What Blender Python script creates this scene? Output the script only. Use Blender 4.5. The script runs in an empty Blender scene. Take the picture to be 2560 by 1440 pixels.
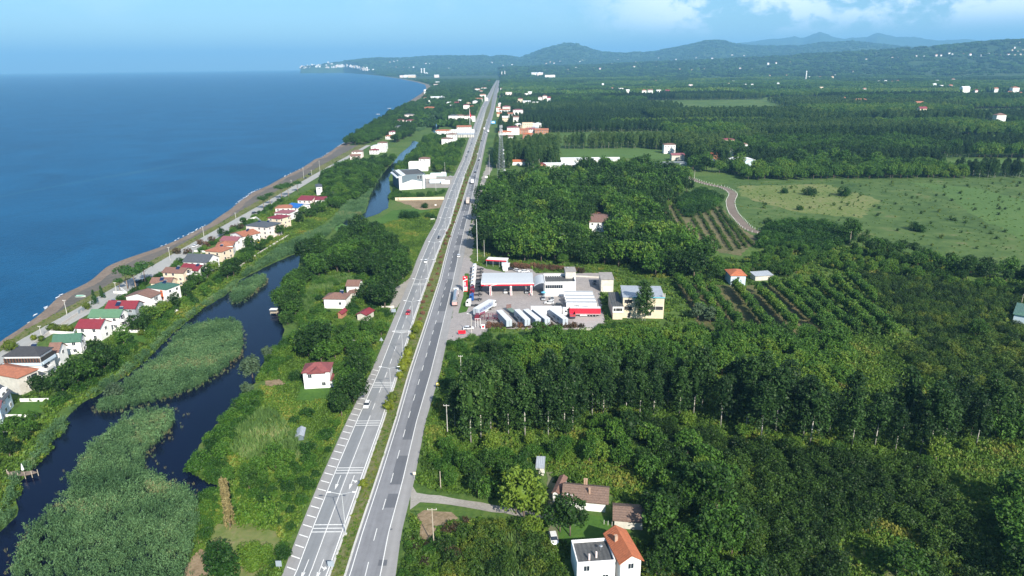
import bpy, math, random
import numpy as np
from mathutils import Vector, Matrix
from math import sin, cos, tan, radians, pi, sqrt, atan2, exp
random.seed(7); rng = np.random.default_rng(11)
S = bpy.context.scene; COL = S.collection
# ---------------------------------------------------------------- camera, sky, sun, exposure
CAM_H = 107.0; FPX = 1710.0; PITCH = atan2(561.0, FPX); ROLL = radians(0.6); RE = 7.4e6
cam = bpy.data.objects.new('camera', bpy.data.cameras.new('camera')); COL.objects.link(cam)
cam.data.sensor_width = 36.0; cam.data.lens = 36.0*FPX/2560.0
cam.data.clip_start = 1.0; cam.data.clip_end = 120000.0
cam.matrix_world = Matrix.Translation((0, 0, CAM_H)) @ Matrix.Rotation(pi/2-PITCH, 4, 'X') @ Matrix.Rotation(-ROLL, 4, 'Z')
S.camera = cam
SUN_EL = radians(34.5); SUN_DIR = Vector((0.415, -0.91, 0)).normalized()      # horizontal direction towards the sun
def sun_light():
    l = bpy.data.lights.new('sun', 'SUN'); l.energy = 4.9; l.angle = radians(0.5); l.color = (1.0, 0.94, 0.83)
    o = bpy.data.objects.new('sun', l); COL.objects.link(o)
    d = Vector((SUN_DIR.x*cos(SUN_EL), SUN_DIR.y*cos(SUN_EL), sin(SUN_EL)))
    o.rotation_euler = d.to_track_quat('Z', 'Y').to_euler(); o.location = (0, 0, 300)
sun_light()
W = bpy.data.worlds.new('World'); S.world = W; W.use_nodes = True
def make_sky():
    nt = W.node_tree; nt.nodes.clear(); N = nt.nodes.new; L = nt.links.new
    out = N('ShaderNodeOutputWorld'); bg = N('ShaderNodeBackground'); bg.inputs[1].default_value = 0.078
    sky = N('ShaderNodeTexSky'); sky.sky_type = 'NISHITA'; sky.sun_disc = False
    sky.sun_elevation = SUN_EL; sky.sun_rotation = atan2(SUN_DIR.x, SUN_DIR.y)
    sky.air_density = 1.0; sky.dust_density = 0.0; sky.ozone_density = 5.0; sky.altitude = 100
    tc = N('ShaderNodeTexCoord'); sep = N('ShaderNodeSeparateXYZ'); L(tc.outputs['Generated'], sep.inputs[0])
    mp = N('ShaderNodeMapping'); mp.inputs['Scale'].default_value = (1, 1, 1.7); L(tc.outputs['Generated'], mp.inputs[0])
    def noise(scale, detail, rough, dist=0.0):
        n = N('ShaderNodeTexNoise'); n.inputs['Scale'].default_value = scale; n.inputs['Detail'].default_value = detail
        n.inputs['Roughness'].default_value = rough; n.inputs['Distortion'].default_value = dist; L(mp.outputs[0], n.inputs['Vector']); return n
    def mrange(src, a, b, c=0.0, d=1.0):
        m = N('ShaderNodeMapRange'); m.interpolation_type = 'SMOOTHSTEP'
        for i, v in zip((1, 2, 3, 4), (a, b, c, d)): m.inputs[i].default_value = v
        L(src, m.inputs[0]); return m.outputs[0]
    def mul(a, b, op='MULTIPLY'):
        m = N('ShaderNodeMath'); m.operation = op
        for i, v in enumerate((a, b)):
            if isinstance(v, (int, float)): m.inputs[i].default_value = v
            else: L(v, m.inputs[i])
        return m.outputs[0]
    big = noise(9.0, 3.0, 0.5); puff = noise(26.0, 9.0, 0.62, 0.3)
    dens = mul(mul(big.outputs[0], 0.8), mul(puff.outputs[0], 0.75), 'ADD')
    clouds = mrange(dens, 0.685, 0.84)
    side = mrange(sep.outputs[0], 0.06, 0.24); up = mrange(sep.outputs[2], 0.024, 0.058)
    m1 = mul(mul(clouds, side), up)
    wisp = mul(mul(mrange(big.outputs[0], 0.45, 0.7), mrange(sep.outputs[2], 0.02, 0.07)), 0.09)
    tot = mul(mul(m1, 0.75), wisp, 'ADD')
    mix = N('ShaderNodeMix'); mix.data_type = 'RGBA'; L(tot, mix.inputs[0]); L(sky.outputs[0], mix.inputs[6])
    mix.inputs[7].default_value = (16.5, 14.5, 15.5, 1)
    hs = N('ShaderNodeMix'); hs.data_type = 'RGBA'; hs.blend_type = 'MULTIPLY'; hs.inputs[0].default_value = 1.0; L(mix.outputs[2], hs.inputs[6]); hs.inputs[7].default_value = (0.78, 0.93, 0.96, 1); L(hs.outputs[2], bg.inputs[0]); L(bg.outputs[0], out.inputs[0])
make_sky()
S.view_settings.view_transform = 'Standard'; S.view_settings.look = 'None'; S.view_settings.exposure = 0.82; S.view_settings.gamma = 1.0
S.render.engine = 'CYCLES'
cy = S.cycles; cy.max_bounces = 5; cy.diffuse_bounces = 2; cy.glossy_bounces = 2; cy.transmission_bounces = 3; cy.volume_bounces = 0; cy.transparent_max_bounces = 6
cy.use_denoising = True; cy.caustics_reflective = False; cy.caustics_refractive = False
try: cy.denoiser = 'OPENIMAGEDENOISE'
except Exception: pass
# ---------------------------------------------------------------- photo pixel -> place on the (curved) ground
def ray(px, py):
    u = px-1280.0; v = py-720.0
    u, v = (u*cos(ROLL)-v*sin(ROLL))/FPX, (u*sin(ROLL)+v*cos(ROLL))/FPX
    return u, cos(PITCH)-v*sin(PITCH), -sin(PITCH)-v*cos(PITCH)
def G(x, y): return -(x*x+y*y)/(2*RE)
def P(px, py, z=0.0):
    dx, dy, dz = ray(px, py); h = CAM_H-z; A = (dx*dx+dy*dy)/(2*RE); disc = dz*dz-4*A*h
    t = (-dz-sqrt(disc))/(2*A) if disc > 0 else sqrt(h/A)
    x, y = dx*t, dy*t
    return Vector((x, y, G(x, y)+z))
def zat(bx, by, ty):
    b = P(bx, by); lo, hi = 0.0, 100.0
    for _ in range(40):
        m = (lo+hi)/2
        if P(bx, ty, m).y > b.y: lo = m
        else: hi = m
    return (lo+hi)/2
def xyl(pts): return [tuple(P(*p)[:2]) for p in pts]
# ---------------------------------------------------------------- materials
MATS = {}
def nodes(name):
    m = bpy.data.materials.new(name); m.use_nodes = True; nt = m.node_tree
    return m, nt, nt.nodes['Principled BSDF']
def mat(name, col, rough=0.7, var=0.15, scale=1.5, metal=0.0, bump=0.0, spec=None, coat=0.0, detail=4.0, col2=None, stretch=None, bands=None):
    """plain coloured material with noise mottling, optional parallel ribs (bands = period in metres, axis)"""
    if name in MATS: return MATS[name]
    m, nt, b = nodes(name); N = nt.nodes.new; L = nt.links.new
    b.inputs['Roughness'].default_value = rough; b.inputs['Metallic'].default_value = metal
    if spec is not None: b.inputs['Specular IOR Level'].default_value = spec
    if coat: b.inputs['Coat Weight'].default_value = coat
    tc = N('ShaderNodeTexCoord'); src = tc.outputs['Object']
    if stretch:
        mp = N('ShaderNodeMapping'); mp.inputs['Scale'].default_value = stretch; L(src, mp.inputs[0]); src = mp.outputs[0]
    n = N('ShaderNodeTexNoise'); n.inputs['Scale'].default_value = scale; n.inputs['Detail'].default_value = detail; n.inputs['Roughness'].default_value = 0.65
    L(src, n.inputs['Vector'])
    r = N('ShaderNodeValToRGB'); c = Vector(col[:3]); d = Vector(col2[:3]) if col2 else None
    r.color_ramp.elements[0].position = 0.3; r.color_ramp.elements[1].position = 0.7
    r.color_ramp.elements[0].color = (*(c*(1-var)), 1); r.color_ramp.elements[1].color = (*((d if d else c*(1+var))), 1)
    L(n.outputs[0], r.inputs[0]); colout = r.outputs[0]
    if bands:
        per, axis = bands
        sp = N('ShaderNodeSeparateXYZ'); L(tc.outputs['Object'], sp.inputs[0])
        mm = N('ShaderNodeMath'); mm.operation = 'MULTIPLY'; mm.inputs[1].default_value = 2*pi/per; L(sp.outputs[axis], mm.inputs[0])
        sn = N('ShaderNodeMath'); sn.operation = 'SINE'; L(mm.outputs[0], sn.inputs[0])
        bm = N('ShaderNodeBump'); bm.inputs['Strength'].default_value = 0.35; bm.inputs['Distance'].default_value = per*0.15; L(sn.outputs[0], bm.inputs['Height']); L(bm.outputs[0], b.inputs['Normal'])
    elif bump:
        bm = N('ShaderNodeBump'); bm.inputs['Strength'].default_value = bump; bm.inputs['Distance'].default_value = 0.2; L(n.outputs[0], bm.inputs['Height']); L(bm.outputs[0], b.inputs['Normal'])
    L(colout, b.inputs['Base Color']); MATS[name] = m; return m
def foliage(name, dark, light, third=None, trans=0.25, rough=0.55):
    """leaf material: hue by the plant's own tint, shade by the leaf clump"""
    m, nt, b = nodes(name); N = nt.nodes.new; L = nt.links.new
    at = N('ShaderNodeAttribute'); at.attribute_type = 'INSTANCER'; at.attribute_name = 'tint'
    lf = N('ShaderNodeAttribute'); lf.attribute_type = 'GEOMETRY'; lf.attribute_name = 'lf'
    gp = N('ShaderNodeNewGeometry'); pn = N('ShaderNodeTexNoise'); pn.inputs['Scale'].default_value = 0.035; pn.inputs['Detail'].default_value = 3; L(gp.outputs['Position'], pn.inputs['Vector'])
    pm = N('ShaderNodeMath'); pm.operation = 'MULTIPLY_ADD'; pm.inputs[1].default_value = 1.3; pm.inputs[2].default_value = -0.65; L(pn.outputs[0], pm.inputs[0]); ps = N('ShaderNodeMath'); ps.operation = 'ADD'; L(pm.outputs[0], ps.inputs[0])
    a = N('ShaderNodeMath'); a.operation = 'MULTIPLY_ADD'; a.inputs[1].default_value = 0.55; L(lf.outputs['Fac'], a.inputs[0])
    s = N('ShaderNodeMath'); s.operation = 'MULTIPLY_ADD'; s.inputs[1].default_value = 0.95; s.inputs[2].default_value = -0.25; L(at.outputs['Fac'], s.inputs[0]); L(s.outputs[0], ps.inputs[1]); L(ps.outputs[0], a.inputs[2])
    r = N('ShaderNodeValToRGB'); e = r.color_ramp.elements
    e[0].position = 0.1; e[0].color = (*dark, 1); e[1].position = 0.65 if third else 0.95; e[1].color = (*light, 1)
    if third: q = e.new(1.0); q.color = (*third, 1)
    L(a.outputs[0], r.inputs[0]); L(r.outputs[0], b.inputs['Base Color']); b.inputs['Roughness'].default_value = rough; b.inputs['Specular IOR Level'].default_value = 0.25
    t = N('ShaderNodeBsdfTranslucent'); L(r.outputs[0], t.inputs[0]); mx = N('ShaderNodeMixShader'); mx.inputs[0].default_value = trans
    L(b.outputs[0], mx.inputs[1]); L(t.outputs[0], mx.inputs[2]); L(mx.outputs[0], nt.nodes['Material Output'].inputs[0])
    MATS[name] = m; return m
# ---------------------------------------------------------------- mesh builder
class MB:
    def __init__(s): s.v = []; s.f = []; s.m = []
    def quad(s, a, b, c, d, mi=0):
        i = len(s.v); s.v += [tuple(a), tuple(b), tuple(c), tuple(d)]; s.f.append((i, i+1, i+2, i+3)); s.m.append(mi)
    def poly(s, pts, mi=0):
        i = len(s.v); s.v += [tuple(p) for p in pts]; s.f.append(tuple(range(i, i+len(pts)))); s.m.append(mi)
    def box(s, c, d, mi=0, rz=0.0, taper=1.0):
        i = len(s.v); x, y, z = d[0]/2, d[1]/2, d[2]/2; cr, sr = cos(rz), sin(rz)
        for sz in (-1, 1):
            k = taper if sz > 0 else 1.0
            for sx, sy in ((-1, -1), (1, -1), (1, 1), (-1, 1)):
                px, py = sx*x*k, sy*y*k; s.v.append((c[0]+px*cr-py*sr, c[1]+px*sr+py*cr, c[2]+sz*z))
        for q in ((0, 3, 2, 1), (4, 5, 6, 7), (0, 1, 5, 4), (1, 2, 6, 5), (2, 3, 7, 6), (3, 0, 4, 7)):
            s.f.append(tuple(i+k for k in q)); s.m.append(mi)
        return s
    def prism(s, pts, z0, z1, mi=0, top=True, bottom=True):
        """vertical prism over an xy outline (counter-clockwise)"""
        n = len(pts); i = len(s.v)
        s.v += [(p[0], p[1], z0) for p in pts]+[(p[0], p[1], z1) for p in pts]
        for k in range(n): s.f.append((i+k, i+(k+1) % n, i+n+(k+1) % n, i+n+k)); s.m.append(mi)
        if top: s.f.append(tuple(i+n+k for k in range(n))); s.m.append(mi)
        if bottom: s.f.append(tuple(i+k for k in reversed(range(n)))); s.m.append(mi)
        return s
    def extr(s, prof, a, b, axis='y', mi=0):
        """a profile in (u, z) extruded along an axis from a to b"""
        n = len(prof); i = len(s.v)
        for t in (a, b):
            for u, z in prof: s.v.append((u, t, z) if axis == 'y' else (t, u, z))
        for k in range(n): s.f.append((i+k, i+(k+1) % n, i+n+(k+1) % n, i+n+k)); s.m.append(mi)
        s.f.append(tuple(i+k for k in reversed(range(n)))); s.m.append(mi); s.f.append(tuple(i+n+k for k in range(n))); s.m.append(mi)
        return s
    def tube(s, a, b, r0, r1=None, n=8, mi=0):
        a = Vector(a); b = Vector(b); r1 = r0 if r1 is None else r1; d = (b-a).normalized()
        u = d.orthogonal().normalized(); w = d.cross(u); i = len(s.v)
        for p, r in ((a, r0), (b, r1)):
            for k in range(n): t = 2*pi*k/n; s.v.append(tuple(p+(u*cos(t)+w*sin(t))*r))
        for k in range(n): s.f.append((i+k, i+(k+1) % n, i+n+(k+1) % n, i+n+k)); s.m.append(mi)
        s.f.append(tuple(i+k for k in reversed(range(n)))); s.m.append(mi); s.f.append(tuple(i+n+k for k in range(n))); s.m.append(mi)
        return s
    def ball(s, c, r, sz=1.0, n=10, mi=0, jit=0.0):
        i = len(s.v); rows = n//2
        for a in range(rows+1):
            for k in range(n):
                p = pi*a/rows; t = 2*pi*k/n; j = 1+random.uniform(-jit, jit)
                s.v.append((c[0]+r*sin(p)*cos(t)*j, c[1]+r*sin(p)*sin(t)*j, c[2]+r*cos(p)*sz*j))
        for a in range(rows):
            for k in range(n): s.f.append((i+a*n+k, i+(a+1)*n+k, i+(a+1)*n+(k+1) % n, i+a*n+(k+1) % n)); s.m.append(mi)
        return s
    def mesh(s, name, mats, smooth=False):
        me = bpy.data.meshes.new(name); me.from_pydata(s.v, [], s.f)
        for m in (mats if isinstance(mats, (list, tuple)) else [mats]): me.materials.append(m)
        if any(s.m): me.polygons.foreach_set('material_index', s.m)
        if smooth: me.polygons.foreach_set('use_smooth', [True]*len(me.polygons))
        me.update(); return me
    def build(s, name, mats, parent=None, loc=(0, 0, 0), rz=0.0, smooth=False): return link(name, s.mesh(name, mats, smooth), parent, loc, rz)
def link(name, data, parent=None, loc=(0, 0, 0), rz=0.0):
    o = bpy.data.objects.new(name, data); COL.objects.link(o); o.location = loc; o.rotation_euler = (0, 0, rz); o.parent = parent; return o
def tag(o, label, cat, group=None, kind=None):
    if label: o['label'] = label
    if cat: o['category'] = cat
    if group: o['group'] = group
    if kind: o['kind'] = kind
    return o
def thing(name, label, cat, loc, rz=0.0, group=None):
    return tag(link(name, None, None, loc, rz), label, cat, group)
KIDS = {}
def kids(o):
    return [c for c in COL.objects if c.parent == o]
def dup(root, loc, rz=0.0, label=None, group=None, scale=None, mats=None):
    """copy of a thing with its parts and sub-parts"""
    ck = KIDS.get(root.name)
    if ck is None: ck = KIDS[root.name] = [(c, kids(c)) for c in kids(root)]
    r = root.copy(); COL.objects.link(r); r.location = loc; r.rotation_euler = (0, 0, rz)
    if label: r['label'] = label
    if group: r['group'] = group
    if scale: r.scale = (scale,)*3 if isinstance(scale, (int, float)) else scale
    for c, gs in ck:
        d = c.copy(); COL.objects.link(d); d.parent = r
        for g in gs: e = g.copy(); COL.objects.link(e); e.parent = d
    return r
def mesh_np(name, verts, faces, mats, lf=None, smooth=False):
    """fast mesh from numpy arrays, faces all of the same size"""
    me = bpy.data.meshes.new(name); nf, k = faces.shape
    me.vertices.add(len(verts)); me.vertices.foreach_set('co', verts.astype(np.float32).ravel())
    me.loops.add(nf*k); me.loops.foreach_set('vertex_index', faces.astype(np.int32).ravel())
    me.polygons.add(nf); me.polygons.foreach_set('loop_start', np.arange(0, nf*k, k, dtype=np.int32)); me.polygons.foreach_set('loop_total', np.full(nf, k, dtype=np.int32))
    for m in (mats if isinstance(mats, (list, tuple)) else [mats]): me.materials.append(m)
    if smooth: me.polygons.foreach_set('use_smooth', np.ones(nf, dtype=bool))
    me.update(calc_edges=True)
    if lf is not None: a = me.attributes.new('lf', 'FLOAT', 'FACE'); a.data.foreach_set('value', lf.astype(np.float32))
    return me
def inside(pts, poly):
    x, y = pts[:, 0], pts[:, 1]; r = np.zeros(len(pts), bool); n = len(poly)
    for i in range(n):
        x1, y1 = poly[i]; x2, y2 = poly[(i+1) % n]
        c = ((y1 > y) != (y2 > y)); 
        if y1 != y2: r ^= c & (x < (x2-x1)*(y-y1)/(y2-y1)+x1)
    return r
def rough_edge(pts, step=3.0, amp=0.8, seed=1):
    """world xy outline made uneven"""
    r = random.Random(seed); out = []
    for i in range(len(pts)):
        a = Vector(pts[i][:2]); b = Vector(pts[(i+1) % len(pts)][:2]); d = b-a; n = max(1, min(400, int(d.length/step)))
        q = Vector((-d.y, d.x)).normalized() if d.length else Vector((0, 0))
        for k in range(n): p = a+d*(k/n)+q*(r.uniform(-amp, amp) if k else r.uniform(-amp, amp)*0.5); out.append((p.x, p.y))
    return out
from mathutils.geometry import tessellate_polygon
def sheet(name, pts, z, m, kind='structure', label=None, cat=None, edge=0.8, step=3.0):
    """flat ground sheet over a world xy outline"""
    pts = rough_edge(pts, step, edge, len(name)+len(pts)) if edge else pts
    co = [Vector((p[0], p[1], G(p[0], p[1])+z)) for p in pts]
    tris = tessellate_polygon([[Vector((c.x, c.y, 0)) for c in co]])
    me = bpy.data.meshes.new(name); fs = []
    for t in tris:
        a, b, c = (co[i] for i in t)
        fs.append(t if (b-a).to_2d().cross((c-a).to_2d()) > 0 else (t[0], t[2], t[1]))
    me.from_pydata([tuple(c) for c in co], [], fs); me.materials.append(m); me.update()
    return tag(link(name, me), label, cat, None, kind)
# ---------------------------------------------------------------- ground materials
def ground_mat(name, cols, scales=(0.02, 0.35), rough=0.95, bump=0.0, dist=0.3):
    """soil / grass mix: broad patches and fine mottling, from world position"""
    m, nt, b = nodes(name); N = nt.nodes.new; L = nt.links.new; b.inputs['Roughness'].default_value = rough; b.inputs['Specular IOR Level'].default_value = 0.15
    g = N('ShaderNodeNewGeometry')
    def nz(s, d):
        n = N('ShaderNodeTexNoise'); n.inputs['Scale'].default_value = s; n.inputs['Detail'].default_value = d; n.inputs['Roughness'].default_value = 0.62; n.inputs['Distortion'].default_value = 0.4
        L(g.outputs['Position'], n.inputs['Vector']); return n
    a = nz(scales[0], 5); c = nz(scales[1], 6)
    mx = N('ShaderNodeMath'); mx.operation = 'MULTIPLY_ADD'; mx.inputs[1].default_value = 0.55; L(c.outputs[0], mx.inputs[0])
    hf = N('ShaderNodeMath'); hf.operation = 'MULTIPLY'; hf.inputs[1].default_value = 0.45; L(a.outputs[0], hf.inputs[0]); L(hf.outputs[0], mx.inputs[2])
    r = N('ShaderNodeValToRGB'); e = r.color_ramp.elements; n = len(cols)
    e[0].position = 0.34; e[0].color = (*cols[0], 1); e[1].position = 0.66; e[1].color = (*cols[-1], 1)
    for i in range(1, n-1): q = e.new(0.34+0.32*i/(n-1)); q.color = (*cols[i], 1)
    L(mx.outputs[0], r.inputs[0]); L(r.outputs[0], b.inputs['Base Color'])
    if bump:
        bm = N('ShaderNodeBump'); bm.inputs['Strength'].default_value = bump; bm.inputs['Distance'].default_value = dist; L(c.outputs[0], bm.inputs['Height']); L(bm.outputs[0], b.inputs['Normal'])
    MATS[name] = m; return m
GRASS = ground_mat('grass ground', [(0.030, 0.060, 0.015), (0.055, 0.105, 0.022), (0.085, 0.14, 0.030), (0.13, 0.135, 0.055)], (0.018, 0.5), bump=0.8)
LAWN = ground_mat('lawn', [(0.035, 0.085, 0.015), (0.055, 0.125, 0.020), (0.080, 0.155, 0.028)], (0.05, 0.9), bump=0.4)
MEADOW = ground_mat('meadow grass', [(0.028, 0.062, 0.016), (0.055, 0.100, 0.026), (0.080, 0.130, 0.035), (0.145, 0.145, 0.065)], (0.014, 0.09), bump=0.8)
YMEADOW = ground_mat('dry meadow grass', [(0.08, 0.12, 0.03), (0.11, 0.155, 0.04), (0.16, 0.18, 0.065), (0.22, 0.185, 0.10)], (0.02, 0.3), bump=0.8)
SOIL = ground_mat('bare soil', [(0.12, 0.10, 0.055), (0.20, 0.15, 0.09), (0.28, 0.21, 0.14), (0.16, 0.15, 0.06)], (0.05, 0.8), bump=0.6)
GRAVEL = ground_mat('gravel', [(0.22, 0.20, 0.18), (0.30, 0.28, 0.25), (0.36, 0.34, 0.31)], (0.08, 1.6), bump=0.3)
SAND = ground_mat('beach sand', [(0.15, 0.115, 0.085), (0.13, 0.12, 0.105), (0.24, 0.18, 0.13), (0.20, 0.17, 0.14)], (0.03, 0.4), bump=0.3)
DUCKWEED = ground_mat('floating weed', [(0.07, 0.15, 0.04), (0.085, 0.18, 0.05)], (0.05, 0.6))
FIELD = ground_mat('crop field', [(0.06, 0.11, 0.03), (0.075, 0.14, 0.035), (0.10, 0.155, 0.045)], (0.02, 0.3), bump=0.6)
FARLAND = ground_mat('distant land', [(0.018, 0.040, 0.013), (0.03, 0.06, 0.018), (0.04, 0.075, 0.022), (0.075, 0.10, 0.035)], (0.0011, 0.012), bump=1.0, dist=14.0)
def asphalt(name, base, var=0.10, streak=True):
    m, nt, b = nodes(name); N = nt.nodes.new; L = nt.links.new; b.inputs['Roughness'].default_value = 0.85; b.inputs['Specular IOR Level'].default_value = 0.3
    g = N('ShaderNodeNewGeometry'); mp = N('ShaderNodeMapping'); mp.inputs['Scale'].default_value = (0.9, 0.03, 1); L(g.outputs['Position'], mp.inputs[0])
    n = N('ShaderNodeTexNoise'); n.inputs['Scale'].default_value = 1.0; n.inputs['Detail'].default_value = 5; L(mp.outputs[0] if streak else g.outputs['Position'], n.inputs['Vector'])
    f = N('ShaderNodeTexNoise'); f.inputs['Scale'].default_value = 0.25; f.inputs['Detail'].default_value = 8; f.inputs['Roughness'].default_value = 0.7; L(g.outputs['Position'], f.inputs['Vector'])
    ad = N('ShaderNodeMath'); ad.operation = 'ADD'; L(n.outputs[0], ad.inputs[0]); L(f.outputs[0], ad.inputs[1])
    hf = N('ShaderNodeMath'); hf.operation = 'MULTIPLY'; hf.inputs[1].default_value = 0.5; L(ad.outputs[0], hf.inputs[0])
    r = N('ShaderNodeValToRGB'); c = Vector(base); r.color_ramp.elements[0].position = 0.35; r.color_ramp.elements[1].position = 0.65
    r.color_ramp.elements[0].color = (*(c*(1-var)), 1); r.color_ramp.elements[1].color = (*(c*(1+var)), 1)
    L(hf.outputs[0], r.inputs[0]); L(r.outputs[0], b.inputs['Base Color']); MATS[name] = m; return m
ROADL = asphalt('pale asphalt', (0.255, 0.258, 0.262), 0.17); ROADLANE = asphalt('worn blue grey asphalt', (0.205, 0.215, 0.225), 0.10)
ROADR = asphalt('grey asphalt', (0.200, 0.203, 0.215), 0.17); SHOULDER = asphalt('shoulder asphalt', (0.27, 0.265, 0.262), 0.12)
PATCH = asphalt('dark asphalt patch', (0.120, 0.125, 0.138), 0.12); COASTROAD = asphalt('old concrete road', (0.33, 0.33, 0.315), 0.10)
YARD = asphalt('concrete yard', (0.30, 0.275, 0.265), 0.16, False); YARD2 = asphalt('clean concrete slab', (0.37, 0.35, 0.335), 0.08, False)
PAINT = mat('road paint', (0.72, 0.72, 0.70), 0.7, 0.12, 2.0); KERB = mat('kerb concrete', (0.50, 0.49, 0.46), 0.85, 0.12, 1.0)
def water_mat(name, deep, shallow, scale, bump, rough=0.12, spread=0.06, spec=0.5):
    m, nt, b = nodes(name); N = nt.nodes.new; L = nt.links.new; b.inputs['Specular IOR Level'].default_value = spec
    b.inputs['Roughness'].default_value = rough; b.inputs['IOR'].default_value = 1.33
    g = N('ShaderNodeNewGeometry'); mp = N('ShaderNodeMapping'); mp.inputs['Scale'].default_value = (1, 0.7, 1); mp.inputs['Rotation'].default_value = (0, 0, 0.5); L(g.outputs['Position'], mp.inputs[0])
    n = N('ShaderNodeTexNoise'); n.inputs['Scale'].default_value = scale; n.inputs['Detail'].default_value = 6; n.inputs['Roughness'].default_value = 0.7; L(mp.outputs[0], n.inputs['Vector'])
    bm = N('ShaderNodeBump'); bm.inputs['Strength'].default_value = bump; bm.inputs['Distance'].default_value = 0.6; L(n.outputs[0], bm.inputs['Height']); L(bm.outputs[0], b.inputs['Normal'])
    w = N('ShaderNodeTexNoise'); w.inputs['Scale'].default_value = spread; w.inputs['Detail'].default_value = 6; w.inputs['Roughness'].default_value = 0.6; w.inputs['Distortion'].default_value = 1.0; L(g.outputs['Position'], w.inputs['Vector'])
    mx = N('ShaderNodeMath'); mx.operation = 'ADD'; L(w.outputs[0], mx.inputs[0]); L(n.outputs[0], mx.inputs[1])
    h = N('ShaderNodeMath'); h.operation = 'MULTIPLY'; h.inputs[1].default_value = 0.5; L(mx.outputs[0], h.inputs[0])
    r = N('ShaderNodeValToRGB'); r.color_ramp.elements[0].position = 0.38; r.color_ramp.elements[1].position = 0.62
    r.color_ramp.elements[0].color = (*deep, 1); r.color_ramp.elements[1].color = (*shallow, 1); L(h.outputs[0], r.inputs[0]); L(r.outputs[0], b.inputs['Base Color'])
    if rough > 0.3:                                                     # slicks of calm water drawn out by the wind
        m2 = N('ShaderNodeMapping'); m2.inputs['Scale'].default_value = (0.0007, 0.00016, 1); m2.inputs['Rotation'].default_value = (0, 0, 1.25); L(g.outputs['Position'], m2.inputs[0])
        k = N('ShaderNodeTexNoise'); k.inputs['Scale'].default_value = 1.6; k.inputs['Detail'].default_value = 5; k.inputs['Distortion'].default_value = 1.2; L(m2.outputs[0], k.inputs['Vector'])
        q = N('ShaderNodeMapRange'); q.inputs[1].default_value = 0.4965; q.inputs[2].default_value = 0.5; L(k.outputs[0], q.inputs[0]); q2 = N('ShaderNodeMapRange'); q2.inputs[1].default_value = 0.5035; q2.inputs[2].default_value = 0.5; L(k.outputs[0], q2.inputs[0])
        mm = N('ShaderNodeMath'); mm.operation = 'MULTIPLY'; L(q.outputs[0], mm.inputs[0]); L(q2.outputs[0], mm.inputs[1]); m3 = N('ShaderNodeMath'); m3.operation = 'MULTIPLY'; m3.inputs[1].default_value = 0.5; L(mm.outputs[0], m3.inputs[0])
        mc = N('ShaderNodeMix'); mc.data_type = 'RGBA'; L(m3.outputs[0], mc.inputs[0]); L(r.outputs[0], mc.inputs[6]); mc.inputs[7].default_value = (0.03, 0.12, 0.20, 1); L(mc.outputs[2], b.inputs['Base Color'])
    MATS[name] = m; return m
SEA = water_mat('sea water', (0.003, 0.050, 0.125), (0.007, 0.090, 0.205), 0.55, 0.7, 0.35, 0.012, 0.14)
POND = water_mat('lagoon water', (0.002, 0.004, 0.016), (0.003, 0.005, 0.020), 2.2, 0.08, 0.06, 0.05, 0.35)
FOAM = mat('foam', (0.75, 0.77, 0.78), 0.8, 0.2, 0.8)
# ---------------------------------------------------------------- sea, land
WL = [(-80, 925), (-30, 880), (0, 852), (50, 821), (100, 785), (135, 752), (160, 736), (190, 722), (220, 706), (250, 682), (270, 667), (312, 649), (350, 635), (400, 618), (450, 597), (482, 580), (522, 560), (552, 538), (583, 519), (603, 501), (634, 480), (674, 462), (700, 447), (760, 418), (785, 399), (802, 394), (850, 363), (880, 348), (940, 302), (985, 276), (1020, 255), (1050, 236), (1066, 223), (1063, 212), (1040, 205), (1000, 197), (950, 189.5), (900, 184.5), (860, 181.5), (820, 179.5), (780, 178), (752, 177)]
WLW = [P(x, y, -0.6) for x, y in WL]
def curved_grid(name, xs_of, ys, m, z=0.0):
    V = []; 
    for y in ys: V.append([(x, y, G(x, y)+z) for x in xs_of(y)])
    nr = len(V); nc = len(V[0]); v = np.array(V).reshape(-1, 3); i = np.arange(nr*nc).reshape(nr, nc)
    f = np.stack([i[:-1, :-1], i[:-1, 1:], i[1:, 1:], i[1:, :-1]], -1).reshape(-1, 4)
    o = link(name, mesh_np(name, v, f, m)); return tag(o, None, None, None, 'structure')
sea = curved_grid('sea', lambda y: np.linspace(-max(900, y*1.15)-300, max(400, y*1.1), 90), [float(v) for v in np.concatenate([np.linspace(60, 1000, 30), np.geomspace(1050, 46000, 110)])], SEA, -0.6)
sea['label'] = 'deep blue rippled sea along the straight beach'
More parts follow.
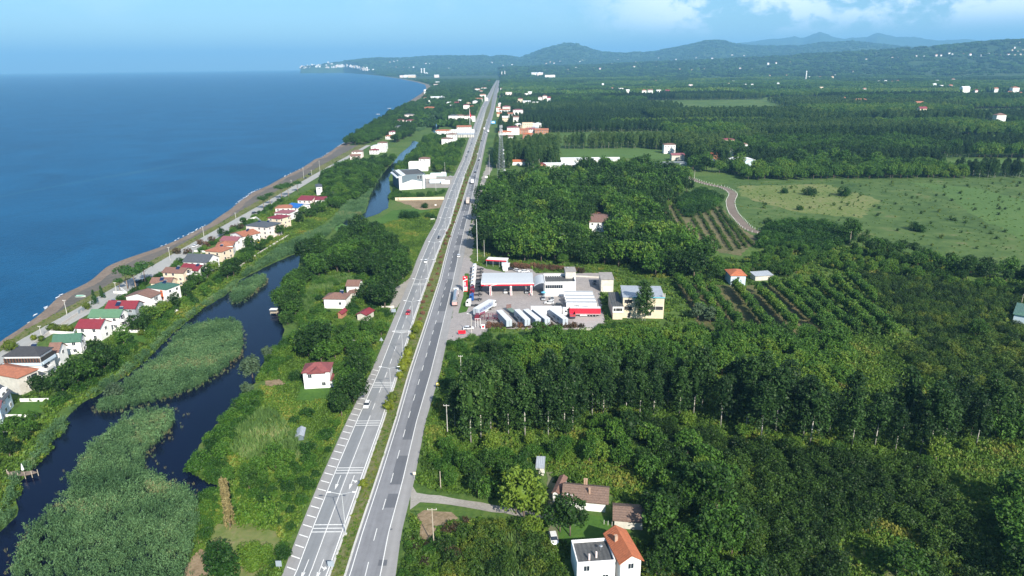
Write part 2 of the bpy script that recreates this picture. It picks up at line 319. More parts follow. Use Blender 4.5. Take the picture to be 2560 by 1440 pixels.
# land: from the water line to the far right, reaching out to 7.5 km as a flat plain and on as the hills
def shore_x(y):
    """x of the water line at distance y"""
    for a, b in zip(WLW[:-1], WLW[1:]):
        if a.y <= y <= b.y: t = (y-a.y)/max(1e-6, b.y-a.y); return a.x+(b.x-a.x)*t
    return WLW[0].x if y < WLW[0].y else WLW[-1].x
LANDY = [60+8*i for i in range(120)]+[float(v) for v in np.geomspace(1025, 9000, 150)]
def land_xs(y):
    x0 = shore_x(y)+(14 if y < 1500 else 22)
    return np.concatenate([[x0-10, x0-3, x0], np.linspace(x0+3, max(700, y*0.95), 60)])
def make_land():
    V = []
    for y in LANDY:
        xs = land_xs(y); zs = [-0.9, -0.05]+[0]*(len(xs)-2); xs[0] = shore_x(y)-4; xs[1] = shore_x(y)+8
        V.append([(x, y, G(x, y)+z) for x, z in zip(xs, zs)])
    nr, nc = len(V), len(V[0]); v = np.array(V).reshape(-1, 3); i = np.arange(nr*nc).reshape(nr, nc)
    f = np.stack([i[:-1, :-1], i[:-1, 1:], i[1:, 1:], i[1:, :-1]], -1).reshape(-1, 4)
    me = mesh_np('ground', v, f, [GRASS, SAND, FARLAND]); mi = np.zeros((nr-1, nc-1), np.int32); mi[:, :2] = 1; mi[np.array(LANDY[:-1]) > 2600, 2:] = 2
    me.polygons.foreach_set('material_index', mi.ravel()); tag(link('ground', me), 'green flat land behind the beach', None, None, 'structure')
make_land()
def strip(name, ys, xa, xb, z, m, kind='structure', parent=None):
    """strip between two world curves x = f(y)"""
    mb = MB()
    for a, b in zip(ys[:-1], ys[1:]):
        p = [(xa(a), a), (xb(a), a), (xb(b), b), (xa(b), b)]
        mb.quad(*[(x, y, G(x, y)+z) for x, y in p])
    o = mb.build(name, m, parent)
    if kind: o['kind'] = kind
    return o
def fr(pts):
    """world x as a function of y, through photo points on the ground"""
    w = sorted([P(*p) for p in pts], key=lambda v: v.y); ys = [v.y for v in w]; xs = [v.x for v in w]
    return lambda y: float(np.interp(y, ys, xs))
YN = [90+6*i for i in range(160)]
def ramp(a, b, n=2): return [a+(b-a)*i/n for i in range(n+1)]
# beach bands: wet dark gravel and brown weed line, grass verge, coast road
bx = lambda off, j, s: (lambda y: shore_x(y)+off+j*sin(y*0.031*s)+j*0.6*sin(y*0.11*s+1))
strip('shore_sand', YN, bx(1.5, 0.8, 1), bx(9, 1.2, 1.3), 0.05, ground_mat('weed line sand', [(0.13, 0.105, 0.085), (0.19, 0.15, 0.12), (0.25, 0.205, 0.17)], (0.05, 0.6)))
for k, (o0, o1) in enumerate(((0.2, 0.9),)):
    f = MB(); r = random.Random(5)
    for i in range(900):
        y = 200+i*1.3; 
        if r.random() < 0.10+0.28*sin(y*0.045)+0.15*sin(y*.013): 
            x = shore_x(y)+r.uniform(-1.2, 0.9)-0.6; w = r.uniform(0.15, 0.6); l = r.uniform(.8, 2.6); f.box((x, y, G(x, y)-0.52), (w, l, 0.14), 0, r.uniform(-0.3, 0.1))
    tag(f.build('wave_foam', FOAM), 'thin white wave foam along the beach edge', 'foam', None, 'stuff')
cr_l = fr([(-60, 918), (0, 880), (60, 845), (240, 745), (480, 608), (640, 519), (800, 428), (860, 395)]); cr_r = fr([(-60, 950), (0, 912), (60, 875), (250, 770), (500, 622), (650, 530), (805, 437), (864, 400)])
vg_l = fr([(-60, 905), (0, 868), (60, 826), (200, 752), (300, 695), (400, 640), (560, 552), (640, 505), (760, 440), (800, 415)])
YC = [90+8*i for i in range(112)]
strip('grey_sand', YC, bx(7.5, 1.0, 1.7), vg_l, 0.055, ground_mat('grey sand', [(0.085, 0.08, 0.072), (0.12, 0.112, 0.10), (0.17, 0.14, 0.115)], (0.04, 0.5)))
strip('verge', YC, vg_l, cr_l, 0.06, ground_mat('dry verge', [(0.08, 0.10, 0.035), (0.13, 0.14, 0.055), (0.19, 0.165, 0.095)], (0.05, 0.6), bump=0.6))
strip('coast_road', YC, cr_l, cr_r, 0.10, COASTROAD)
# ---------------------------------------------------------------- highway
LO = fr([(660, 1520), (705, 1440), (744, 1337), (798, 1205), (866, 1055), (928, 930), (983, 800), (1024, 700), (1042, 650), (1064, 600), (1087, 560), (1101, 520), (1117, 480), (1135, 440), (1154, 400), (1166, 365), (1178, 330), (1190, 300), (1202, 270), (1212, 250), (1224, 230), (1232, 215), (1240, 203), (1242.5, 198)])
LI = fr([(790, 1520), (820, 1440), (857, 1337), (903, 1205), (956, 1055), (995, 930), (1034, 800), (1069, 700), (1087, 650), (1106, 600), (1124, 560), (1135, 520), (1147.5, 480), (1161, 440), (1177, 400), (1187, 365), (1199, 330), (1208, 300), (1217, 270), (1226, 250), (1233.5, 230), (1238, 215), (1243.5, 203), (1244.5, 198)])
RI = fr([(838, 1520), (866, 1440), (897.6, 1337), (942, 1205), (990, 1055), (1025, 930), (1068, 800), (1100, 700), (1112, 650), (1125, 600), (1137.5, 560), (1152, 520), (1164, 480), (1176, 440), (1191, 400), (1199, 365), (1208, 330), (1217, 300), (1227, 270), (1230, 250), (1235, 230), (1239.5, 215), (1244.5, 203), (1245.5, 198)])
RO = fr([(975, 1520), (989, 1440), (1003, 1337), (1035, 1205), (1064, 1055), (1101, 930), (1128, 800), (1148, 700), (1158, 650), (1168, 600), (1176, 560), (1184, 520), (1191, 480), (1198, 440), (1206, 400), (1213, 365), (1221, 330), (1230, 300), (1237, 270), (1241, 250), (1246, 230), (1248, 215), (1248.5, 203), (1249, 198)])
YH = [84+5*i for i in range(130)]+[float(v) for v in np.geomspace(740, 5300, 90)]
def fx(a, b, t): return lambda y: a(y)+(b(y)-a(y))*t
hw = link('highway', None); hw['kind'] = 'structure'; hw['label'] = 'straight grey dual carriageway running to the horizon'
def hstrip(name, xa, xb, z, m, ys=YH): o = strip(name, ys, xa, xb, z, m, None, hw); return o
hstrip('left_carriageway', fx(LO, LI, 0.26), LI, 0.12, ROADL); hstrip('left_shoulder', LO, fx(LO, LI, 0.26), 0.12, SHOULDER)
hstrip('slow_lane', fx(LO, LI, 0.30), fx(LO, LI, 0.57), 0.128, ROADLANE)
hstrip('right_carriageway', RI, fx(RI, RO, 0.68), 0.12, ROADR); hstrip('right_shoulder', fx(RI, RO, 0.68), RO, 0.12, SHOULDER)
strip('median', YH, LI, RI, 0.07, ground_mat('median grass', [(0.075, 0.11, 0.03), (0.12, 0.135, 0.05), (0.19, 0.16, 0.09)], (0.08, 0.5), bump=0.7))
kerb = MB()
for f, s in ((LI, 0), (RI, -0.55)):
    for a, b in zip(YH[:120:2], YH[2:122:2]):
        for (x0, x1, y) in ((f(a)+s, f(a)+s+0.55, a),): kerb.box(((f(a)+f(b))/2+s+0.27, (a+b)/2, 0.1), (0.5, (b-a)*1.001, 0.26), 0, atan2(-(f(b)-f(a)), b-a))
kerb.build('kerb', KERB, hw)
mk = MB()
def line(fn, y0, y1, w, dash=None, z=0.135, step=6.0):
    y = y0
    while y < y1:
        e = min(y1, y+(dash[0] if dash else step)); 
        p = [(fn(y)-w/2, y), (fn(y)+w/2, y), (fn(e)+w/2, e), (fn(e)-w/2, e)]; mk.quad(*[(a, b, G(a, b)+z) for a, b in p])
        y = e+(dash[1] if dash else 0)
line(fx(LO, LI, 0.285), 84, 1500, 0.20); line(fx(LO, LI, 0.965), 84, 1500, 0.26)
yy = P(980, 1040).y
line(fx(LO, LI, 0.60), 84, 196, 0.18); line(fx(LO, LI, 0.60), 200, 1300, 0.18, (4.5, 7.5))
line(fx(RI, RO, 0.07), 84, 1500, 0.20); line(fx(RI, RO, 0.69), 84, 1300, 0.20); line(fx(RI, RO, 0.385), 88, 1300, 0.18, (4.5, 7.3))
for cy0 in [1440, 1337, 1319, 1186, 1062, 965, 834, 716]:
    pass
for k in range(34):                                                     # ticks across the left shoulder
    y = 118+k*3.72; 
    if y > 232: break
    a = LO(y)+0.35; b = LO(y)+(LI(y)-LO(y))*0.255; mk.quad((a, y+1.3, 0.14), (a, y+0.95, 0.14), (b, y-0.1, 0.14), (b, y+0.25, 0.14))
for pys in ((1314, 1323, 1332), (1172, 1178, 1185), (1055, 1060.5, 1066), (959, 963, 967, 971), (829, 832, 835), (712, 714, 716)):
    for py in pys:
        y = P(800, py).y; a = fx(LO, LI, 0.30)(y); b = fx(LO, LI, 0.94)(y); w = 0.28; mk.quad((a, y, 0.142), (b, y, 0.142), (b, y+w, 0.142), (a, y+w, 0.142))
def arrow(x, y, side=0):
    z = 0.145; mk.quad((x-.09, y+1.8, z), (x+.09, y+1.8, z), (x+.09, y+6.2, z), (x-.09, y+6.2, z)); mk.poly([(x, y-0.6, z), (x+.42, y+2.0, z), (x-.42, y+2.0, z)])
    if side: mk.quad((x+.05, y+3.6, z), (x+.9, y+2.9, z), (x+.9, y+3.3, z), (x+.05, y+4.1, z)); mk.poly([(x+.85, y+2.3, z), (x+1.5, y+3.3, z), (x+.85, y+3.9, z)])
for py in (1223, 1448):
    y = P(800, py).y; arrow(fx(LO, LI, 0.45)(y), y); arrow(fx(LO, LI, 0.78)(y), y, 1)
mk.build('road_marking', PAINT, hw)
pt = MB()
for p0, p1, t0, t1 in ((1140, 1212, .37, .675), (1235, 1270, .41, .67), (1000, 1100, .38, .675), (808, 930, .38, .68), (930, 1000, .34, .67), (700, 780, .34, .67), (628, 682, .36, .68), (590, 615, .38, .68), (548, 575, .4, .68), (500, 530, .1, .66), (462, 480, .38, .66), (415, 425, .38, .68), (1400, 1415, .6, .78), (440, 450, .36, .62), (1322, 1326, .7, .76)):
    ya, yb = P(1000, p1).y, P(1000, p0).y; n = max(1, int((yb-ya)/6)); 
    for k in range(n):
        a, b = ya+(yb-ya)*k/n, ya+(yb-ya)*(k+1)/n; A, B = fx(RI, RO, t0), fx(RI, RO, t1)
        pt.quad(*[(x, y, G(x, y)+0.126) for x, y in ((A(a), a), (B(a), a), (B(b), b), (A(b), b))])
pt.build('asphalt_patch', PATCH, hw)
# ---------------------------------------------------------------- yards, tracks, fields
EXC = []                                                               # outlines where nothing may grow
def area(name, pts, z, m, exc=True, edge=0.5, label=None, kind='structure', cat=None, step=3.0):
    w = xyl(pts); o = sheet(name, w, z, m, kind, label, cat, edge, step)
    if exc: EXC.append(w)
    return o
area('fuel_yard', [(1112, 850), (1128, 800), (1146, 700), (1156, 655), (1164, 640), (1185, 660), (1215, 672), (1262, 682), (1270, 668), (1330, 672), (1340, 683), (1500, 683), (1516, 700), (1500, 740), (1514, 818), (1440, 824), (1230, 822), (1205, 838), (1170, 842), (1136, 852)], 0.07, YARD, label='pale concrete forecourt of the fuel station')
area('slab', [(1430, 790), (1508, 790), (1516, 817), (1440, 823)], 0.09, YARD2, edge=0)
area('grass_strip', [(1146, 784), (1158, 740), (1162, 684), (1172, 684), (1176, 760), (1166, 780)], 0.11, LAWN, edge=0.1)
area('dirt_track', [(1030, 1215), (1042, 1232), (1100, 1240), (1200, 1256), (1300, 1276), (1400, 1292), (1402, 1305), (1320, 1294), (1200, 1275), (1090, 1258), (1050, 1256), (1026, 1275)], 0.09, GRAVEL, edge=0.25, label='pale gravel track leading right off the highway')
area('layby', [(975, 790), (1012, 740), (1030, 690), (1046, 660), (1020, 700), (985, 720), (972, 770)], 0.08, GRAVEL, edge=0.4)
area('earth_bank', [(1036, 1290), (1060, 1276), (1130, 1280), (1146, 1296), (1100, 1318), (1076, 1352), (1046, 1346), (1050, 1322)], 0.06, SOIL, True)
area('roadside_dust', [(1170, 700), (1150, 640), (1172, 590), (1190, 500), (1206, 440), (1222, 400), (1232, 420), (1214, 450), (1200, 500), (1188, 600), (1176, 640)], 0.06, GRAVEL, True, 1.0)
area('meadow', [(1640, 560), (1720, 470), (1850, 455), (2100, 445), (2560, 440), (2760, 480), (2760, 720), (2560, 668), (2400, 640), (2250, 610), (2000, 600), (1940, 585), (1900, 600), (1820, 640), (1700, 600)], 0.03, MEADOW, False, 2.0, 'wide rough meadow right of the curving track', step=8)
area('dry_meadow', [(1850, 465), (2060, 460), (2200, 500), (2150, 545), (1990, 530), (1900, 505), (1850, 490)], 0.05, YMEADOW, False, 3.0, step=5)
area('green_meadow', [(2270, 455), (2350, 480), (2440, 540), (2560, 600), (2760, 690), (2760, 560), (2560, 500), (2440, 470)], 0.05, FIELD, False, 2.0, step=5)
area('orchard_soil', [(1650, 520), (1710, 500), (1790, 500), (1840, 560), (1895, 600), (1850, 640), (1790, 630), (1690, 560)], 0.06, ground_mat('planted soil', [(0.07, 0.09, 0.03), (0.13, 0.12, 0.06), (0.21, 0.16, 0.10)], (0.05, 0.5), bump=0.5), False, 1.0)
area('crop_field', [(1400, 373), (1600, 371), (1695, 380), (1690, 400), (1640, 398), (1545, 395), (1410, 393)], 0.05, FIELD, True, 1.0, 'bright green field behind the long white sheds')
area('far_field', [(2360, 408), (2400, 398), (2620, 398), (2620, 418), (2380, 416)], 0.05, FIELD, True, 1.0)
area('clearing', [(2120, 915), (2200, 895), (2240, 930), (2300, 950), (2290, 985), (2180, 985), (2130, 965)], 0.05, MEADOW, False, 2.0, 'dry grass clearing between poplars and bushes')
area('field_edge', [(2320, 1160), (2400, 1120), (2560, 1105), (2700, 1120), (2700, 1300), (2560, 1260), (2430, 1230), (2360, 1190)], 0.05, YMEADOW, False, 1.0)
area('corner_clearing', [(2150, 1360), (2230, 1310), (2330, 1350), (2400, 1480), (2150, 1480), (2120, 1430)], 0.05, YMEADOW, False, 1.0)
area('grass_plot', [(920, 560), (985, 525), (1060, 520), (1090, 540), (1060, 590), (1020, 625), (960, 600), (920, 590)], 0.05, LAWN, False, 1.0, 'green plot beside the highway near the factory')
area('brown_plot', [(990, 502), (1110, 498), (1100, 520), (1050, 525), (1020, 512)], 0.07, SOIL, True, 1.0)
area('factory_yard', [(1055, 445), (1135, 440), (1152, 415), (1150, 440), (1120, 470), (1065, 470)], 0.07, GRAVEL, True, 0.5)
area('garden', [(640, 990), (700, 930), (760, 930), (830, 960), (840, 1010), (780, 1070), (700, 1060), (640, 1040)], 0.05, LAWN, False, 0.8, 'bright garden grass below the red hip roofed house')
area('garden_patch', [(663, 952), (700, 948), (716, 962), (700, 968), (665, 966)], 0.07, SOIL, True, 0.5)
area('picnic_ground', [(540, 1310), (620, 1300), (690, 1330), (700, 1390), (640, 1450), (560, 1480), (500, 1440), (520, 1360)], 0.05, YMEADOW, True, 1.0)
area('bare_patch', [(500, 1370), (525, 1380), (520, 1440), (460, 1480), (440, 1450)], 0.07, SOIL, True, 0.6)
area('lawn', [(1400, 1285), (1535, 1290), (1570, 1300), (1560, 1330), (1440, 1370), (1390, 1350)], 0.05, LAWN, True, 0.5, 'mown lawn between the brown roofed and orange roofed houses')
area('house_path', [(1365, 1180), (1385, 1180), (1395, 1260), (1400, 1370), (1370, 1370), (1372, 1270)], 0.08, ground_mat('path', [(0.10, 0.13, 0.05), (0.17, 0.16, 0.11)], (0.2, 1)), True, 0.4)
for q in ([(290, 835), (375, 833), (360, 868), (300, 858)], [(110, 830), (180, 832), (170, 820), (125, 818)], [(22, 1035), (62, 1006), (120, 1004), (105, 1030), (60, 1040)], [(300, 700), (330, 705), (320, 716), (285, 714)], [(560, 590), (585, 590), (580, 600), (555, 598)], [(400, 765), (440, 750), (455, 760), (430, 775)]):
    area('garden_lawn', q, 0.05, LAWN, True, 0.2)
EXC.append(xyl([(1035, 1205), (1100, 1228), (1300, 1258), (1310, 1312), (1180, 1300), (1030, 1290)])); EXC.append(xyl([(2340, 396), (2640, 396), (2640, 440), (2360, 430)])); EXC.append(xyl([(1395, 371), (1700, 378), (1700, 430), (1395, 420)]))
area('orchard_floor', [(1690, 710), (1960, 715), (2030, 760), (2120, 860), (1760, 835)], 0.05, ground_mat('orchard floor', [(0.05, 0.075, 0.02), (0.10, 0.10, 0.04), (0.19, 0.15, 0.08)], (0.06, 0.4)), True, 1.0)
# curving track with the white posts
TR = [(1712, 440), (1740, 452), (1775, 462), (1810, 470), (1832, 485), (1826, 505), (1832, 530), (1850, 552), (1872, 572), (1900, 582), (1940, 587), (1990, 592), (2060, 598)]
TRW = [P(*p).to_2d() for p in TR]
def catmull(p, n=6):
    out = []
    for i in range(len(p)-1):
        a, b, c, d = p[max(0, i-1)], p[i], p[i+1], p[min(len(p)-1, i+2)]
        for k in range(n): t = k/n; out.append(0.5*((2*b)+(c-a)*t+(2*a-5*b+4*c-d)*t*t+(3*b-a-3*c+d)*t**3))
    return out+[p[-1]]
TRC = catmull(TRW); tk = MB(); TREDGE = [[], []]
for i in range(len(TRC)):
    d = (TRC[min(i+1, len(TRC)-1)]-TRC[max(i-1, 0)]).normalized(); n = Vector((-d.y, d.x)); w = 3.1 if i < len(TRC)*0.8 else 2.2
    TREDGE[0].append(TRC[i]+n*w); TREDGE[1].append(TRC[i]-n*w)
for i in range(len(TRC)-1): tk.quad(*[(q.x, q.y, G(q.x, q.y)+0.12) for q in (TREDGE[1][i], TREDGE[1][i+1], TREDGE[0][i+1], TREDGE[0][i])])
o = tk.build('track', ground_mat('track gravel', [(0.13, 0.105, 0.085), (0.18, 0.145, 0.12), (0.22, 0.18, 0.15)], (0.1, 1.0))); o['kind'] = 'structure'; o['label'] = 'curving dirt track lined with white posts'
EXC.append([tuple(q) for q in TREDGE[0]]+[tuple(q) for q in reversed(TREDGE[1])])
# ---------------------------------------------------------------- lagoon
LAG = [(-120, 1500), (-60, 1380), (0, 1330), (42, 1290), (45, 1212), (75, 1182), (100, 1150), (130, 1128), (128, 1105), (165, 1080), (168, 1045), (205, 1008), (250, 985), (290, 955), (350, 915), (400, 865), (430, 835), (465, 806), (510, 770), (565, 738), (592, 715), (600, 700), (640, 680), (690, 655), (725, 640), (752, 632), (748, 665), (735, 690), (702, 730), (692, 765), (700, 790), (710, 830), (700, 860), (668, 890), (648, 925), (638, 958), (604, 980), (594, 1005), (570, 1048), (540, 1062), (500, 1112), (480, 1160), (490, 1190), (520, 1205), (555, 1214), (520, 1232), (480, 1290), (470, 1400), (430, 1500)]
LAG2 = [(915, 530), (925, 490), (940, 460), (960, 430), (985, 405), (1000, 385), (1025, 365), (1032, 352), (1052, 357), (1045, 372), (1015, 395), (985, 420), (972, 445), (976, 480), (970, 520), (945, 535), (905, 548), (862, 578), (846, 570), (852, 548), (866, 544), (890, 546)]
LAG3 = [(1066, 292), (1085, 289), (1100, 298), (1102, 308), (1096, 322), (1088, 334), (1078, 326), (1084, 312), (1074, 302)]
LAG4 = [(1118, 226), (1128, 227), (1138, 237), (1125, 238)]
for k, q in enumerate((LAG, LAG2, LAG3, LAG4)):
    area('lagoon_water', q, 0.09+0.004*k, POND, True, 0.5 if k < 2 else 1.0, 'dark still lagoon between the beach houses and the highway' if k == 0 else None)
area('floating_weed', [(690, 655), (720, 632), (752, 628), (790, 625), (826, 632), (842, 612), (800, 600), (740, 610), (700, 625)], 0.12, DUCKWEED, True, 0.8, 'flat pale green weed closing the end of the lagoon')
area('floating_weed', [(838, 560), (852, 556), (868, 566), (866, 580), (846, 582), (836, 574)], 0.125, DUCKWEED, True, 0.5)
area('floating_weed', [(1060, 262), (1082, 258), (1088, 266), (1066, 270)], 0.125, DUCKWEED, True, 0.5)
# ---------------------------------------------------------------- hills
def prof(pts, D):
    """skyline in photo pixels at distance D -> height in metres as a function of azimuth"""
    az = []; hh = []
    for px, py in pts:
        dx, dy, dz = ray(px, py); k = D/sqrt(dx*dx+dy*dy); az.append(atan2(dx, dy)); hh.append(CAM_H+dz*k-G(0, D))
    return lambda a: np.interp(a, az, hh, left=0, right=hh[-1])
RA = prof([(1250, 172), (1350, 168), (1480, 164), (1560, 160), (1700, 155), (1800, 151), (1900, 146), (2000, 141), (2100, 136), (2200, 129), (2300, 122), (2380, 114), (2440, 108), (2500, 105), (2560, 102), (2700, 98)], 7500)
RB = prof([(735, 176.5), (760, 168), (800, 163), (850, 156), (900, 150), (950, 146), (1000, 147), (1060, 143), (1120, 141), (1180, 141), (1206, 139), (1225, 144), (1250, 139), (1275, 141), (1300, 145), (1330, 134), (1360, 123), (1390, 116), (1420, 112.5), (1445, 114), (1470, 124), (1500, 131), (1560, 134), (1640, 130), (1690, 119), (1730, 110), (1765, 103), (1810, 106), (1840, 112), (1900, 118), (2000, 117), (2060, 108), (2130, 106), (2200, 112), (2300, 120), (2420, 120), (2560, 118), (2700, 115)], 12500)
RC = prof([(1480, 150), (1560, 138), (1640, 131), (1700, 128), (1780, 118), (1840, 110), (1900, 103), (1950, 99), (1985, 92), (2010, 96), (2035, 88), (2050, 83.5), (2066, 88), (2090, 96), (2110, 98), (2140, 96), (2165, 95), (2180, 88), (2195, 83.5), (2215, 88), (2240, 95), (2280, 94), (2310, 99), (2350, 103), (2400, 100), (2450, 103), (2560, 108), (2700, 112)], 21000)
_pa = rng.uniform(0, 6.28, 60); _pf = rng.uniform(-1, 1, (60, 2))
def fnoise(x, y, L, octs=5, seed=0):
    z = np.zeros_like(x, dtype=float); amp = 1.0
    for o in range(octs):
        for k in range(4):
            i = (o*4+k+seed*7) % 60; v = _pf[i]; v = v/np.hypot(*v)
            z += amp*np.sin((x*v[0]+y*v[1])*2*pi/L*(1+0.23*k)+_pa[i]+1.7*np.sin((x*v[1]-y*v[0])*2*pi/(L*1.9)+_pa[(i+9) % 60]))
        amp *= 0.55; L *= 0.47
    return z/4.5
def hill_h(a, D):
    """hill height above the curved datum at azimuth a, ground distance D"""
    x = D*np.sin(a); y = D*np.cos(a)
    def bump(h, D0, w0, w1): t = (D-D0)/np.where(D < D0, w0, w1); return h*np.exp(-t*t)
    mid = fnoise(x, y, 2600, 5, 1); sm = fnoise(x, y, 900, 4, 3)
    hA = bump(RA(a), 7500, 1500, 2200); hB = bump(RB(a), 12500, 2600, 3500); hC = bump(RC(a), 21000, 3800, 5000)
    base = np.maximum(np.maximum(hA, hB), hC)
    rel = np.clip((base-2)/60, 0, 1)
    crest = np.exp(-((D-12500)/900)**2)+np.exp(-((D-21000)/1500)**2)+np.exp(-((D-7500)/600)**2)
    return base+(mid*0.16*base+sm*9)*rel*(1-0.8*np.clip(crest, 0, 1))+fnoise(x, y, 1500, 4, 9)*base*0.05+fnoise(x, y, 600, 3, 11)*3.5*rel+np.clip(fnoise(x, y, 420, 3, 5), -1, 1)*5*np.clip((D-5000)/3000, 0, 1)*rel
def land_k(A, D):
    """0 over open water, 1 inland of the far shore"""
    shp = [(P(px, py).x, P(px, py).y) for px, py in WL[WL.index((1066, 223)):]]
    sa = np.array([atan2(u, v) for u, v in shp]); sd = np.array([sqrt(u*u+v*v) for u, v in shp]); o = np.argsort(sa)
    dmin = np.interp(A, sa[o], np.minimum(sd[o], 12200), left=1e9, right=0)
    k = np.clip((D-dmin)/350, 0, 1); return np.where(A < sa.min(), 0, k)
def make_hills():
    az = np.linspace(-0.34, 0.80, 1300); Ds = np.concatenate([np.linspace(4700, 14500, 230), np.linspace(14600, 29000, 150)])
    A, D = np.meshgrid(az, Ds); Hh = hill_h(A, D); x = D*np.sin(A); y = D*np.cos(A)
    # keep the open sea clear on the left: sink everything seaward of the far shore
    k = land_k(A, D)
    z = G(x, y)+np.where(k <= 0, -14, Hh*k*k*(3-2*k)+0.3*k-1.5*(1-k))
    z = np.where(D < 4900, G(x, y)-2.5, z)
    nr, nc = A.shape; i = np.arange(nr*nc).reshape(nr, nc)
    f = np.stack([i[:-1, :-1], i[:-1, 1:], i[1:, 1:], i[1:, :-1]], -1).reshape(-1, 4); keep = (k > 0).reshape(-1)
    f = f[keep[f].any(1)]
    o = link('hills', mesh_np('hills', np.stack([x, y, z], -1).reshape(-1, 3), f, FARLAND, None, True)); tag(o, 'wooded hills fading blue behind the coastal plain', None, None, 'structure')
make_hills()
def PT(px, py):
    """photo pixel -> point on plain or hills"""
    dx, dy, dz = ray(px, py); hl = sqrt(dx*dx+dy*dy); a = atan2(dx, dy); D = np.linspace(4700, 28000, 1600)
    zr = CAM_H+dz/hl*D; aa = np.full_like(D, a); zt = G(0, D)+hill_h(aa, D)*land_k(aa, D); w = np.nonzero((zr <= zt) & (land_k(aa, D) > 0.5))[0]
    q = P(px, py) if dz < 0 else Vector((1e6, 1e6, 0))
    if len(w) == 0: return None
    d = D[w[0]]
    if q.length < 4900: return q
    return Vector((d*sin(a), d*cos(a), float(zt[w[0]])))
# ---------------------------------------------------------------- plants: prototypes
F_BROAD = foliage('broadleaf leaves', (0.019, 0.050, 0.008), (0.067, 0.160, 0.018), (0.144, 0.218, 0.024))
F_POPLAR = foliage('poplar leaves', (0.015, 0.041, 0.009), (0.048, 0.107, 0.020), (0.101, 0.163, 0.036))
F_HAZEL = foliage('hazel leaves', (0.015, 0.039, 0.006), (0.053, 0.110, 0.014), (0.114, 0.152, 0.018))
F_BRIGHT = foliage('bright scrub leaves', (0.018, 0.058, 0.008), (0.056, 0.145, 0.015), (0.113, 0.194, 0.021))
F_PINE = foliage('pine needles', (0.021, 0.061, 0.010), (0.060, 0.157, 0.021), None, 0.1)
F_WILLOW = foliage('willow leaves', (0.045, 0.080, 0.040), (0.11, 0.17, 0.085), None, 0.3)
F_RED = foliage('oleander leaves', (0.045, 0.039, 0.018), (0.150, 0.085, 0.046), (0.255, 0.111, 0.078))
F_YEL = foliage('golden cypress leaves', (0.07, 0.11, 0.012), (0.22, 0.26, 0.02), None, 0.25)
F_BROWN = foliage('dry cypress leaves', (0.140, 0.116, 0.050), (0.300, 0.242, 0.100), None, 0.1)
F_REED = foliage('reed blades', (0.060, 0.130, 0.050), (0.140, 0.255, 0.100), (0.29, 0.245, 0.12), 0.3)
F_CORN = foliage('maize leaves', (0.060, 0.126, 0.030), (0.150, 0.252, 0.068), (0.390, 0.364, 0.180), 0.3)
F_WEED = foliage('weed leaves', (0.041, 0.089, 0.012), (0.112, 0.207, 0.024), (0.238, 0.234, 0.043), 0.3)
BARK = mat('bark', (0.13, 0.10, 0.075), 0.9, 0.3, 4); PALEBARK = mat('pale poplar bark', (0.42, 0.40, 0.35), 0.85, 0.2, 5)
def leafmesh(name, m, clumps, per, size, crad, seed, core=None, droop=0.0, flat=0.55):
    """clumps: (n,3) centres; each gets `per` leaf quads scattered within crad"""
    r = np.random.default_rng(seed); n = len(clumps)*per; c = np.repeat(clumps, per, 0)
    off = r.normal(0, 1, (n, 3)); off /= np.linalg.norm(off, axis=1)[:, None]; off *= (r.random(n)[:, None]**0.45)*crad; p = c+off
    nrm = off/ crad*0.9+r.normal(0, flat, (n, 3)); nrm[:, 2] += 0.45-droop; nrm /= np.linalg.norm(nrm, axis=1)[:, None]
    t = np.cross(nrm, r.normal(0, 1, (n, 3))); t /= np.linalg.norm(t, axis=1)[:, None]; b = np.cross(nrm, t)
    s = size*(0.6+0.8*r.random(n))[:, None]; k = 0.62
    v = np.stack([p-t*s*0.5, p-b*s*0.5*k, p+t*s*0.5, p+b*s*0.5*k], 1).reshape(-1, 3); f = np.arange(n*4).reshape(-1, 4)
    cl = np.repeat(r.random(len(clumps)), per)*0.6+r.random(n)*0.4
    if core is not None:                                                # solid inner blob added to block light, leaf tones kept dark as painted shade
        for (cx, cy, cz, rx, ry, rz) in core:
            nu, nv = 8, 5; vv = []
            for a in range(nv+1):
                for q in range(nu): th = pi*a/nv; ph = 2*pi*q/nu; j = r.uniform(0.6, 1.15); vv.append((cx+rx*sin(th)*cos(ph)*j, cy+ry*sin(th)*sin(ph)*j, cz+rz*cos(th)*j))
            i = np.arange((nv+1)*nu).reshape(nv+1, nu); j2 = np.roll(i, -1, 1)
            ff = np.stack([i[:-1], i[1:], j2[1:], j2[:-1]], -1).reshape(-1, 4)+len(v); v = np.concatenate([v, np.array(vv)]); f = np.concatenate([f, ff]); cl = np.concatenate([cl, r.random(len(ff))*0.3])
    return mesh_np(name, v, f, m, cl)
def sph(n, c, rad, seed, lo=-0.5, fill=0.8, lump=0.25):
    """points in the outer shell of an ellipsoid, pushed into lobes"""
    r = np.random.default_rng(seed); d = r.normal(0, 1, (n*3, 3)); d /= np.linalg.norm(d, axis=1)[:, None]; d = d[d[:, 2] > lo][:n]
    lob = r.normal(0, 1, (7, 3)); lob /= np.linalg.norm(lob, axis=1)[:, None]
    k = 1+lump*(np.max(d@lob.T, axis=1)-0.75)*2.2; q = fill+(1-fill)*r.random(len(d)); q = np.where(r.random(len(d)) < 0.25, q*0.75, q)
    return np.array(c)+d*np.array(rad)*(k*q)[:, None]
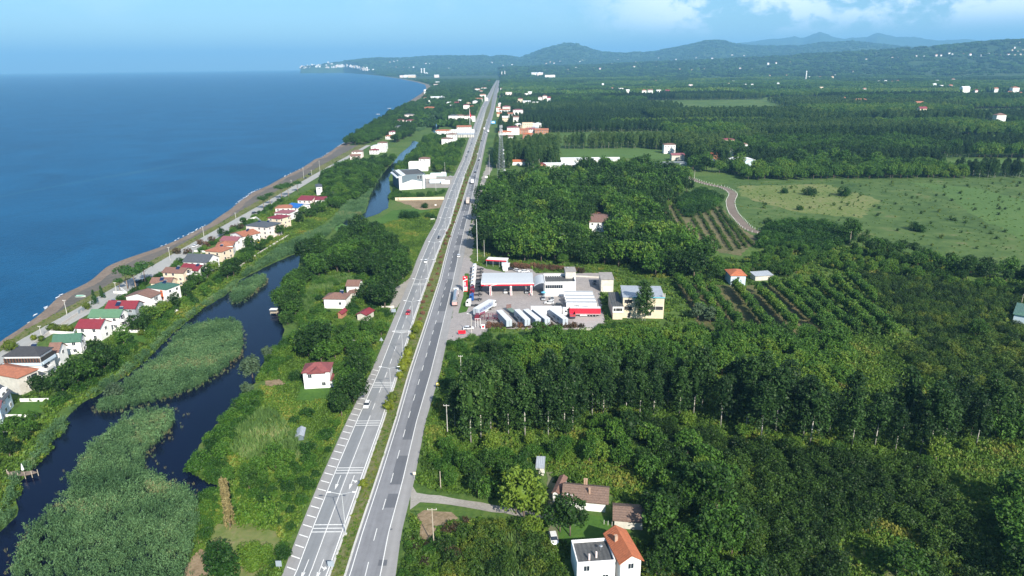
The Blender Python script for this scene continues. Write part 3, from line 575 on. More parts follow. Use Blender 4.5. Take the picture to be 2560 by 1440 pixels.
def trunkmesh(name, m, h, r0, seed, limbs=4, lh=0.5, spread=1.8, lean=0.0):
    b = MB(); rr = random.Random(seed); top = (lean, rr.uniform(-.2, .2), h); mid = (lean*0.4+rr.uniform(-.12, .12), rr.uniform(-.12, .12), h*0.5)
    b.tube((0, 0, -0.2), mid, r0, r0*0.72, 7); b.tube(mid, top, r0*0.72, r0*0.22, 6)
    for i in range(limbs):
        t = lh+(0.9-lh)*i/max(1, limbs); a = rr.uniform(0, 6.28); p = Vector(mid).lerp(Vector(top), max(0, (t-0.5)*2)) if t > 0.5 else Vector((0, 0, 0)).lerp(Vector(mid), t*2)
        b.tube(p, p+Vector((cos(a)*spread, sin(a)*spread, h*0.16)), r0*0.35, r0*0.1, 5)
    return b.mesh(name, m, True)
KINDS = {}
def kind(name, variants, cat): KINDS[name] = dict(v=variants, cat=cat, pl=[])
def v_broad(s, m, h=10.0, r=4.3):
    cz = h*0.60; rz = h*0.42
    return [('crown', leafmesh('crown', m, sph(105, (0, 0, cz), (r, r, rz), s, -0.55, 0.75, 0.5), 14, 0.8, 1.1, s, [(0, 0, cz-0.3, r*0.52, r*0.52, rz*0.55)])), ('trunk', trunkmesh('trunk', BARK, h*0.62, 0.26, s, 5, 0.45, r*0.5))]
def v_poplar(s):
    h = 19.0; r = np.random.default_rng(s); b0 = r.uniform(2.2, 4.4); n = 150; z = b0+(h-b0)*r.random(n)**0.85; t = (z-b0)/(h-b0); rad = r.uniform(2.9, 3.9)*np.sin(np.clip(0.14+t*0.86, 0, 1)*pi)**0.5*(0.5+0.6*r.random(n)); a = r.random(n)*2*pi
    c = np.stack([rad*np.cos(a), rad*np.sin(a), z], -1)
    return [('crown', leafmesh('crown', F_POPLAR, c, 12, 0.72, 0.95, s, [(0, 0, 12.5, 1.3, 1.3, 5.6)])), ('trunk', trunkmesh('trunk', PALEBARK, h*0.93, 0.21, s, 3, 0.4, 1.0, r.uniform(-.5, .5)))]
def v_young(s):
    return [('crown', leafmesh('crown', F_BROAD, sph(42, (0, 0, 3.9), (1.75, 1.75, 2.3), s, -0.8, 0.75, 0.25), 12, 0.62, 0.75, s, [(0, 0, 3.9, 1.1, 1.1, 1.5)])), ('trunk', trunkmesh('trunk', BARK, 3.4, 0.09, s, 2, 0.5, 0.6))]
def v_bush(s, m, rx=1.7, rz=1.6, n=34, size=0.5, per=12):
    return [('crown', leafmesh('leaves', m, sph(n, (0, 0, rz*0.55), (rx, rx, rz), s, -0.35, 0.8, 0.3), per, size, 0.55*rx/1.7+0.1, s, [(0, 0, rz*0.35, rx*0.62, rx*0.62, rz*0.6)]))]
def v_pine(s):
    c = np.concatenate([sph(60, (0.3, 0, 9.2), (4.4, 4.4, 1.9), s, -0.25, 0.85, 0.25)])
    return [('crown', leafmesh('crown', F_PINE, c, 16, 0.55, 0.95, s, [(0.3, 0, 9.0, 3.2, 3.2, 1.1)])), ('trunk', trunkmesh('trunk', mat('pine bark', (0.24, 0.17, 0.12), 0.9, 0.25, 4), 8.8, 0.3, s, 6, 0.7, 2.4, 0.4))]
def v_cone(s, m, h=7.0, r=1.5, n=60, size=0.45):
    q = np.random.default_rng(s); z = h*q.random(n)**1.2*0.95+0.25; rad = r*(1-z/h)**0.8*(0.8+0.3*q.random(n)); a = q.random(n)*2*pi
    return [('crown', leafmesh('crown', m, np.stack([rad*np.cos(a), rad*np.sin(a), z], -1), 12, size, 0.45, s, [(0, 0, h*0.4, r*0.6, r*0.6, h*0.38)])), ('trunk', trunkmesh('trunk', BARK, h*0.5, 0.12, s, 0))]
def v_globe(s, m, r=1.5, h=2.6, size=0.3):
    return [('crown', leafmesh('leaves', m, sph(48, (0, 0, h*0.52), (r, r, h*0.5), s, -0.9, 0.92, 0.08), 14, size, 0.34, s, [(0, 0, h*0.5, r*0.85, r*0.85, h*0.43)]))]
def tuft(name, m, n, h, spread, w, s, lean=0.25, tip=None):
    q = np.random.default_rng(s); a = q.random(n)*2*pi; r = np.sqrt(q.random(n))*spread; bx = r*np.cos(a); by = r*np.sin(a)
    hh = h*(0.65+0.45*q.random(n)); tx = bx+q.normal(0, lean, n)*hh*0.5; ty = by+q.normal(0, lean, n)*hh*0.5; th = q.random(n)*pi; wx = np.cos(th)*w/2; wy = np.sin(th)*w/2; z0 = np.zeros(n)
    mx, my = (bx*0.4+tx*0.6), (by*0.4+ty*0.6)
    v = np.stack([np.stack([bx-wx*0.4, by-wy*0.4, z0], -1), np.stack([mx+wx, my+wy, hh*0.6], -1), np.stack([tx, ty, hh], -1), np.stack([mx-wx, my-wy, hh*0.6], -1)], 1).reshape(-1, 3)
    return mesh_np(name, v, np.arange(n*4).reshape(-1, 4), m, q.random(n))
kind('poplar_tree', [v_poplar(s) for s in (1, 2, 3, 4, 5, 6, 7)], 'tree')
kind('broadleaf_tree', [v_broad(s, F_BROAD, h_, r_) for s, h_, r_ in ((11, 10, 4.3), (12, 11.5, 4.0), (13, 9, 4.6), (14, 10.5, 3.7), (15, 9.5, 4.4), (16, 12.5, 4.2), (17, 8.5, 4.0))], 'tree')
kind('young_tree', [v_young(s) for s in (21, 22, 23)], 'tree')
kind('hazel_bush', [v_bush(s, F_HAZEL, 2.3, 2.6, 62, 0.46, 14) for s in (31, 32, 33, 34)], 'bush')
kind('green_shrub', [v_bush(s, F_BRIGHT, 1.7, 1.7, 60, 0.34, 18) for s in (41, 42, 43, 44)], 'shrub')
kind('stone_pine', [v_pine(s) for s in (51, 52)], 'tree')
kind('willow_tree', [v_broad(s, F_WILLOW, 7.0, 3.0) for s in (61, 62)], 'tree')
kind('oleander_bush', [v_bush(s, F_RED, 1.5, 1.7, 30, 0.42, 12) for s in (71, 72)], 'bush')
kind('golden_shrub', [v_globe(s, F_YEL) for s in (81, 82)], 'shrub')
kind('cypress_tree', [v_cone(s, F_PINE) for s in (91,)], 'tree')
kind('small_seedling', [v_bush(s, F_HAZEL, 0.8, 0.9, 12, 0.4, 9) for s in (95, 96)], 'shrub')
def put(k, x, y, s=1.0, label=None, group=None, tint=None, rz=None, sz=None):
    KINDS[k]['pl'].append((x, y, s, label, group, random.random() if tint is None else tint, random.uniform(0, 6.28) if rz is None else rz, random.randrange(len(KINDS[k]['v'])), sz or 1.0))
EXCB = None
def free(pts, extra=()):
    """drop points that fall on roads, yards, water or buildings"""
    ok = np.ones(len(pts), bool)
    for q in list(EXC)+list(extra):
        a = np.array(q); bb = (a[:, 0].min(), a[:, 0].max(), a[:, 1].min(), a[:, 1].max())
        w = ok & (pts[:, 0] > bb[0]) & (pts[:, 0] < bb[1]) & (pts[:, 1] > bb[2]) & (pts[:, 1] < bb[3])
        if w.any(): idx = np.nonzero(w)[0]; ok[idx[inside(pts[idx], q)]] = False
    y = pts[:, 1]; lo = np.interp(y, YH, [LO(v) for v in YH])-1.0; ro = np.interp(y, YH, [RO(v) for v in YH])+1.2; cl = np.interp(y, YC, [vg_l(v) for v in YC]); cr = np.interp(y, YC, [cr_r(v) for v in YC])+1.0
    ok &= ~((pts[:, 0] > lo) & (pts[:, 0] < ro)); ok &= pts[:, 0] > np.where(y < YC[-1], cr, -1e9)
    return ok
def spots(poly, spacing, jit=0.35, seed=0, px=True, ang=0.0):
    w = xyl(poly) if px else poly; a = np.array(w); r = np.random.default_rng(seed+len(poly)); c = a.mean(0)
    R = max(np.ptp(a[:, 0]), np.ptp(a[:, 1]))*0.75+spacing; u = np.arange(-R, R, spacing); X, Y = np.meshgrid(u, u); X[1::2] += spacing/2
    X = X.ravel()+r.uniform(-jit, jit, X.size)*spacing; Y = Y.ravel()+r.uniform(-jit, jit, Y.size)*spacing
    p = np.stack([c[0]+X*cos(ang)-Y*sin(ang), c[1]+X*sin(ang)+Y*cos(ang)], -1)
    p = p[inside(p, w)]; return p[free(p)]
ZONES = []
def zone(k, poly, spacing, smin, smax, label, group, tint=(0, 1), jit=0.35, ang=0.0, keep=1.0, sz=None): ZONES.append((k, poly, spacing, smin, smax, label, group, tint, jit, ang, keep, sz))
def run_zones():
    for i, (k, poly, spacing, smin, smax, label, group, tint, jit, ang, keep, sz) in enumerate(ZONES):
        for x, y in spots(poly, spacing, jit, i*13+1, True, ang):
            if random.random() < keep: put(k, float(x), float(y), random.uniform(smin, smax), label, group, random.uniform(*tint), None, sz)
def in_view(x, y, h):
    for z in (0, h):
        v = Vector((x, y, z-CAM_H)); f = y*cos(PITCH)-(z-CAM_H)*sin(PITCH)
        if f <= 0: continue
        up = y*sin(PITCH)+(z-CAM_H)*cos(PITCH); u = x/f*FPX; w = up/f*FPX
        if abs(u) < 1330 and abs(w) < 780: return True
    return False
# geometry-nodes scatter for what is too many to count
def scatter(name, pts, protos, label, cat=None, extra_rot=True):
    """pts: rows of x, y, z, scale, rotation, tint, variant, height factor"""
    if len(pts) == 0: return None
    a = np.array(pts, dtype=float); me = bpy.data.meshes.new(name); me.vertices.add(len(a)); me.vertices.foreach_set('co', a[:, :3].astype(np.float32).ravel())
    for nm, col in (('sc', 3), ('rz', 4), ('tint', 5), ('hf', 7)):
        at = me.attributes.new(nm, 'FLOAT', 'POINT'); at.data.foreach_set('value', a[:, col].astype(np.float32))
    at = me.attributes.new('vi', 'INT', 'POINT'); at.data.foreach_set('value', a[:, 6].astype(np.int32))
    o = link(name, me); c = bpy.data.collections.new(name+' kinds')
    for i, pr in enumerate(protos):
        q = bpy.data.objects.new('%s source %02d' % (name, i), pr); c.objects.link(q)
    ng = bpy.data.node_groups.new(name, 'GeometryNodeTree'); ng.interface.new_socket('Geometry', in_out='INPUT', socket_type='NodeSocketGeometry'); ng.interface.new_socket('Geometry', in_out='OUTPUT', socket_type='NodeSocketGeometry')
    N = ng.nodes.new; L = ng.links.new; gi = N('NodeGroupInput'); go = N('NodeGroupOutput'); ip = N('GeometryNodeInstanceOnPoints'); ci = N('GeometryNodeCollectionInfo')
    ci.inputs['Collection'].default_value = c; ci.inputs['Separate Children'].default_value = True; ci.inputs['Reset Children'].default_value = True
    def at(nm, t='FLOAT'): n = N('GeometryNodeInputNamedAttribute'); n.data_type = t; n.inputs[0].default_value = nm; return n.outputs['Attribute']
    L(gi.outputs[0], ip.inputs['Points']); L(ci.outputs[0], ip.inputs['Instance']); ip.inputs['Pick Instance'].default_value = True; L(at('vi', 'INT'), ip.inputs['Instance Index'])
    cr = N('ShaderNodeCombineXYZ'); L(at('rz'), cr.inputs[2]); L(cr.outputs[0], ip.inputs['Rotation'])
    cs = N('ShaderNodeCombineXYZ'); sc = at('sc'); hf = N('ShaderNodeMath'); hf.operation = 'MULTIPLY'; L(sc, hf.inputs[0]); L(at('hf'), hf.inputs[1]); L(sc, cs.inputs[0]); L(sc, cs.inputs[1]); L(hf.outputs[0], cs.inputs[2]); L(cs.outputs[0], ip.inputs['Scale'])
    L(ip.outputs[0], go.inputs[0]); md = o.modifiers.new('scatter', 'NODES'); md.node_group = ng
    return tag(o, label, cat, None, 'stuff')
def joined(name, parts):
    """one mesh out of a plant's parts, for scattering"""
    V = []; F = []; M = []; LF = []; mats = []; n0 = 0; out = bpy.data.meshes.new(name); vs = []; loops = []; starts = []; tots = []; mi = []; lf = []
    k = 0
    for j, (_, me) in enumerate(parts):
        nv = len(me.vertices); co = np.empty(nv*3, np.float32); me.vertices.foreach_get('co', co); vs.append(co)
        nl = len(me.loops); li = np.empty(nl, np.int32); me.loops.foreach_get('vertex_index', li); loops.append(li+n0)
        nf = len(me.polygons); tt = np.empty(nf, np.int32); me.polygons.foreach_get('loop_total', tt); tots.append(tt); mi.append(np.full(nf, j, np.int32)); mats.append(me.materials[0]); n0 += nv
        a = me.attributes.get('lf')
        if a: q = np.empty(nf, np.float32); a.data.foreach_get('value', q)
        else: q = np.full(nf, 0.5, np.float32)
        lf.append(q)
    vs = np.concatenate(vs); loops = np.concatenate(loops); tots = np.concatenate(tots); st = np.concatenate([[0], np.cumsum(tots)[:-1]])
    out.vertices.add(len(vs)//3); out.vertices.foreach_set('co', vs); out.loops.add(len(loops)); out.loops.foreach_set('vertex_index', loops)
    out.polygons.add(len(tots)); out.polygons.foreach_set('loop_start', st.astype(np.int32)); out.polygons.foreach_set('loop_total', tots)
    for m in mats: out.materials.append(m)
    out.polygons.foreach_set('material_index', np.concatenate(mi)); out.update(calc_edges=True)
    a = out.attributes.new('lf', 'FLOAT', 'FACE'); a.data.foreach_set('value', np.concatenate(lf)); return out
STUFFLABEL = {}
def flush_plants(limit=300):
    for k, d in KINDS.items():
        pl = [p for p in d['pl'] if in_view(p[0], p[1], 20*p[2])]
        pl.sort(key=lambda p: -p[2]/max(1, sqrt(p[0]**2+p[1]**2))); first = pl[:limit]; rest = pl[limit:]
        single = all(len(v) == 1 for v in d['v'])
        for (x, y, s, label, group, tint, rz, vi, sz) in first:
            parts = d['v'][vi]; loc = (x, y, G(x, y)-0.05)
            if single: r = link(k, parts[0][1], None, loc, rz); r['tint'] = tint
            else:
                r = link(k, None, None, loc, rz)
                for nm, me in parts: c = link(nm, me, r); c['tint'] = tint
            r.scale = (s, s, s*sz); tag(r, label or STUFFLABEL.get(k, k.replace('_', ' ')), d['cat'], group)
        if rest:
            protos = [joined(k+' whole', v) if len(v) > 1 else v[0][1] for v in d['v']]
            scatter(k+'_wood' if 'tree' in k else k+'_growth', [(x, y, G(x, y)-0.05, s, rz, tint, vi, sz) for (x, y, s, label, group, tint, rz, vi, sz) in rest], protos, STUFFLABEL.get(k, k.replace('_', ' ')+' mass further off'))
# ---------------------------------------------------------------- buildings
def rm(name, c, var=0.18, bands=None, rough=0.7, scale=1.2, **k): return mat(name, c, rough, var, scale, bands=bands, **k)
ROOFS = dict(brick=rm('brick tile roof', (0.33, 0.125, 0.07), 0.25, (0.6, 1)), orange=rm('orange tile roof', (0.42, 0.13, 0.055), 0.22, (0.6, 1)), brown=rm('brown tile roof', (0.19, 0.105, 0.08), 0.22, (0.6, 1)), rust=rm('weathered brown tile', (0.155, 0.10, 0.075), 0.35, (0.6, 1), scale=3),
    crimson=rm('crimson metal roof', (0.21, 0.030, 0.040), 0.12, (0.5, 0), 0.45), dullred=rm('dull red tile roof', (0.20, 0.055, 0.055), 0.2, (0.6, 1)), slate=rm('slate shingle roof', (0.075, 0.085, 0.10), 0.15, (0.5, 1)), green=rm('light green metal roof', (0.10, 0.20, 0.115), 0.12, (0.5, 0), 0.45), dgreen=rm('dark green metal roof', (0.055, 0.135, 0.09), 0.15, (0.5, 0), 0.45),
    blue=rm('blue metal roof', (0.02, 0.13, 0.42), 0.12, (0.5, 0), 0.4), white=rm('white sheet roof', (0.74, 0.76, 0.78), 0.06, (0.8, 0), 0.5), grey=rm('grey sheet roof', (0.33, 0.36, 0.40), 0.12, (0.5, 0), 0.5), felt=rm('dark roofing felt', (0.075, 0.078, 0.08), 0.25, (1.0, 0), 0.9), conc=rm('bare concrete', (0.29, 0.27, 0.25), 0.25, None, 0.9, 0.6), purple=rm('mauve tile roof', (0.24, 0.085, 0.10), 0.2, (0.6, 1)), black=rm('dark shingles', (0.045, 0.045, 0.05), 0.2, (0.5, 1)))
WALLS = {k: mat(n, c, 0.85, v, 0.7) for k, (n, c, v) in dict(white=('white render', (0.80, 0.79, 0.77), 0.05), cream=('cream render', (0.68, 0.56, 0.42), 0.08), pink=('pinkish render', (0.76, 0.64, 0.60), 0.06), blue=('pale blue render', (0.50, 0.60, 0.68), 0.06), greyw=('grey render', (0.27, 0.31, 0.34), 0.06), dgrey=('grey panel', (0.125, 0.165, 0.195), 0.05), yellow=('yellowed render', (0.66, 0.56, 0.41), 0.14), dirty=('weathered render', (0.55, 0.52, 0.46), 0.15), brick=('brick wall', (0.36, 0.17, 0.10), 0.25), concw=('raw concrete wall', (0.46, 0.43, 0.40), 0.12)).items()}
FRAME = mat('window frame', (0.75, 0.75, 0.74), 0.5, 0.05); PANE = mat('window glass', (0.02, 0.028, 0.04), 0.12, 0.3, 0.5, spec=0.6); DARK = mat('dark opening', (0.03, 0.028, 0.027), 0.8, 0.3); SOLAR = mat('solar panel', (0.012, 0.025, 0.07), 0.15, 0.2, 1); METAL = mat('galvanised steel', (0.42, 0.44, 0.46), 0.45, 0.12, 3, 0.6); RAIL = mat('pale railing', (0.68, 0.68, 0.67), 0.6, 0.08); CHIM = mat('chimney brick', (0.42, 0.28, 0.2), 0.9, 0.2, 3)
_win = {}
def window(parent, c, w, h, rz, dark=False):
    k = (round(w, 2), round(h, 2), dark)
    if k not in _win:
        f = MB(); t = 0.09
        for x in (-w/2, w/2): f.box((x, 0, 0), (t, 0.14, h+t))
        for z in (-h/2, h/2): f.box((0, 0, z), (w-t, 0.14, t))
        if w > 0.9: f.box((0, 0, 0), (t*0.7, 0.12, h-t))
        g = MB(); g.box((0, 0.0, 0), (w-t, 0.05, h-t)); _win[k] = (f.mesh('window', FRAME), g.mesh('pane', DARK if dark else PANE))
    o = link('window', _win[k][0], parent, c, rz); link('pane', _win[k][1], o, (0, -0.02 if not dark else -0.05, 0)); return o
def heater(parent, c, rz=0.0, s=1.0):
    b = MB(); b.quad((-1*s, -.9*s, 0.25), (1*s, -.9*s, 0.25), (1*s, .7*s, 1.35*s), (-1*s, .7*s, 1.35*s)); b.quad((-1*s, .7*s, 1.29*s), (1*s, .7*s, 1.29*s), (1*s, -.9*s, 0.19), (-1*s, -.9*s, 0.19))
    o = b.build('solar_heater', SOLAR, parent, c, rz); t = MB(); t.tube((-0.75*s, 1.0*s, 1.5*s), (0.75*s, 1.0*s, 1.5*s), 0.28*s, None, 10); t.build('tank', METAL, o); [MB().tube((x*s, y*s, -0.3), (x*s, y*s, z*s), 0.04, None, 4).build('stand_leg', METAL, o) for x in (-.8, .8) for y, z in ((-.8, .25), (.9, 1.3))]; return o
def shell(root, w, d, ze, kind, rise, wallm, roofm, o=0.5, gable=None):
    hw_, hd = w/2, d/2; wl = MB(); rf = MB(); t = 0.22
    if kind == 'gx':
        wl.extr([(-hd, -0.3), (hd, -0.3), (hd, ze), (0, ze+rise-0.06), (-hd, ze)], -hw_, hw_, 'x'); a = hd+o; z0 = ze-o*rise/hd
        rf.extr([(-a, z0), (0, ze+rise), (a, z0), (a, z0+t), (0, ze+rise+t), (-a, z0+t)], -hw_-o, hw_+o, 'x')
    elif kind == 'gy':
        wl.extr([(-hw_, -0.3), (hw_, -0.3), (hw_, ze), (0, ze+rise-0.06), (-hw_, ze)], -hd, hd, 'y'); a = hw_+o; z0 = ze-o*rise/hw_
        rf.extr([(-a, z0), (0, ze+rise), (a, z0), (a, z0+t), (0, ze+rise+t), (-a, z0+t)], -hd-o, hd+o, 'y')
    elif kind == 'hip':
        wl.box((0, 0, ze/2-0.15), (w, d, ze+0.3)); W_, D_ = hw_+o, hd+o; rl = abs(W_-D_)*0.9; rx, ry = (rl, 0.0) if W_ >= D_ else (0.0, rl)
        e0 = [(-W_, -D_, ze+0.01), (W_, -D_, ze+0.01), (W_, D_, ze+0.01), (-W_, D_, ze+0.01)]; e1 = [(x, y, ze+t) for x, y, _ in e0]
        i = len(rf.v); rf.v += e0+e1+[(-rx, -ry, ze+rise), (rx, ry, ze+rise)]
        fs = [(3, 2, 1, 0), (0, 1, 5, 4), (1, 2, 6, 5), (2, 3, 7, 6), (3, 0, 4, 7)]
        fs += [(4, 5, 9, 8), (5, 6, 9), (6, 7, 8, 9), (7, 4, 8)] if rx > 0 else [(4, 5, 8), (5, 6, 9, 8), (6, 7, 9), (7, 4, 8, 9)]
        rf.f += fs; rf.m += [0]*len(fs)
    elif kind == 'shed':
        wl.extr([(-hd, -0.3), (hd, -0.3), (hd, ze+rise), (-hd, ze)], -hw_, hw_, 'x'); rf.extr([(-hd-o, ze-o*rise/d), (hd+o, ze+rise+o*rise/d), (hd+o, ze+rise+o*rise/d+t), (-hd-o, ze-o*rise/d+t)], -hw_-o, hw_+o, 'x')
        for q in range(len(wl.v)): 
            if wl.v[q][2] > 1: wl.v[q] = (wl.v[q][0], wl.v[q][1], wl.v[q][2]-0.05)
    elif kind == 'vault':
        pr = [(-hw_*cos(pi*k/12), ze+rise*sin(pi*k/12)) for k in range(13)]; wl.extr([(-hw_+.05, -0.3), (hw_-.05, -0.3)]+[(x*0.985, z-0.08) for x, z in reversed(pr)], -hd, hd, 'y')
        rf.extr([(x*1.02, z+0.15) for x, z in pr]+[(x, z-0.02) for x, z in reversed(pr)], -hd-o, hd+o, 'y')
    else:                                                               # flat with parapet
        wl.box((0, 0, ze/2-0.35), (w, d, ze-0.1)); p = 0.25
        for c, s in (((0, -hd+p/2, ze), (w, p, 0.8)), ((0, hd-p/2, ze), (w, p, 0.8)), ((-hw_+p/2, 0, ze), (p, d-2*p, 0.8)), ((hw_-p/2, 0, ze), (p, d-2*p, 0.8))): wl.box((c[0], c[1], ze), s)
        rf.box((0, 0, ze-0.33), (w-2*p, d-2*p, 0.12))
    wo = wl.build('wall', wallm, root); ro = rf.build('roof', roofm, root); return wo, ro
def keepout(root, w, d, front=4.0, side=1.5, back=1.0):
    a = root.rotation_euler.z; L0 = root.location; cr, sr = cos(a), sin(a)
    EXC.append([(L0.x+x*cr-y*sr, L0.y+x*sr+y*cr) for x, y in ((-w/2-side, -d/2-front), (w/2+side, -d/2-front), (w/2+side, d/2+back), (-w/2-side, d/2+back))])
def facade(root, w, d, ze, sides='fe', storeys=2, ww=1.3, wh=1.35, pitch=3.2, dark=False, skip=0.1, seed=1):
    r = random.Random(seed); sh = ze/storeys
    for s in sides:
        ln, off, rz = (w, -d/2, 0) if s == 'f' else (d, w/2, pi/2) if s == 'e' else (d, -w/2, -pi/2)
        n = max(1, int((ln-1.2)/pitch))
        for k in range(storeys):
            for i in range(n):
                if r.random() < skip: continue
                u = (i+0.5)/n*ln-ln/2; z = sh*k+sh*0.55; c = (u, off-0.03, z) if s == 'f' else (off+0.03, u, z) if s == 'e' else (off-0.03, u, z)
                window(root, c, ww, wh, rz, dark)
def balcony(root, x, y, z, w, dpt, rz=0.0):
    b = MB(); b.box((0, -dpt/2, 0), (w, dpt, 0.18)); o = b.build('balcony', RAIL, root, (x, y, z), rz)
    r = MB(); r.box((0, -dpt+0.06, 0.58), (w, 0.1, 0.95)); r.box((-w/2+0.05, -dpt/2, 0.58), (0.1, dpt-0.14, 0.95)); r.box((w/2-0.05, -dpt/2, 0.58), (0.1, dpt-0.14, 0.95)); r.build('railing', RAIL, o)
    g = MB(); g.box((0, 0.0, 1.25), (w*0.6, 0.05, 2.1)); g.build('balcony_door', PANE, o)
def chimney(roof, x, y, z, h=1.6): b = MB(); b.box((x, y, z+h/2), (0.42, 0.42, h)); b.box((x, y, z+h+0.06), (0.55, 0.55, 0.12)); b.build('chimney', CHIM, roof)
def house(label, A, B, C, ze, kind, rise, wall, roofc, name='house', sides='fe', storeys=2, o=0.5, cat='house', solar=(), chim=(), balc=(), group=None, seed=1, skip=0.15, front=4.0, depth=None, flip=False, dark=False, annex=None):
    """A, B: photo pixels of the front eave ends, C: back end of the side eave"""
    a, b, c = P(*A, ze), P(*B, ze), P(*C, ze); x = (b-a); x.z = 0; w = x.length; x.normalize(); y = Vector((-x.y, x.x, 0)); d = depth or max(5.0, abs((c-b).dot(y)))
    ctr = (a+b)/2+y*(d/2); ctr.z = G(ctr.x, ctr.y); root = thing(name, label, cat, ctr, atan2(x.y, x.x), group)
    w2, d2 = w-2*o*0.9, d-2*o*0.9
    wo, ro = shell(root, w2, d2, ze, kind, rise, WALLS[wall], ROOFS[roofc], o)
    if sides: facade(root, w2, d2, ze, sides, storeys, seed=seed, skip=skip, dark=dark)
    for (sx, sy, sz) in solar: heater(ro, (sx*w2, sy*d2, ze+sz), 0.0, 1.0)
    for (sx, sy) in chim: chimney(ro, sx*w2, sy*d2, ze+rise*0.5)
    for (s, u, z, bw) in balc:
        if s == 'f': balcony(root, u*w2, -d2/2, z, bw, 1.4)
        else: balcony(root, w2/2, u*d2, z, bw, 1.4, pi/2)
    keepout(root, w, d, front); return root, w2, d2
# --- beach houses, nearest first
house('pale blue corner house cut off by the left edge of the frame', (-45, 1030), (2, 1020), (10, 1012), 5.5, 'hip', 1.5, 'blue', 'purple', depth=6)
r_, w_, d_ = house('grey slate mansard house with dormer and pale blue side wall at the left edge', (-62, 1012), (4, 1004), (46, 973), 5.6, 'gy', 3.0, 'blue', 'slate', skip=0.2)
for yy_ in (-0.12, 0.3): dm = MB(); dm.box((w_/2-1.2, yy_*d_, 6.6), (2.0, 2.2, 1.5)); q = dm.build('dormer', WALLS['white'], r_); window(q, (w_/2-0.15, yy_*d_, 6.6), 1.5, 1.0, pi/2)
house('two storey house with plain orange tiled roof, second nearest at the left edge', (-42, 932), (43, 947), (82, 920), 6.5, 'hip', 1.9, 'dirty', 'brick', sides='e', balc=[('e', 0.28, 3.3, 3.5)], skip=0)
r_, w_, d_ = house('three storey villa with dark shingle hip roof and open brown top terrace', (5, 892), (99, 891), (139, 869), 9.2, 'hip', 2.4, 'white', 'black', storeys=3, sides='e', solar=[(0.12, 0.16, 1.0)], balc=[('e', -0.2, 3.1, 3.5)])
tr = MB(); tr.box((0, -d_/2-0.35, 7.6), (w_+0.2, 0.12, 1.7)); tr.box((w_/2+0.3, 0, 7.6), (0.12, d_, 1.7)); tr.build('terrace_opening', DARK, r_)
for i in range(13): p = MB(); p.box((-w_/2+w_*i/12, -d_/2-0.52, 7.6), (0.22, 0.2, 1.75)); p.build('terrace_post', mat('brown timber', (0.17, 0.08, 0.05), 0.8, 0.2), r_)
tr = MB(); tr.box((0, -d_/2-0.6, 6.2), (w_+1.4, 0.4, 1.0)); tr.box((w_/2+0.6, 0.2, 6.2), (0.4, d_, 1.0)); tr.build('parapet', WALLS['blue'], r_)
r_, w_, d_ = house('white house with arched windows tucked behind the dark roofed villa', (116, 880), (146, 879), (181, 862), 6.0, 'gx', 2.3, 'white', 'brown', sides='e')
r_, w_, d_ = house('long white house under a sagging grey green roof, left of the red roofed white house', (128, 857), (201, 852), (217, 839), 5.6, 'gx', 2.2, 'white', 'dgreen', storeys=2)
house('white box house with crimson metal roof, nearest red roof on the beach row', (186, 820), (249, 821), (280, 803), 5.6, 'gx', 2.3, 'white', 'crimson', chim=[(0.3, 0.1)], skip=0.25)
house('white house with light green metal roof and stacked balconies', (218, 793), (298, 793), (317, 778), 6.0, 'gx', 2.2, 'white', 'green', balc=[('e', -0.1, 0.7, 4), ('e', -0.1, 3.6, 4)], solar=[(0.42, 0.1, 1.3)])
house('grey walled house with crimson roof and two solar water heaters', (261, 771), (338, 771), (356, 756), 6.0, 'gx', 2.2, 'greyw', 'crimson', solar=[(-0.38, -0.05, 1.2), (-0.12, -0.3, 0.7)], skip=0)
house('tall white house with brown tiled gable facing the camera', (311, 742), (377, 745), (398, 731), 6.6, 'gy', 1.7, 'white', 'brown', sides='e', balc=[('e', 0, 0.8, 4), ('e', 0, 3.6, 4)])
house('low brown tiled house behind the green hip roof', (373, 707), (427, 707), (437, 697), 4.0, 'gx', 1.7, 'cream', 'brown', storeys=1, solar=[(0.0, -0.2, 0.5)])
r_, w_, d_ = house('white house with dark green hip roof and an orange panel on its front', (366, 719), (415, 725), (438, 709), 6.4, 'hip', 1.1, 'white', 'dgreen', sides='e', solar=[(-0.1, 0.2, 0.5)], skip=0)
pn = MB(); pn.box((0, 0, 0), (1.5, 0.1, 4.6)); pn.build('orange_panel', mat('orange panel', (0.55, 0.12, 0.04), 0.6, 0.1), r_, (w_*0.22, -d_/2-0.04, 3.4))
house('cream three storey house with brown roof and recessed balconies', (403, 681), (458, 683), (479, 671), 7.0, 'gx', 1.5, 'cream', 'brown', storeys=3, balc=[('e', 0.1, 2.6, 3.6), ('e', 0.1, 5.0, 3.6)], solar=[(0.1, -0.1, 0.8)])
house('white house with crimson roof and solar heater wedged behind the cream house', (448, 672), (494, 677), (518, 667), 5.6, 'gx', 2.0, 'white', 'crimson', solar=[(0.3, -0.1, 1.0)])
house('white house with big plain slate blue roof', (455, 654), (519, 656), (545, 641), 6.0, 'gx', 2.8, 'white', 'slate', skip=0, chim=[(0.0, 0.1)])
house('cream house with brick red hip roof, nearer of the joined pair', (510, 628), (553, 631), (577, 618), 5.8, 'hip', 1.8, 'cream', 'brick', solar=[(0.0, 0.2, 0.6)], dark=True)
house('cream house with orange hip roof, further of the joined pair', (538, 617), (583, 614), (602, 602), 6.0, 'hip', 1.9, 'white', 'brick', dark=True)
house('white house with mauve roof tucked behind the joined pair', (548, 601), (592, 603), (606, 594), 6.0, 'gx', 1.6, 'white', 'purple', sides='e')
house('white three storey house with brown red gable and rounded front', (573, 584), (608, 592), (631, 578), 7.6, 'gy', 1.6, 'white', 'brick', storeys=3, solar=[(0.1, 0.1, 1.2)], skip=0)
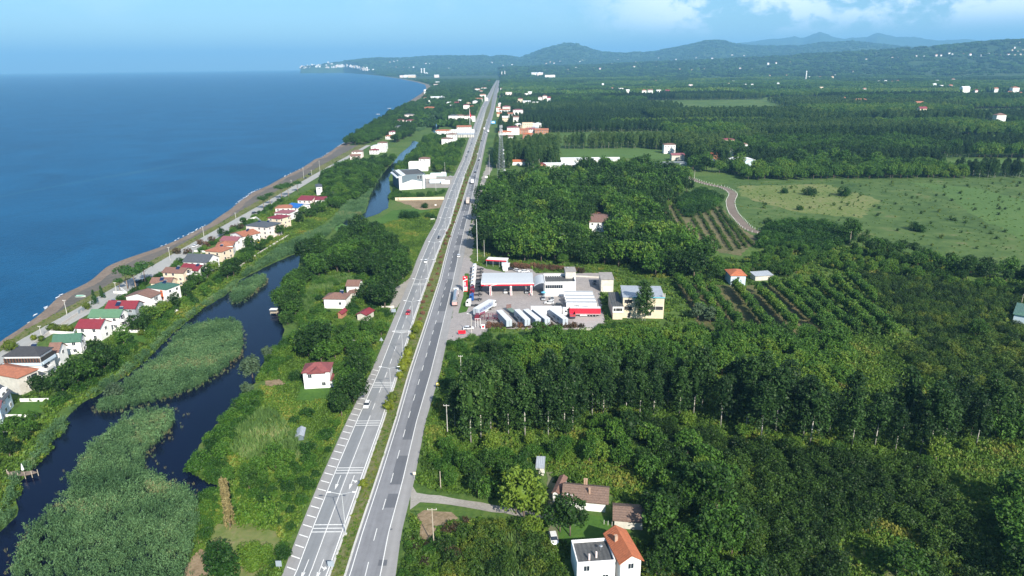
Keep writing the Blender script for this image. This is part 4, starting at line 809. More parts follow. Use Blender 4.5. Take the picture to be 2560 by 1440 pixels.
house('white and pink villa with wide dark slate hip roof', (612, 564), (668, 569), (692, 556), 8.0, 'hip', 1.7, 'pink', 'slate', storeys=3, solar=[(0.15, 0.1, 0.8), (-0.2, 0, 0.8)])
house('yellow cream villa with two level dark red roof', (667, 545), (699, 548), (712, 538), 7.4, 'hip', 1.8, 'cream', 'crimson', storeys=3)
house('white house with brown red roof beside the coast pines', (684, 533), (722, 534), (733, 526), 5.6, 'hip', 1.6, 'white', 'purple')
house('low brick roofed house in front of the blue roof', (686, 521), (728, 520), (739, 512), 5.6, 'hip', 1.6, 'pink', 'brick')
house('white house with bright blue metal roof', (713, 517), (744, 520), (753, 509), 5.2, 'gx', 1.7, 'white', 'blue')
house('pinkish terrace house with long dark red roof', (742, 500), (779, 501), (789, 491), 6.0, 'gx', 2.0, 'pink', 'crimson')
house('plain white house adjoining the long dark red roofed terrace', (786, 500), (815, 499), (821, 491), 6.0, 'gx', 1.2, 'white', 'crimson')
house('white house with grey flat top half hidden among trees beyond the terrace', (789, 468), (806, 467), (816, 460), 7.0, 'hip', 1.4, 'white', 'slate', front=16)
def sh(label, px, py, w, d, h, kind='hip', roofc='brick', wall='white', rot=0.0, rise=1.6, storeys=2, wins='f', name='house', cat='house', group=None, o=0.5, front=12.0, seed=1, q=None, skip=0.1):
    p = P(px, py) if q is None else q; rz = radians(rot); ctr = Vector((p.x-sin(rz)*-0+(-sin(rz))*d/2*1.0, p.y+cos(rz)*d/2, 0)); ctr.z = p.z
    root = thing(name, label, cat, ctr, rz, group); wo, ro = shell(root, w, d, h, kind, rise, WALLS[wall], ROOFS[roofc], o)
    if wins: facade(root, w, d, h, wins, storeys, seed=seed, skip=skip)
    keepout(root, w, d, front, 2.0, 1.0); return root, ro
for a in (('small green roofed white bungalow by the curve of the coast road', 856, 415, 12, 8, 3.2, 'gx', 'green', 'white'), ('tall pinkish house with brown flat roof, first behind the bungalow', 893, 394, 16, 11, 9.0, 'hip', 'brown', 'pink'), ('lower pinkish house in front of the tall one', 888, 399, 15, 9, 5.5, 'gx', 'brown', 'pink'), ('white house with crimson gable beside the upper lagoon', 935, 386, 14, 12, 6.5, 'hip', 'crimson', 'white'), ('white vaulted hall behind the crimson gabled house', 946, 381, 24, 16, 9, 'vault', 'white', 'white'), ('brown roofed tower house behind the white vaulted hall', 956, 374, 15, 12, 11, 'hip', 'brown', 'white'),
        ('brick roofed house half hidden in the far pines', 975, 340, 18, 12, 6, 'hip', 'brick', 'white'), ('dark roofed three storey house on the far beach row', 1023, 293, 24, 16, 13, 'hip', 'slate', 'pink'), ('mauve roofed white house in front of the dark roofed one', 1026, 304, 22, 14, 9, 'hip', 'crimson', 'white'), ('red walled house on the far beach row', 1001, 304, 15, 12, 10, 'hip', 'crimson', 'pink'), ('white house with slate roof beyond the far pines', 998, 317, 18, 13, 7, 'hip', 'slate', 'white'), ('white house with brown red roof below the far beach row', 981, 332, 14, 12, 8, 'hip', 'purple', 'white'),
        ('orange roofed house beside the far pond', 1073, 271, 34, 20, 9, 'hip', 'orange', 'brick'), ('white house with orange roof left of the roadside market', 1107, 328, 30, 22, 7, 'hip', 'orange', 'white'), ('white cube house with brown hip roof nearer the highway', 1129, 344, 19, 16, 12, 'hip', 'brown', 'white'), ('pink hip roofed house among trees left of the highway', 1118, 366, 19, 14, 13, 'hip', 'brown', 'white'), ('white tower house with brown hip roof behind the factory', 1061, 417, 14.5, 12, 11, 'hip', 'brown', 'white')):
    a = list(a); a[3] *= .78; a[4] *= .8; a[5] *= .78
    sh(*a, rise=1.7, storeys=3 if a[5] > 6 else 2, wins='f', q=(P(a[1], a[2], 5.0)-Vector((0, 0, 5.0))) if a[2] < 345 else None, front=20 if a[2] > 350 else 60)
# --- houses between lagoon and highway
r_, w_, d_ = house('white two storey house with crimson hip roof and small side annex between lagoon and highway', (753, 934), (826, 930), (844, 906), 6.2, 'hip', 2.3, 'white', 'dullred', sides='f', skip=0.3, front=9)
an = MB(); an.box((w_/2+1.9, -0.5, 1.4), (3.6, 5, 2.8)); an.build('annex', WALLS['white'], r_); an = MB(); an.box((w_/2+2.0, -0.7, 2.95), (4.4, 6, 0.25)); an.build('annex_roof', ROOFS['dullred'], r_); gb = MB(); gb.extr([(-3.2, 5.9), (3.2, 5.9), (0, 7.7)], -d_/2-0.7, 0, 'y'); gb.build('roof_gable', ROOFS['dullred'], r_)
house('white farmhouse with red brown hip roof and solar heater left of the highway', (806, 748), (864, 749), (873, 734), 4.6, 'hip', 2.0, 'white', 'brown', storeys=1, solar=[(0.2, 0.1, 0.9)], sides='f', skip=0.5, front=6)
house('white outbuilding with mauve brown roof behind the farmhouse', (863, 715), (897, 715), (904, 701), 5.0, 'gx', 1.6, 'white', 'brown', sides='', front=3)
house('low brown roofed porch joining the farmhouse and its outbuilding', (868, 733), (894, 733), (899, 722), 2.7, 'hip', 0.6, 'dirty', 'brown', sides='', storeys=1, front=2)
house('crimson roofed shed beside the farm drive', (889, 786), (917, 789), (926, 774), 2.8, 'gy', 0.9, 'dirty', 'crimson', sides='', name='shed', cat='shed', front=3)
house('small crimson roofed shelter in front of the farmhouse', (841, 784), (855, 785), (862, 774), 2.4, 'gy', 0.8, 'brick', 'crimson', sides='', name='shed', cat='shed', front=2)
# factory
r_, w_, d_ = house('grey and white factory hall with dark flat roof beside the upper lagoon', (996, 439), (1063, 435), (1067, 419), 13.0, 'flat', 0, 'dgrey', 'felt', sides='', storeys=3, o=0.1, name='factory', cat='factory', front=5, depth=34)
b = MB(); b.extr([(-w_/2+3, -0.2), (w_/2-3.2, -0.2), (w_/2-3.2, 6.6), (0, 8.6), (-w_/2+3, 5.8)], -d_/2-0.5, -d_/2-0.02, 'y'); b.build('white_cladding', WALLS['white'], r_)
for i in range(5):
    b = MB(); z = 1.6+i*1.25
    for s in (-1, 1): b.poly([(0, -d_/2-0.53, z+1.4), (s*(w_/2-3.6), -d_/2-0.53, z), (s*(w_/2-3.6), -d_/2-0.53, z+0.14), (0, -d_/2-0.53, z+1.54)][::s])
    b.build('cladding_line', DARK, r_)
MB().box((-w_/2+1.4, -d_/2-0.3, 6.2), (2.6, 0.5, 12.6)).build('corner_panel', WALLS['white'], r_); MB().box((w_/2-1.6, -d_/2-0.3, 6.2), (1.6, 0.5, 12.4)).build('corner_panel', WALLS['white'], r_)
b = MB(); b.extr([(-w_/2-2, 10.8), (-w_/2+6, 13.2), (-w_/2+6, 13.8), (-w_/2-2, 11.3)], -d_/2-.6, d_/2, 'y'); b.build('side_roof', ROOFS['white'], r_)
for x in (w_/2-6.5, w_/2-4.2): window(r_, (x, -d_/2-0.05, 10.4), 1.8, 3.2, 0)
sh('white flat block with mauve roof behind the factory', 1046, 428, 20, 9, 9, 'flat', 'purple', 'white', wins='', name='factory', cat='factory', front=2)
for i, (px, py, w, c, l) in enumerate(((1076, 446, 14, 'white', 'white storage container nearest the factory wall'), (1096, 441, 20, 'blue', 'long pale blue container in the back row of the factory yard'), (1109, 439, 8, 'white', 'white container at the end of the back row'), (1093, 458, 18, 'blue', 'pale blue tank container in the middle of the factory yard'), (1108, 460, 6, 'white', 'white plastic tank near the highway'), (1118, 460, 8, 'white', 'white tank row closest to the highway'))):
    sh(l, px, py, w*0.55 if w < 10 else w*0.8, 3, 2.8, 'flat', 'white', c, wins='', name='storage_container', cat='container', front=1, o=0.1)
wl = MB(); a, b_ = P(988, 501), P(1110, 499); wl.box(((a.x+b_.x)/2, (a.y+b_.y)/2, 1.1), ((b_-a).length, 0.4, 2.4), 0, atan2(b_.y-a.y, b_.x-a.x)); tag(wl.build('yard_wall', WALLS['cream']), 'long cream plot wall below the factory', 'wall')
# --- houses on the right
r_, w_, d_ = house('long white house with mottled brown tile roof beside the gravel track', (1404, 1247), (1521, 1258), (1524, 1214), 3.3, 'gx', 1.7, 'white', 'rust', storeys=1, sides='', chim=[(0.1, -0.3)], o=0.8, front=6)
chimney(r_, -w_*0.05, d_*0.42, 3.8, 1.6); chimney(r_, 0.0, d_*0.42, 3.8, 1.6)
r2, w2_, d2_ = house('small brown lean-to roof at the left end of the long white house', (1379, 1232), (1400, 1236), (1412, 1192), 3.0, 'gy', 0.5, 'white', 'brown', sides='', storeys=1, o=0.3, name='lean_to', cat='shed', front=3)
house('low barn with brown tiled roof shaded by trees right of the long white house', (1532, 1300), (1612, 1306), (1608, 1262), 2.6, 'gx', 1.4, 'dirty', 'rust', sides='', storeys=1, name='barn', cat='barn', front=4)
r_, w_, d_ = house('white house block with flat dark felt roof at the bottom edge', (1442, 1412), (1540, 1405), (1519, 1347), 5.2, 'flat', 0, 'white', 'felt', storeys=2, sides='f', o=0.1, name='house', front=1, skip=0.4, depth=None)
for (x, y) in ((-0.15, -0.3), (0.05, -0.22)): b = MB(); b.box((x*w_, y*d_, 5.6), (0.35, 0.35, 1.6)); b.build('vent_pipe', WALLS['pink'], r_)
b = MB(); b.tube((0.22*w_, 0.05*d_, 5), (0.22*w_, 0.05*d_, 6.2), .05); b.ball((0.22*w_, 0.05*d_-.1, 6.3), .4, .5, 8); b.build('dish', METAL, r_)
r_, w_, d_ = house('white house with rust orange gable roof at the bottom edge', (1549, 1410), (1610, 1400), (1583, 1321), 6.0, 'gy', 1.5, 'white', 'orange', storeys=2, sides='f', o=0.5, front=1, skip=0.2)
b = MB(); b.box((-0.28*w_, 0.12*d_, 7.3), (0.7, 0.7, 1.8)); b.build('chimney', CHIM, r_)
house('little tin roofed shed with a white tub under it above the long white house', (1339, 1171), (1361, 1172), (1361, 1149), 2.3, 'shed', 0.5, 'dirty', 'grey', sides='', storeys=1, name='shed', cat='shed', o=0.2, front=5)
house('pitched tin shelter at the corner of the maize field', (738, 1092), (760, 1090), (762, 1081), 1.5, 'gy', 0.6, 'dgrey', 'grey', sides='', storeys=1, name='shed', cat='shed', o=0.3, front=3)
house('pale blue house with orange hip roof above the slanting orchard rows', (1826, 690), (1868, 690), (1893, 674), 5.0, 'hip', 1.8, 'blue', 'orange', storeys=2, sides='f', front=6, skip=0.4)
house('grey tin roofed annex right of the orange hip roof', (1888, 691), (1934, 688), (1936, 679), 2.6, 'shed', 0.6, 'dirty', 'grey', sides='', storeys=1, name='shed', cat='shed', front=3)
house('blue house with grey green roof cut by the right edge', (2532, 786), (2600, 798), (2606, 768), 3.6, 'hip', 1.0, 'blue', 'dgreen', storeys=1, sides='f', front=6)
house('small white house with brown roof lost in the dark wood', (1472, 555), (1520, 556), (1520, 535), 6.5, 'gx', 1.8, 'white', 'brown', sides='f', front=60, skip=0.2)
house('low building with worn tin roof behind the small white house in the wood', (1464, 541), (1486, 543), (1488, 530), 4, 'gx', 1, 'dirty', 'brick', sides='', front=4)
for a in (('long white shed nearer the highway', 1380, 420, 42, 18, 4, 'gx', 'white', 'white', 0), ('low shed with crimson roof at the end of the long white shed', 1355, 424, 14, 12, 6, 'gy', 'crimson', 'brick', 0), ('very long white roofed poultry shed along the bright field', 1476, 405, 118, 20, 3.2, 'gx', 'white', 'white', -1), ('white roofed shed in front of the very long one', 1442, 418, 44, 18, 3.5, 'gx', 'white', 'dirty', 0), ('orange roofed house left of the long white sheds', 1297, 412, 26, 12, 4.5, 'gx', 'orange', 'white', 0), ('dark blue netted greenhouse below the tan field', 1674, 416, 64, 16, 4, 'flat', 'slate', 'greyw', 0), ('pale green greenhouse right of the tall white block', 1770, 404, 26, 9, 3, 'vault', 'green', 'blue', 0), ('glass greenhouse among trees, right of the pale green one', 1858, 410, 46, 22, 5, 'vault', 'white', 'blue', 3),
          ('three storey white block with brown roof and square windows', 1674, 379, 25, 12, 11, 'hip', 'brown', 'white', 0), ('cream barn with mauve roof below the three storey white block', 1695, 396, 26, 12, 5, 'gx', 'purple', 'dirty', 0), ('brick roofed cottage in the hamlet right of the cream barn', 1793, 393, 18, 12, 5, 'hip', 'orange', 'brick', 10), ('small white cottage beside the brick roofed one', 1766, 392, 10, 10, 5, 'hip', 'orange', 'white', 0), ('cream house with orange roof in the middle of the hamlet', 1801, 360, 14, 10, 7, 'hip', 'brick', 'cream', 0), ('cream house with red roof at the back of the hamlet', 1822, 359, 26, 14, 7, 'hip', 'crimson', 'cream', 0), ('slim white house standing right of the hamlet', 1862, 378, 10, 10, 11, 'hip', 'brown', 'white', 0), ('white house with brown roof at the left of the hamlet', 1742, 358, 20, 12, 5, 'gx', 'brown', 'white', 0), ('white porch house in the trees of the hamlet', 1822, 384, 20, 12, 6, 'hip', 'slate', 'white', 0), ('white cottage with crimson roof far behind the white block', 1686, 330, 18, 12, 7, 'hip', 'crimson', 'white', 0), ('white house with yellow roof right of the far crimson cottage', 1727, 329, 12, 14, 9, 'gy', 'brick', 'white', 0), ('pale green house right of the yellow roofed one', 1745, 333, 8, 8, 8, 'flat', 'white', 'blue', 0)):
    sh(a[0], a[1], a[2], a[3]*.56, a[4]*.75, a[5]*.75+(2.5 if 'shed' not in a[0] else .6), a[6], a[7], a[8], a[9], 1.6, 3 if a[5] > 12 else 2, 'f' if a[5] > 6 else '', front=60, q=P(a[1], a[2], 2.5 if 'shed' not in a[0] else .5)-Vector((0, 0, 2.5 if 'shed' not in a[0] else .5)), skip=0.2, name='greenhouse' if 'greenhouse' in a[0] else 'shed' if 'shed' in a[0] else 'barn' if 'barn' in a[0] else 'house', cat='greenhouse' if 'greenhouse' in a[0] else 'shed' if 'shed' in a[0] else 'barn' if 'barn' in a[0] else 'house')
# roadside village right and left of the highway
VIL = [('white house with dark red gable roof right of the highway', 1283, 331, 32, 22, 13, 'hip', 'crimson', 'white'), ('orange roofed white house right of the highway', 1263, 340, 32, 18, 10, 'hip', 'orange', 'white'), ('brown roofed white house in front of the orange roofed one', 1269, 354, 34, 20, 12, 'hip', 'brown', 'white'), ('unfinished brick house behind the row of low brick roofs', 1319, 320, 30, 20, 14, 'flat', 'brick', 'cream'), ('low brick roofed workshop right of the dark red gable house', 1305, 329, 34, 18, 5, 'gx', 'brick', 'brick'), ('low mauve workshop in the brick row', 1326, 328, 24, 18, 6, 'gx', 'purple', 'pink'), ('grey tin shed in the brick row', 1338, 326, 16, 14, 7, 'gx', 'grey', 'blue'), ('long low brick roof at the end of the brick row', 1354, 329, 36, 18, 5, 'gx', 'brick', 'brick'), ('orange house below the brick row', 1320, 341, 26, 16, 6, 'hip', 'orange', 'brick'), ('cream cottage roof below the white village houses', 1302, 363, 12, 10, 5, 'hip', 'cream' if 0 else 'brick', 'white'),
       ('pink house with crimson roof on the right of the highway bend', 1266, 276, 30, 22, 15, 'hip', 'crimson', 'pink'), ('white annex below the pink house', 1260, 279, 40, 16, 7, 'gx', 'brick', 'white'), ('white house with mauve roof right of the pink house', 1295, 283, 36, 22, 12, 'hip', 'purple', 'white'), ('tall cream house further right behind the pines', 1300, 256, 26, 22, 17, 'hip', 'crimson', 'cream'), ('long low white hall right of the tall cream house', 1317, 258, 36, 20, 8, 'gx', 'white', 'white'), ('white block right of the long low hall', 1339, 262, 28, 18, 12, 'flat', 'white', 'white'), ('brown roofed house near the far right side of the highway', 1257, 246, 30, 22, 14, 'hip', 'brown', 'white'), ('tall pinkish block with white balconies right of the highway', 1272, 243, 34, 24, 26, 'flat', 'brown', 'pink'), ('pale house right of the tall pinkish block', 1292, 231, 30, 20, 10, 'hip', 'white', 'white'),
       ('roadside market building with pale flat roof', 1147, 329, 52, 26, 7, 'flat', 'grey', 'white'), ('orange roofed middle block of the roadside market', 1160, 322, 40, 24, 9, 'gx', 'brick', 'white'), ('pale front row of the roadside market', 1163, 337, 44, 14, 5, 'gx', 'grey', 'dirty'), ('white forecourt canopy of the roadside market by the highway', 1179, 326, 14, 12, 5, 'flat', 'white', 'white'), ('brown hip roofed white house behind the market', 1148, 296, 36, 20, 13, 'hip', 'brown', 'white'), ('white house left of the brown hip roofed house', 1133, 298, 30, 18, 12, 'hip', 'slate', 'white'), ('white house with dark roof beside the flag pole', 1174, 299, 36, 20, 12, 'hip', 'brown', 'white'), ('white tower house with crimson roof in the far trees', 1166, 274, 24, 20, 18, 'hip', 'crimson', 'white'), ('white house at the far left edge of the highway bend', 1188, 260, 22, 18, 12, 'hip', 'white', 'white'), ('orange roofed white house nearer the far highway bend', 1207, 243, 34, 22, 14, 'hip', 'orange', 'white'), ('pale long house below the far orange roof', 1197, 251, 36, 18, 9, 'gx', 'brick', 'white'), ('white house pair at the far left of the highway, left one', 1194, 227, 38, 24, 14, 'hip', 'brick', 'white'), ('white house pair at the far left of the highway, right one', 1210, 225, 34, 24, 16, 'hip', 'brick', 'white'), ('peach house in front of the far white pair', 1202, 231, 30, 20, 10, 'hip', 'brick', 'pink')]
for i, a in enumerate(VIL): sh(a[0], a[1], a[2], a[3]*0.6, a[4]*.62, a[5]*0.6+(1.5 if 'market' in a[0] else 3.5), a[6], a[7], a[8], rise=2.0, storeys=3, wins='f', front=70, seed=i, q=P(a[1], a[2], 4.0)-Vector((0, 0, 4.0)))
VILBEACH = [(1066, 228), (1069, 235), (1072, 243), (1080, 234), (1066, 250), (1078, 249), (1088, 250), (1096, 249), (1100, 252), (1072, 256), (1090, 216), (1094, 209), (1102, 252), (1110, 246)]
for i, (px, py) in enumerate(VILBEACH): sh('small white house in the far beach village', px, py, random.uniform(14, 30), 14, random.uniform(5, 10), random.choice(('hip', 'gx', 'flat')), random.choice(('white', 'brick', 'white')), 'white', wins='', group='white houses of the far beach village', front=60)
for i, (px, py, w) in enumerate(((1122, 262, 9), (1130, 268, 8), (1142, 262, 9), (1150, 256, 8), (1186, 246, 9), (1216, 250, 7), (1180, 270, 9), (1171, 262, 10), (1212, 215, 12), (1217, 213, 10), (1206, 214, 10), (1198, 218, 10), (1222, 205, 12), (1192, 236, 9), (1220, 226, 8), (1256, 210, 14), (1266, 208, 14), (1275, 210, 12), (1262, 214, 10), (1282, 214, 9), (1254, 224, 8), (1280, 224, 9), (1288, 240, 9), (1300, 234, 10), (1312, 244, 9), (1330, 250, 10), (1345, 240, 9), (1276, 290, 9), (1290, 300, 8), (1263, 300, 8), (1246, 276, 7), (1248, 288, 7), (1250, 268, 7), (1333, 316, 8), (1345, 318, 8), (1296, 318, 8), (1250, 262, 7))):
    sh('small house in the village strung along the far highway', px, py, w+3, 9, random.uniform(6, 9), random.choice(('hip', 'gx', 'gy')), random.choice(('brick', 'orange', 'brown', 'white', 'crimson')), random.choice(('white', 'white', 'cream', 'pink')), wins='f' if py > 255 else '', group='small village houses along the far highway', front=60, rise=2, q=P(px, py, 3.0)-Vector((0, 0, 3.0)), seed=i)
# specks of white houses over the plain and the hills
def far_house(px, py, w, h, label, group, roofc=None, name='house', cat='house', kind=None):
    q = PT(px, py)
    if q is None: return
    if q.length < 4700: q = P(px, py, 9.0); q.z -= 9.0; h += 9
    else: h += 7
    k = kind or random.choice(('hip', 'gx', 'flat')); root = thing(name, label, cat, q, 0, group); D = q.length
    shell(root, w, w*0.7, h, k, h*0.25, WALLS[random.choice(('white', 'white', 'white', 'pink', 'cream'))], ROOFS[roofc or random.choice(('brick', 'white', 'brown', 'brick', 'crimson'))], 0.6)
    keepout(root, w, w, 110, 6, 2)
PL = [(1507, 212, 14), (1570, 206, 10), (1640, 203, 12), (1700, 208, 16), (1726, 214, 26), (1731, 210, 14), (1530, 222, 16), (1552, 224, 30), (1568, 227, 26), (1610, 229, 24), (1625, 229, 28), (1646, 228, 26), (1668, 230, 24), (1640, 199, 10), (1800, 206, 16), (1819, 210, 22), (1833, 205, 14), (1862, 212, 18), (1880, 212, 16), (1924, 192, 14), (1945, 210, 16), (1966, 192, 12), (1888, 195, 12), (1906, 193, 10), (2011, 201, 20), (2022, 196, 20), (2050, 197, 26), (2080, 196, 24), (2088, 190, 16), (2131, 181, 14), (2052, 220, 22), (2161, 224, 18), (2176, 206, 26), (2196, 204, 22), (2214, 204, 18), (2232, 206, 20), (2244, 204, 22), (2335, 213, 22), (2342, 204, 20), (2353, 215, 18), (2363, 209, 16), (2376, 216, 20), (2382, 200, 24), (2412, 224, 40), (2440, 228, 14), (2489, 224, 20), (2512, 220, 22), (2536, 224, 36), (2548, 236, 20), (2524, 233, 18), (2305, 276, 24), (2297, 262, 26), (2110, 248, 14), (2498, 294, 26), (1760, 160, 0), (1350, 246, 18), (1362, 243, 22), (1372, 247, 16), (1410, 226, 14), (1316, 236, 18), (1325, 234, 20)]
for px, py, w in PL:
    if w: far_house(px, py, w*0.62, max(3, w*0.17), 'small white house out on the wooded plain', 'white houses scattered over the plain')
p_, ro_ = sh('pink farmhouse with brick roof alone in the plantations', 2153, 262, 40, 20, 12, 'hip', 'brick', 'pink', rise=3, wins='', front=40)
sh('white hall standing alone beyond the plantations', 1375, 199, 70, 40, 30, 'flat', 'white', 'white', wins='', front=60, name='hall', cat='hall')
for i in range(4): sh('long white warehouse roof beyond the highway end', 1300+i*8.5, 196-i*0.6, 44, 40, 10, 'gx', 'white', 'white', wins='', front=50, name='warehouse', cat='warehouse', group='warehouses beyond the highway end')
HL = [(1780, 148, 5), (1500, 150, 4), (1830, 141, 6), (1860, 142, 5), (1740, 146, 4), (1762, 141, 3), (1690, 150, 4), (1646, 147, 4), (1640, 156, 3), (1590, 157, 4), (1530, 162, 5), (1545, 151, 3), (1600, 169, 5), (1640, 170, 4), (1585, 170, 6), (1700, 176, 6), (1730, 178, 5), (1760, 176, 5), (1805, 178, 6), (1850, 174, 6), (1880, 177, 4), (1920, 162, 5), (1940, 160, 4), (1975, 158, 3), (2190, 136, 3), (2165, 151, 4), (2230, 147, 4), (2246, 147, 5), (2290, 143, 4), (2310, 144, 3), (2340, 141, 5), (2352, 141, 4), (2372, 136, 5), (2380, 139, 4), (2396, 140, 3), (2408, 139, 3), (2425, 139, 5), (2438, 138, 3), (2452, 141, 3), (2470, 139, 5), (2490, 141, 4), (2500, 142, 4), (2520, 140, 5), (2536, 141, 4), (2550, 139, 4), (2536, 122, 3), (2548, 110, 3), (2530, 128, 3), (2556, 128, 3), (2544, 132, 3), (1440, 172, 5), (1470, 174, 5), (1484, 173, 4), (1500, 174, 5), (1420, 177, 4), (1400, 156, 5), (1385, 160, 4), (1366, 161, 5), (1376, 157, 4), (1456, 152, 4), (1450, 156, 4), (1280, 164, 5), (1258, 165, 4), (1270, 165, 4), (1230, 158, 4), (1178, 155, 3), (1122, 173, 4), (1116, 174, 3), (1074, 161, 3), (1065, 161, 4), (1034, 170, 4), (1022, 170, 3), (1010, 170, 3), (990, 170, 3), (975, 170, 3), (968, 171, 3), (985, 155, 3), (975, 156, 3), (994, 154, 3)]
for px, py, s in HL:
    q = PT(px, py)
    if q: D = sqrt(q.x**2+q.y**2); far_house(px, py, s*D/1710*0.8, s*D/1710*0.3, 'white house cluster speckling the distant hillside', 'white houses on the distant hills')
r = random.Random(9)
for i in range(120):
    u = r.random(); px = 745+u*185+r.uniform(-4, 4); base = np.interp(px, [745, 790, 830, 870, 920], [172.5, 170, 171, 175, 177]); top = np.interp(px, [745, 790, 820, 850, 925], [169, 161, 159, 167, 172])
    py = base+(top-base)*r.random()**1.3+0.6; q = PT(px, py)
    if q is None: q = PT(px, py+2) or PT(px, py+4) or PT(870, 168)
    D = sqrt(q.x**2+q.y**2); h = D/1710*r.uniform(1.6, 5.2)*(1.3 if 850 < px < 920 else 1); root = thing('apartment_block', 'pale apartment block in the far town on the headland', 'apartment block', q, 0, 'apartment blocks of the far town'); shell(root, D/1710*r.uniform(1.8, 4), D/1710*2, h, 'flat', 1, WALLS[r.choice(('white', 'white', 'pink', 'cream', 'dirty'))], ROOFS[r.choice(('brick', 'white', 'conc'))])
# tall slim things far away
def spire(label, px, py, py2, r0, m, name, cat, tip=True):
    q = PT(px, py); D = q.length; h = (py-py2)*D/1710; root = thing(name, label, cat, q); b = MB(); b.tube((0, 0, -5), (0, 0, h*0.86), r0, r0*0.8, 10); b.build('shaft', m, root); c = MB(); c.tube((0, 0, h*0.86), (0, 0, h), r0*1.3, 0.1 if tip else r0*0.9, 10); c.build('top', m, root)
spire('white minaret standing over the village on the right plain', 2014, 201, 180, 3.2, WALLS['white'], 'minaret', 'minaret'); spire('left minaret of the mosque at the end of the highway', 1254.5, 187, 179, 4, WALLS['white'], 'minaret', 'minaret'); spire('right minaret of the mosque at the end of the highway', 1262, 187, 178, 4, WALLS['white'], 'minaret', 'minaret')
q = P(1265, 190); root = thing('mosque', 'pale domed mosque at the end of the highway', 'mosque', q); b = MB(); b.box((0, 0, 8), (46, 30, 18)); b.build('wall', WALLS['white'], root); b = MB(); b.ball((0, 0, 18), 15, 0.9, 14); b.build('dome', WALLS['blue'], root)
for px, l in ((1054, 'left chimney of the far power plant'), (1061, 'right chimney of the far power plant')): spire(l, px, 186, 172.5, 7, WALLS['white'], 'chimney_stack', 'chimney', False)
spire('chimney of the smoking plant on the plain', 1349, 190, 181, 4, WALLS['white'], 'chimney_stack', 'chimney', False)
for i, px in enumerate((1336, 1342, 1350)): far_house(px, 190, 46, 14, 'low white hall of the smoking plant', 'halls of the smoking plant', 'white', 'hall', 'hall')
for i, (px, w) in enumerate(((1005, 36), (1015, 40), (1030, 66), (1092, 40), (1066, 30))): far_house(px, 194 if px != 1066 else 187, w, 12, 'pale industrial hall near the far beach bend', 'industrial halls near the far beach bend', 'white', 'hall', 'hall')
# smoke plume
sm = bpy.data.materials.new('smoke'); sm.use_nodes = True; sm.node_tree.nodes.clear(); o_ = sm.node_tree.nodes.new('ShaderNodeOutputMaterial'); v_ = sm.node_tree.nodes.new('ShaderNodeVolumePrincipled'); v_.inputs['Color'].default_value = (0.95, 0.96, 1, 1); v_.inputs['Density'].default_value = 0.02; sm.node_tree.links.new(v_.outputs[0], o_.inputs['Volume'])
q = P(1349, 190); k = q.length/1710; b = MB()
for x, z, rr in ((1, 10, 1.5), (4, 13, 2.4), (9, 14.5, 3.2), (14, 14, 3.0), (20, 13, 3.0)): b.ball((q.x+x*k, q.y, q.z+z*k), rr*k, 0.7, 12, 0, 0.12)
o = b.build('smoke_plume', sm, smooth=True); tag(o, 'white smoke drifting right from the far plant chimney', 'smoke', None, 'stuff')
# ---------------------------------------------------------------- fuel station
STW = mat('station white', (0.80, 0.80, 0.80), 0.4, 0.04); STR = mat('station red', (0.62, 0.015, 0.035), 0.4, 0.06); STB = mat('station blue', (0.04, 0.06, 0.30), 0.4, 0.05); STG = rm('canopy sheet', (0.50, 0.525, 0.55), 0.06, (1.4, 1), 0.45)
def text(parent, s, size, m, loc, rot, name='lettering', bold=0.0, align='CENTER'):
    c = bpy.data.curves.new(name, 'FONT'); c.body = s; c.size = size; c.align_x = align; c.extrude = 0.01; c.offset = bold; c.resolution_u = 2
    t = bpy.data.objects.new('tmp', c); COL.objects.link(t); bpy.context.view_layer.update(); me = bpy.data.meshes.new_from_object(t.evaluated_get(bpy.context.evaluated_depsgraph_get())); bpy.data.objects.remove(t)
    me.materials.clear(); me.materials.append(m); o = link(name, me, parent, loc); o.rotation_euler = rot; return o
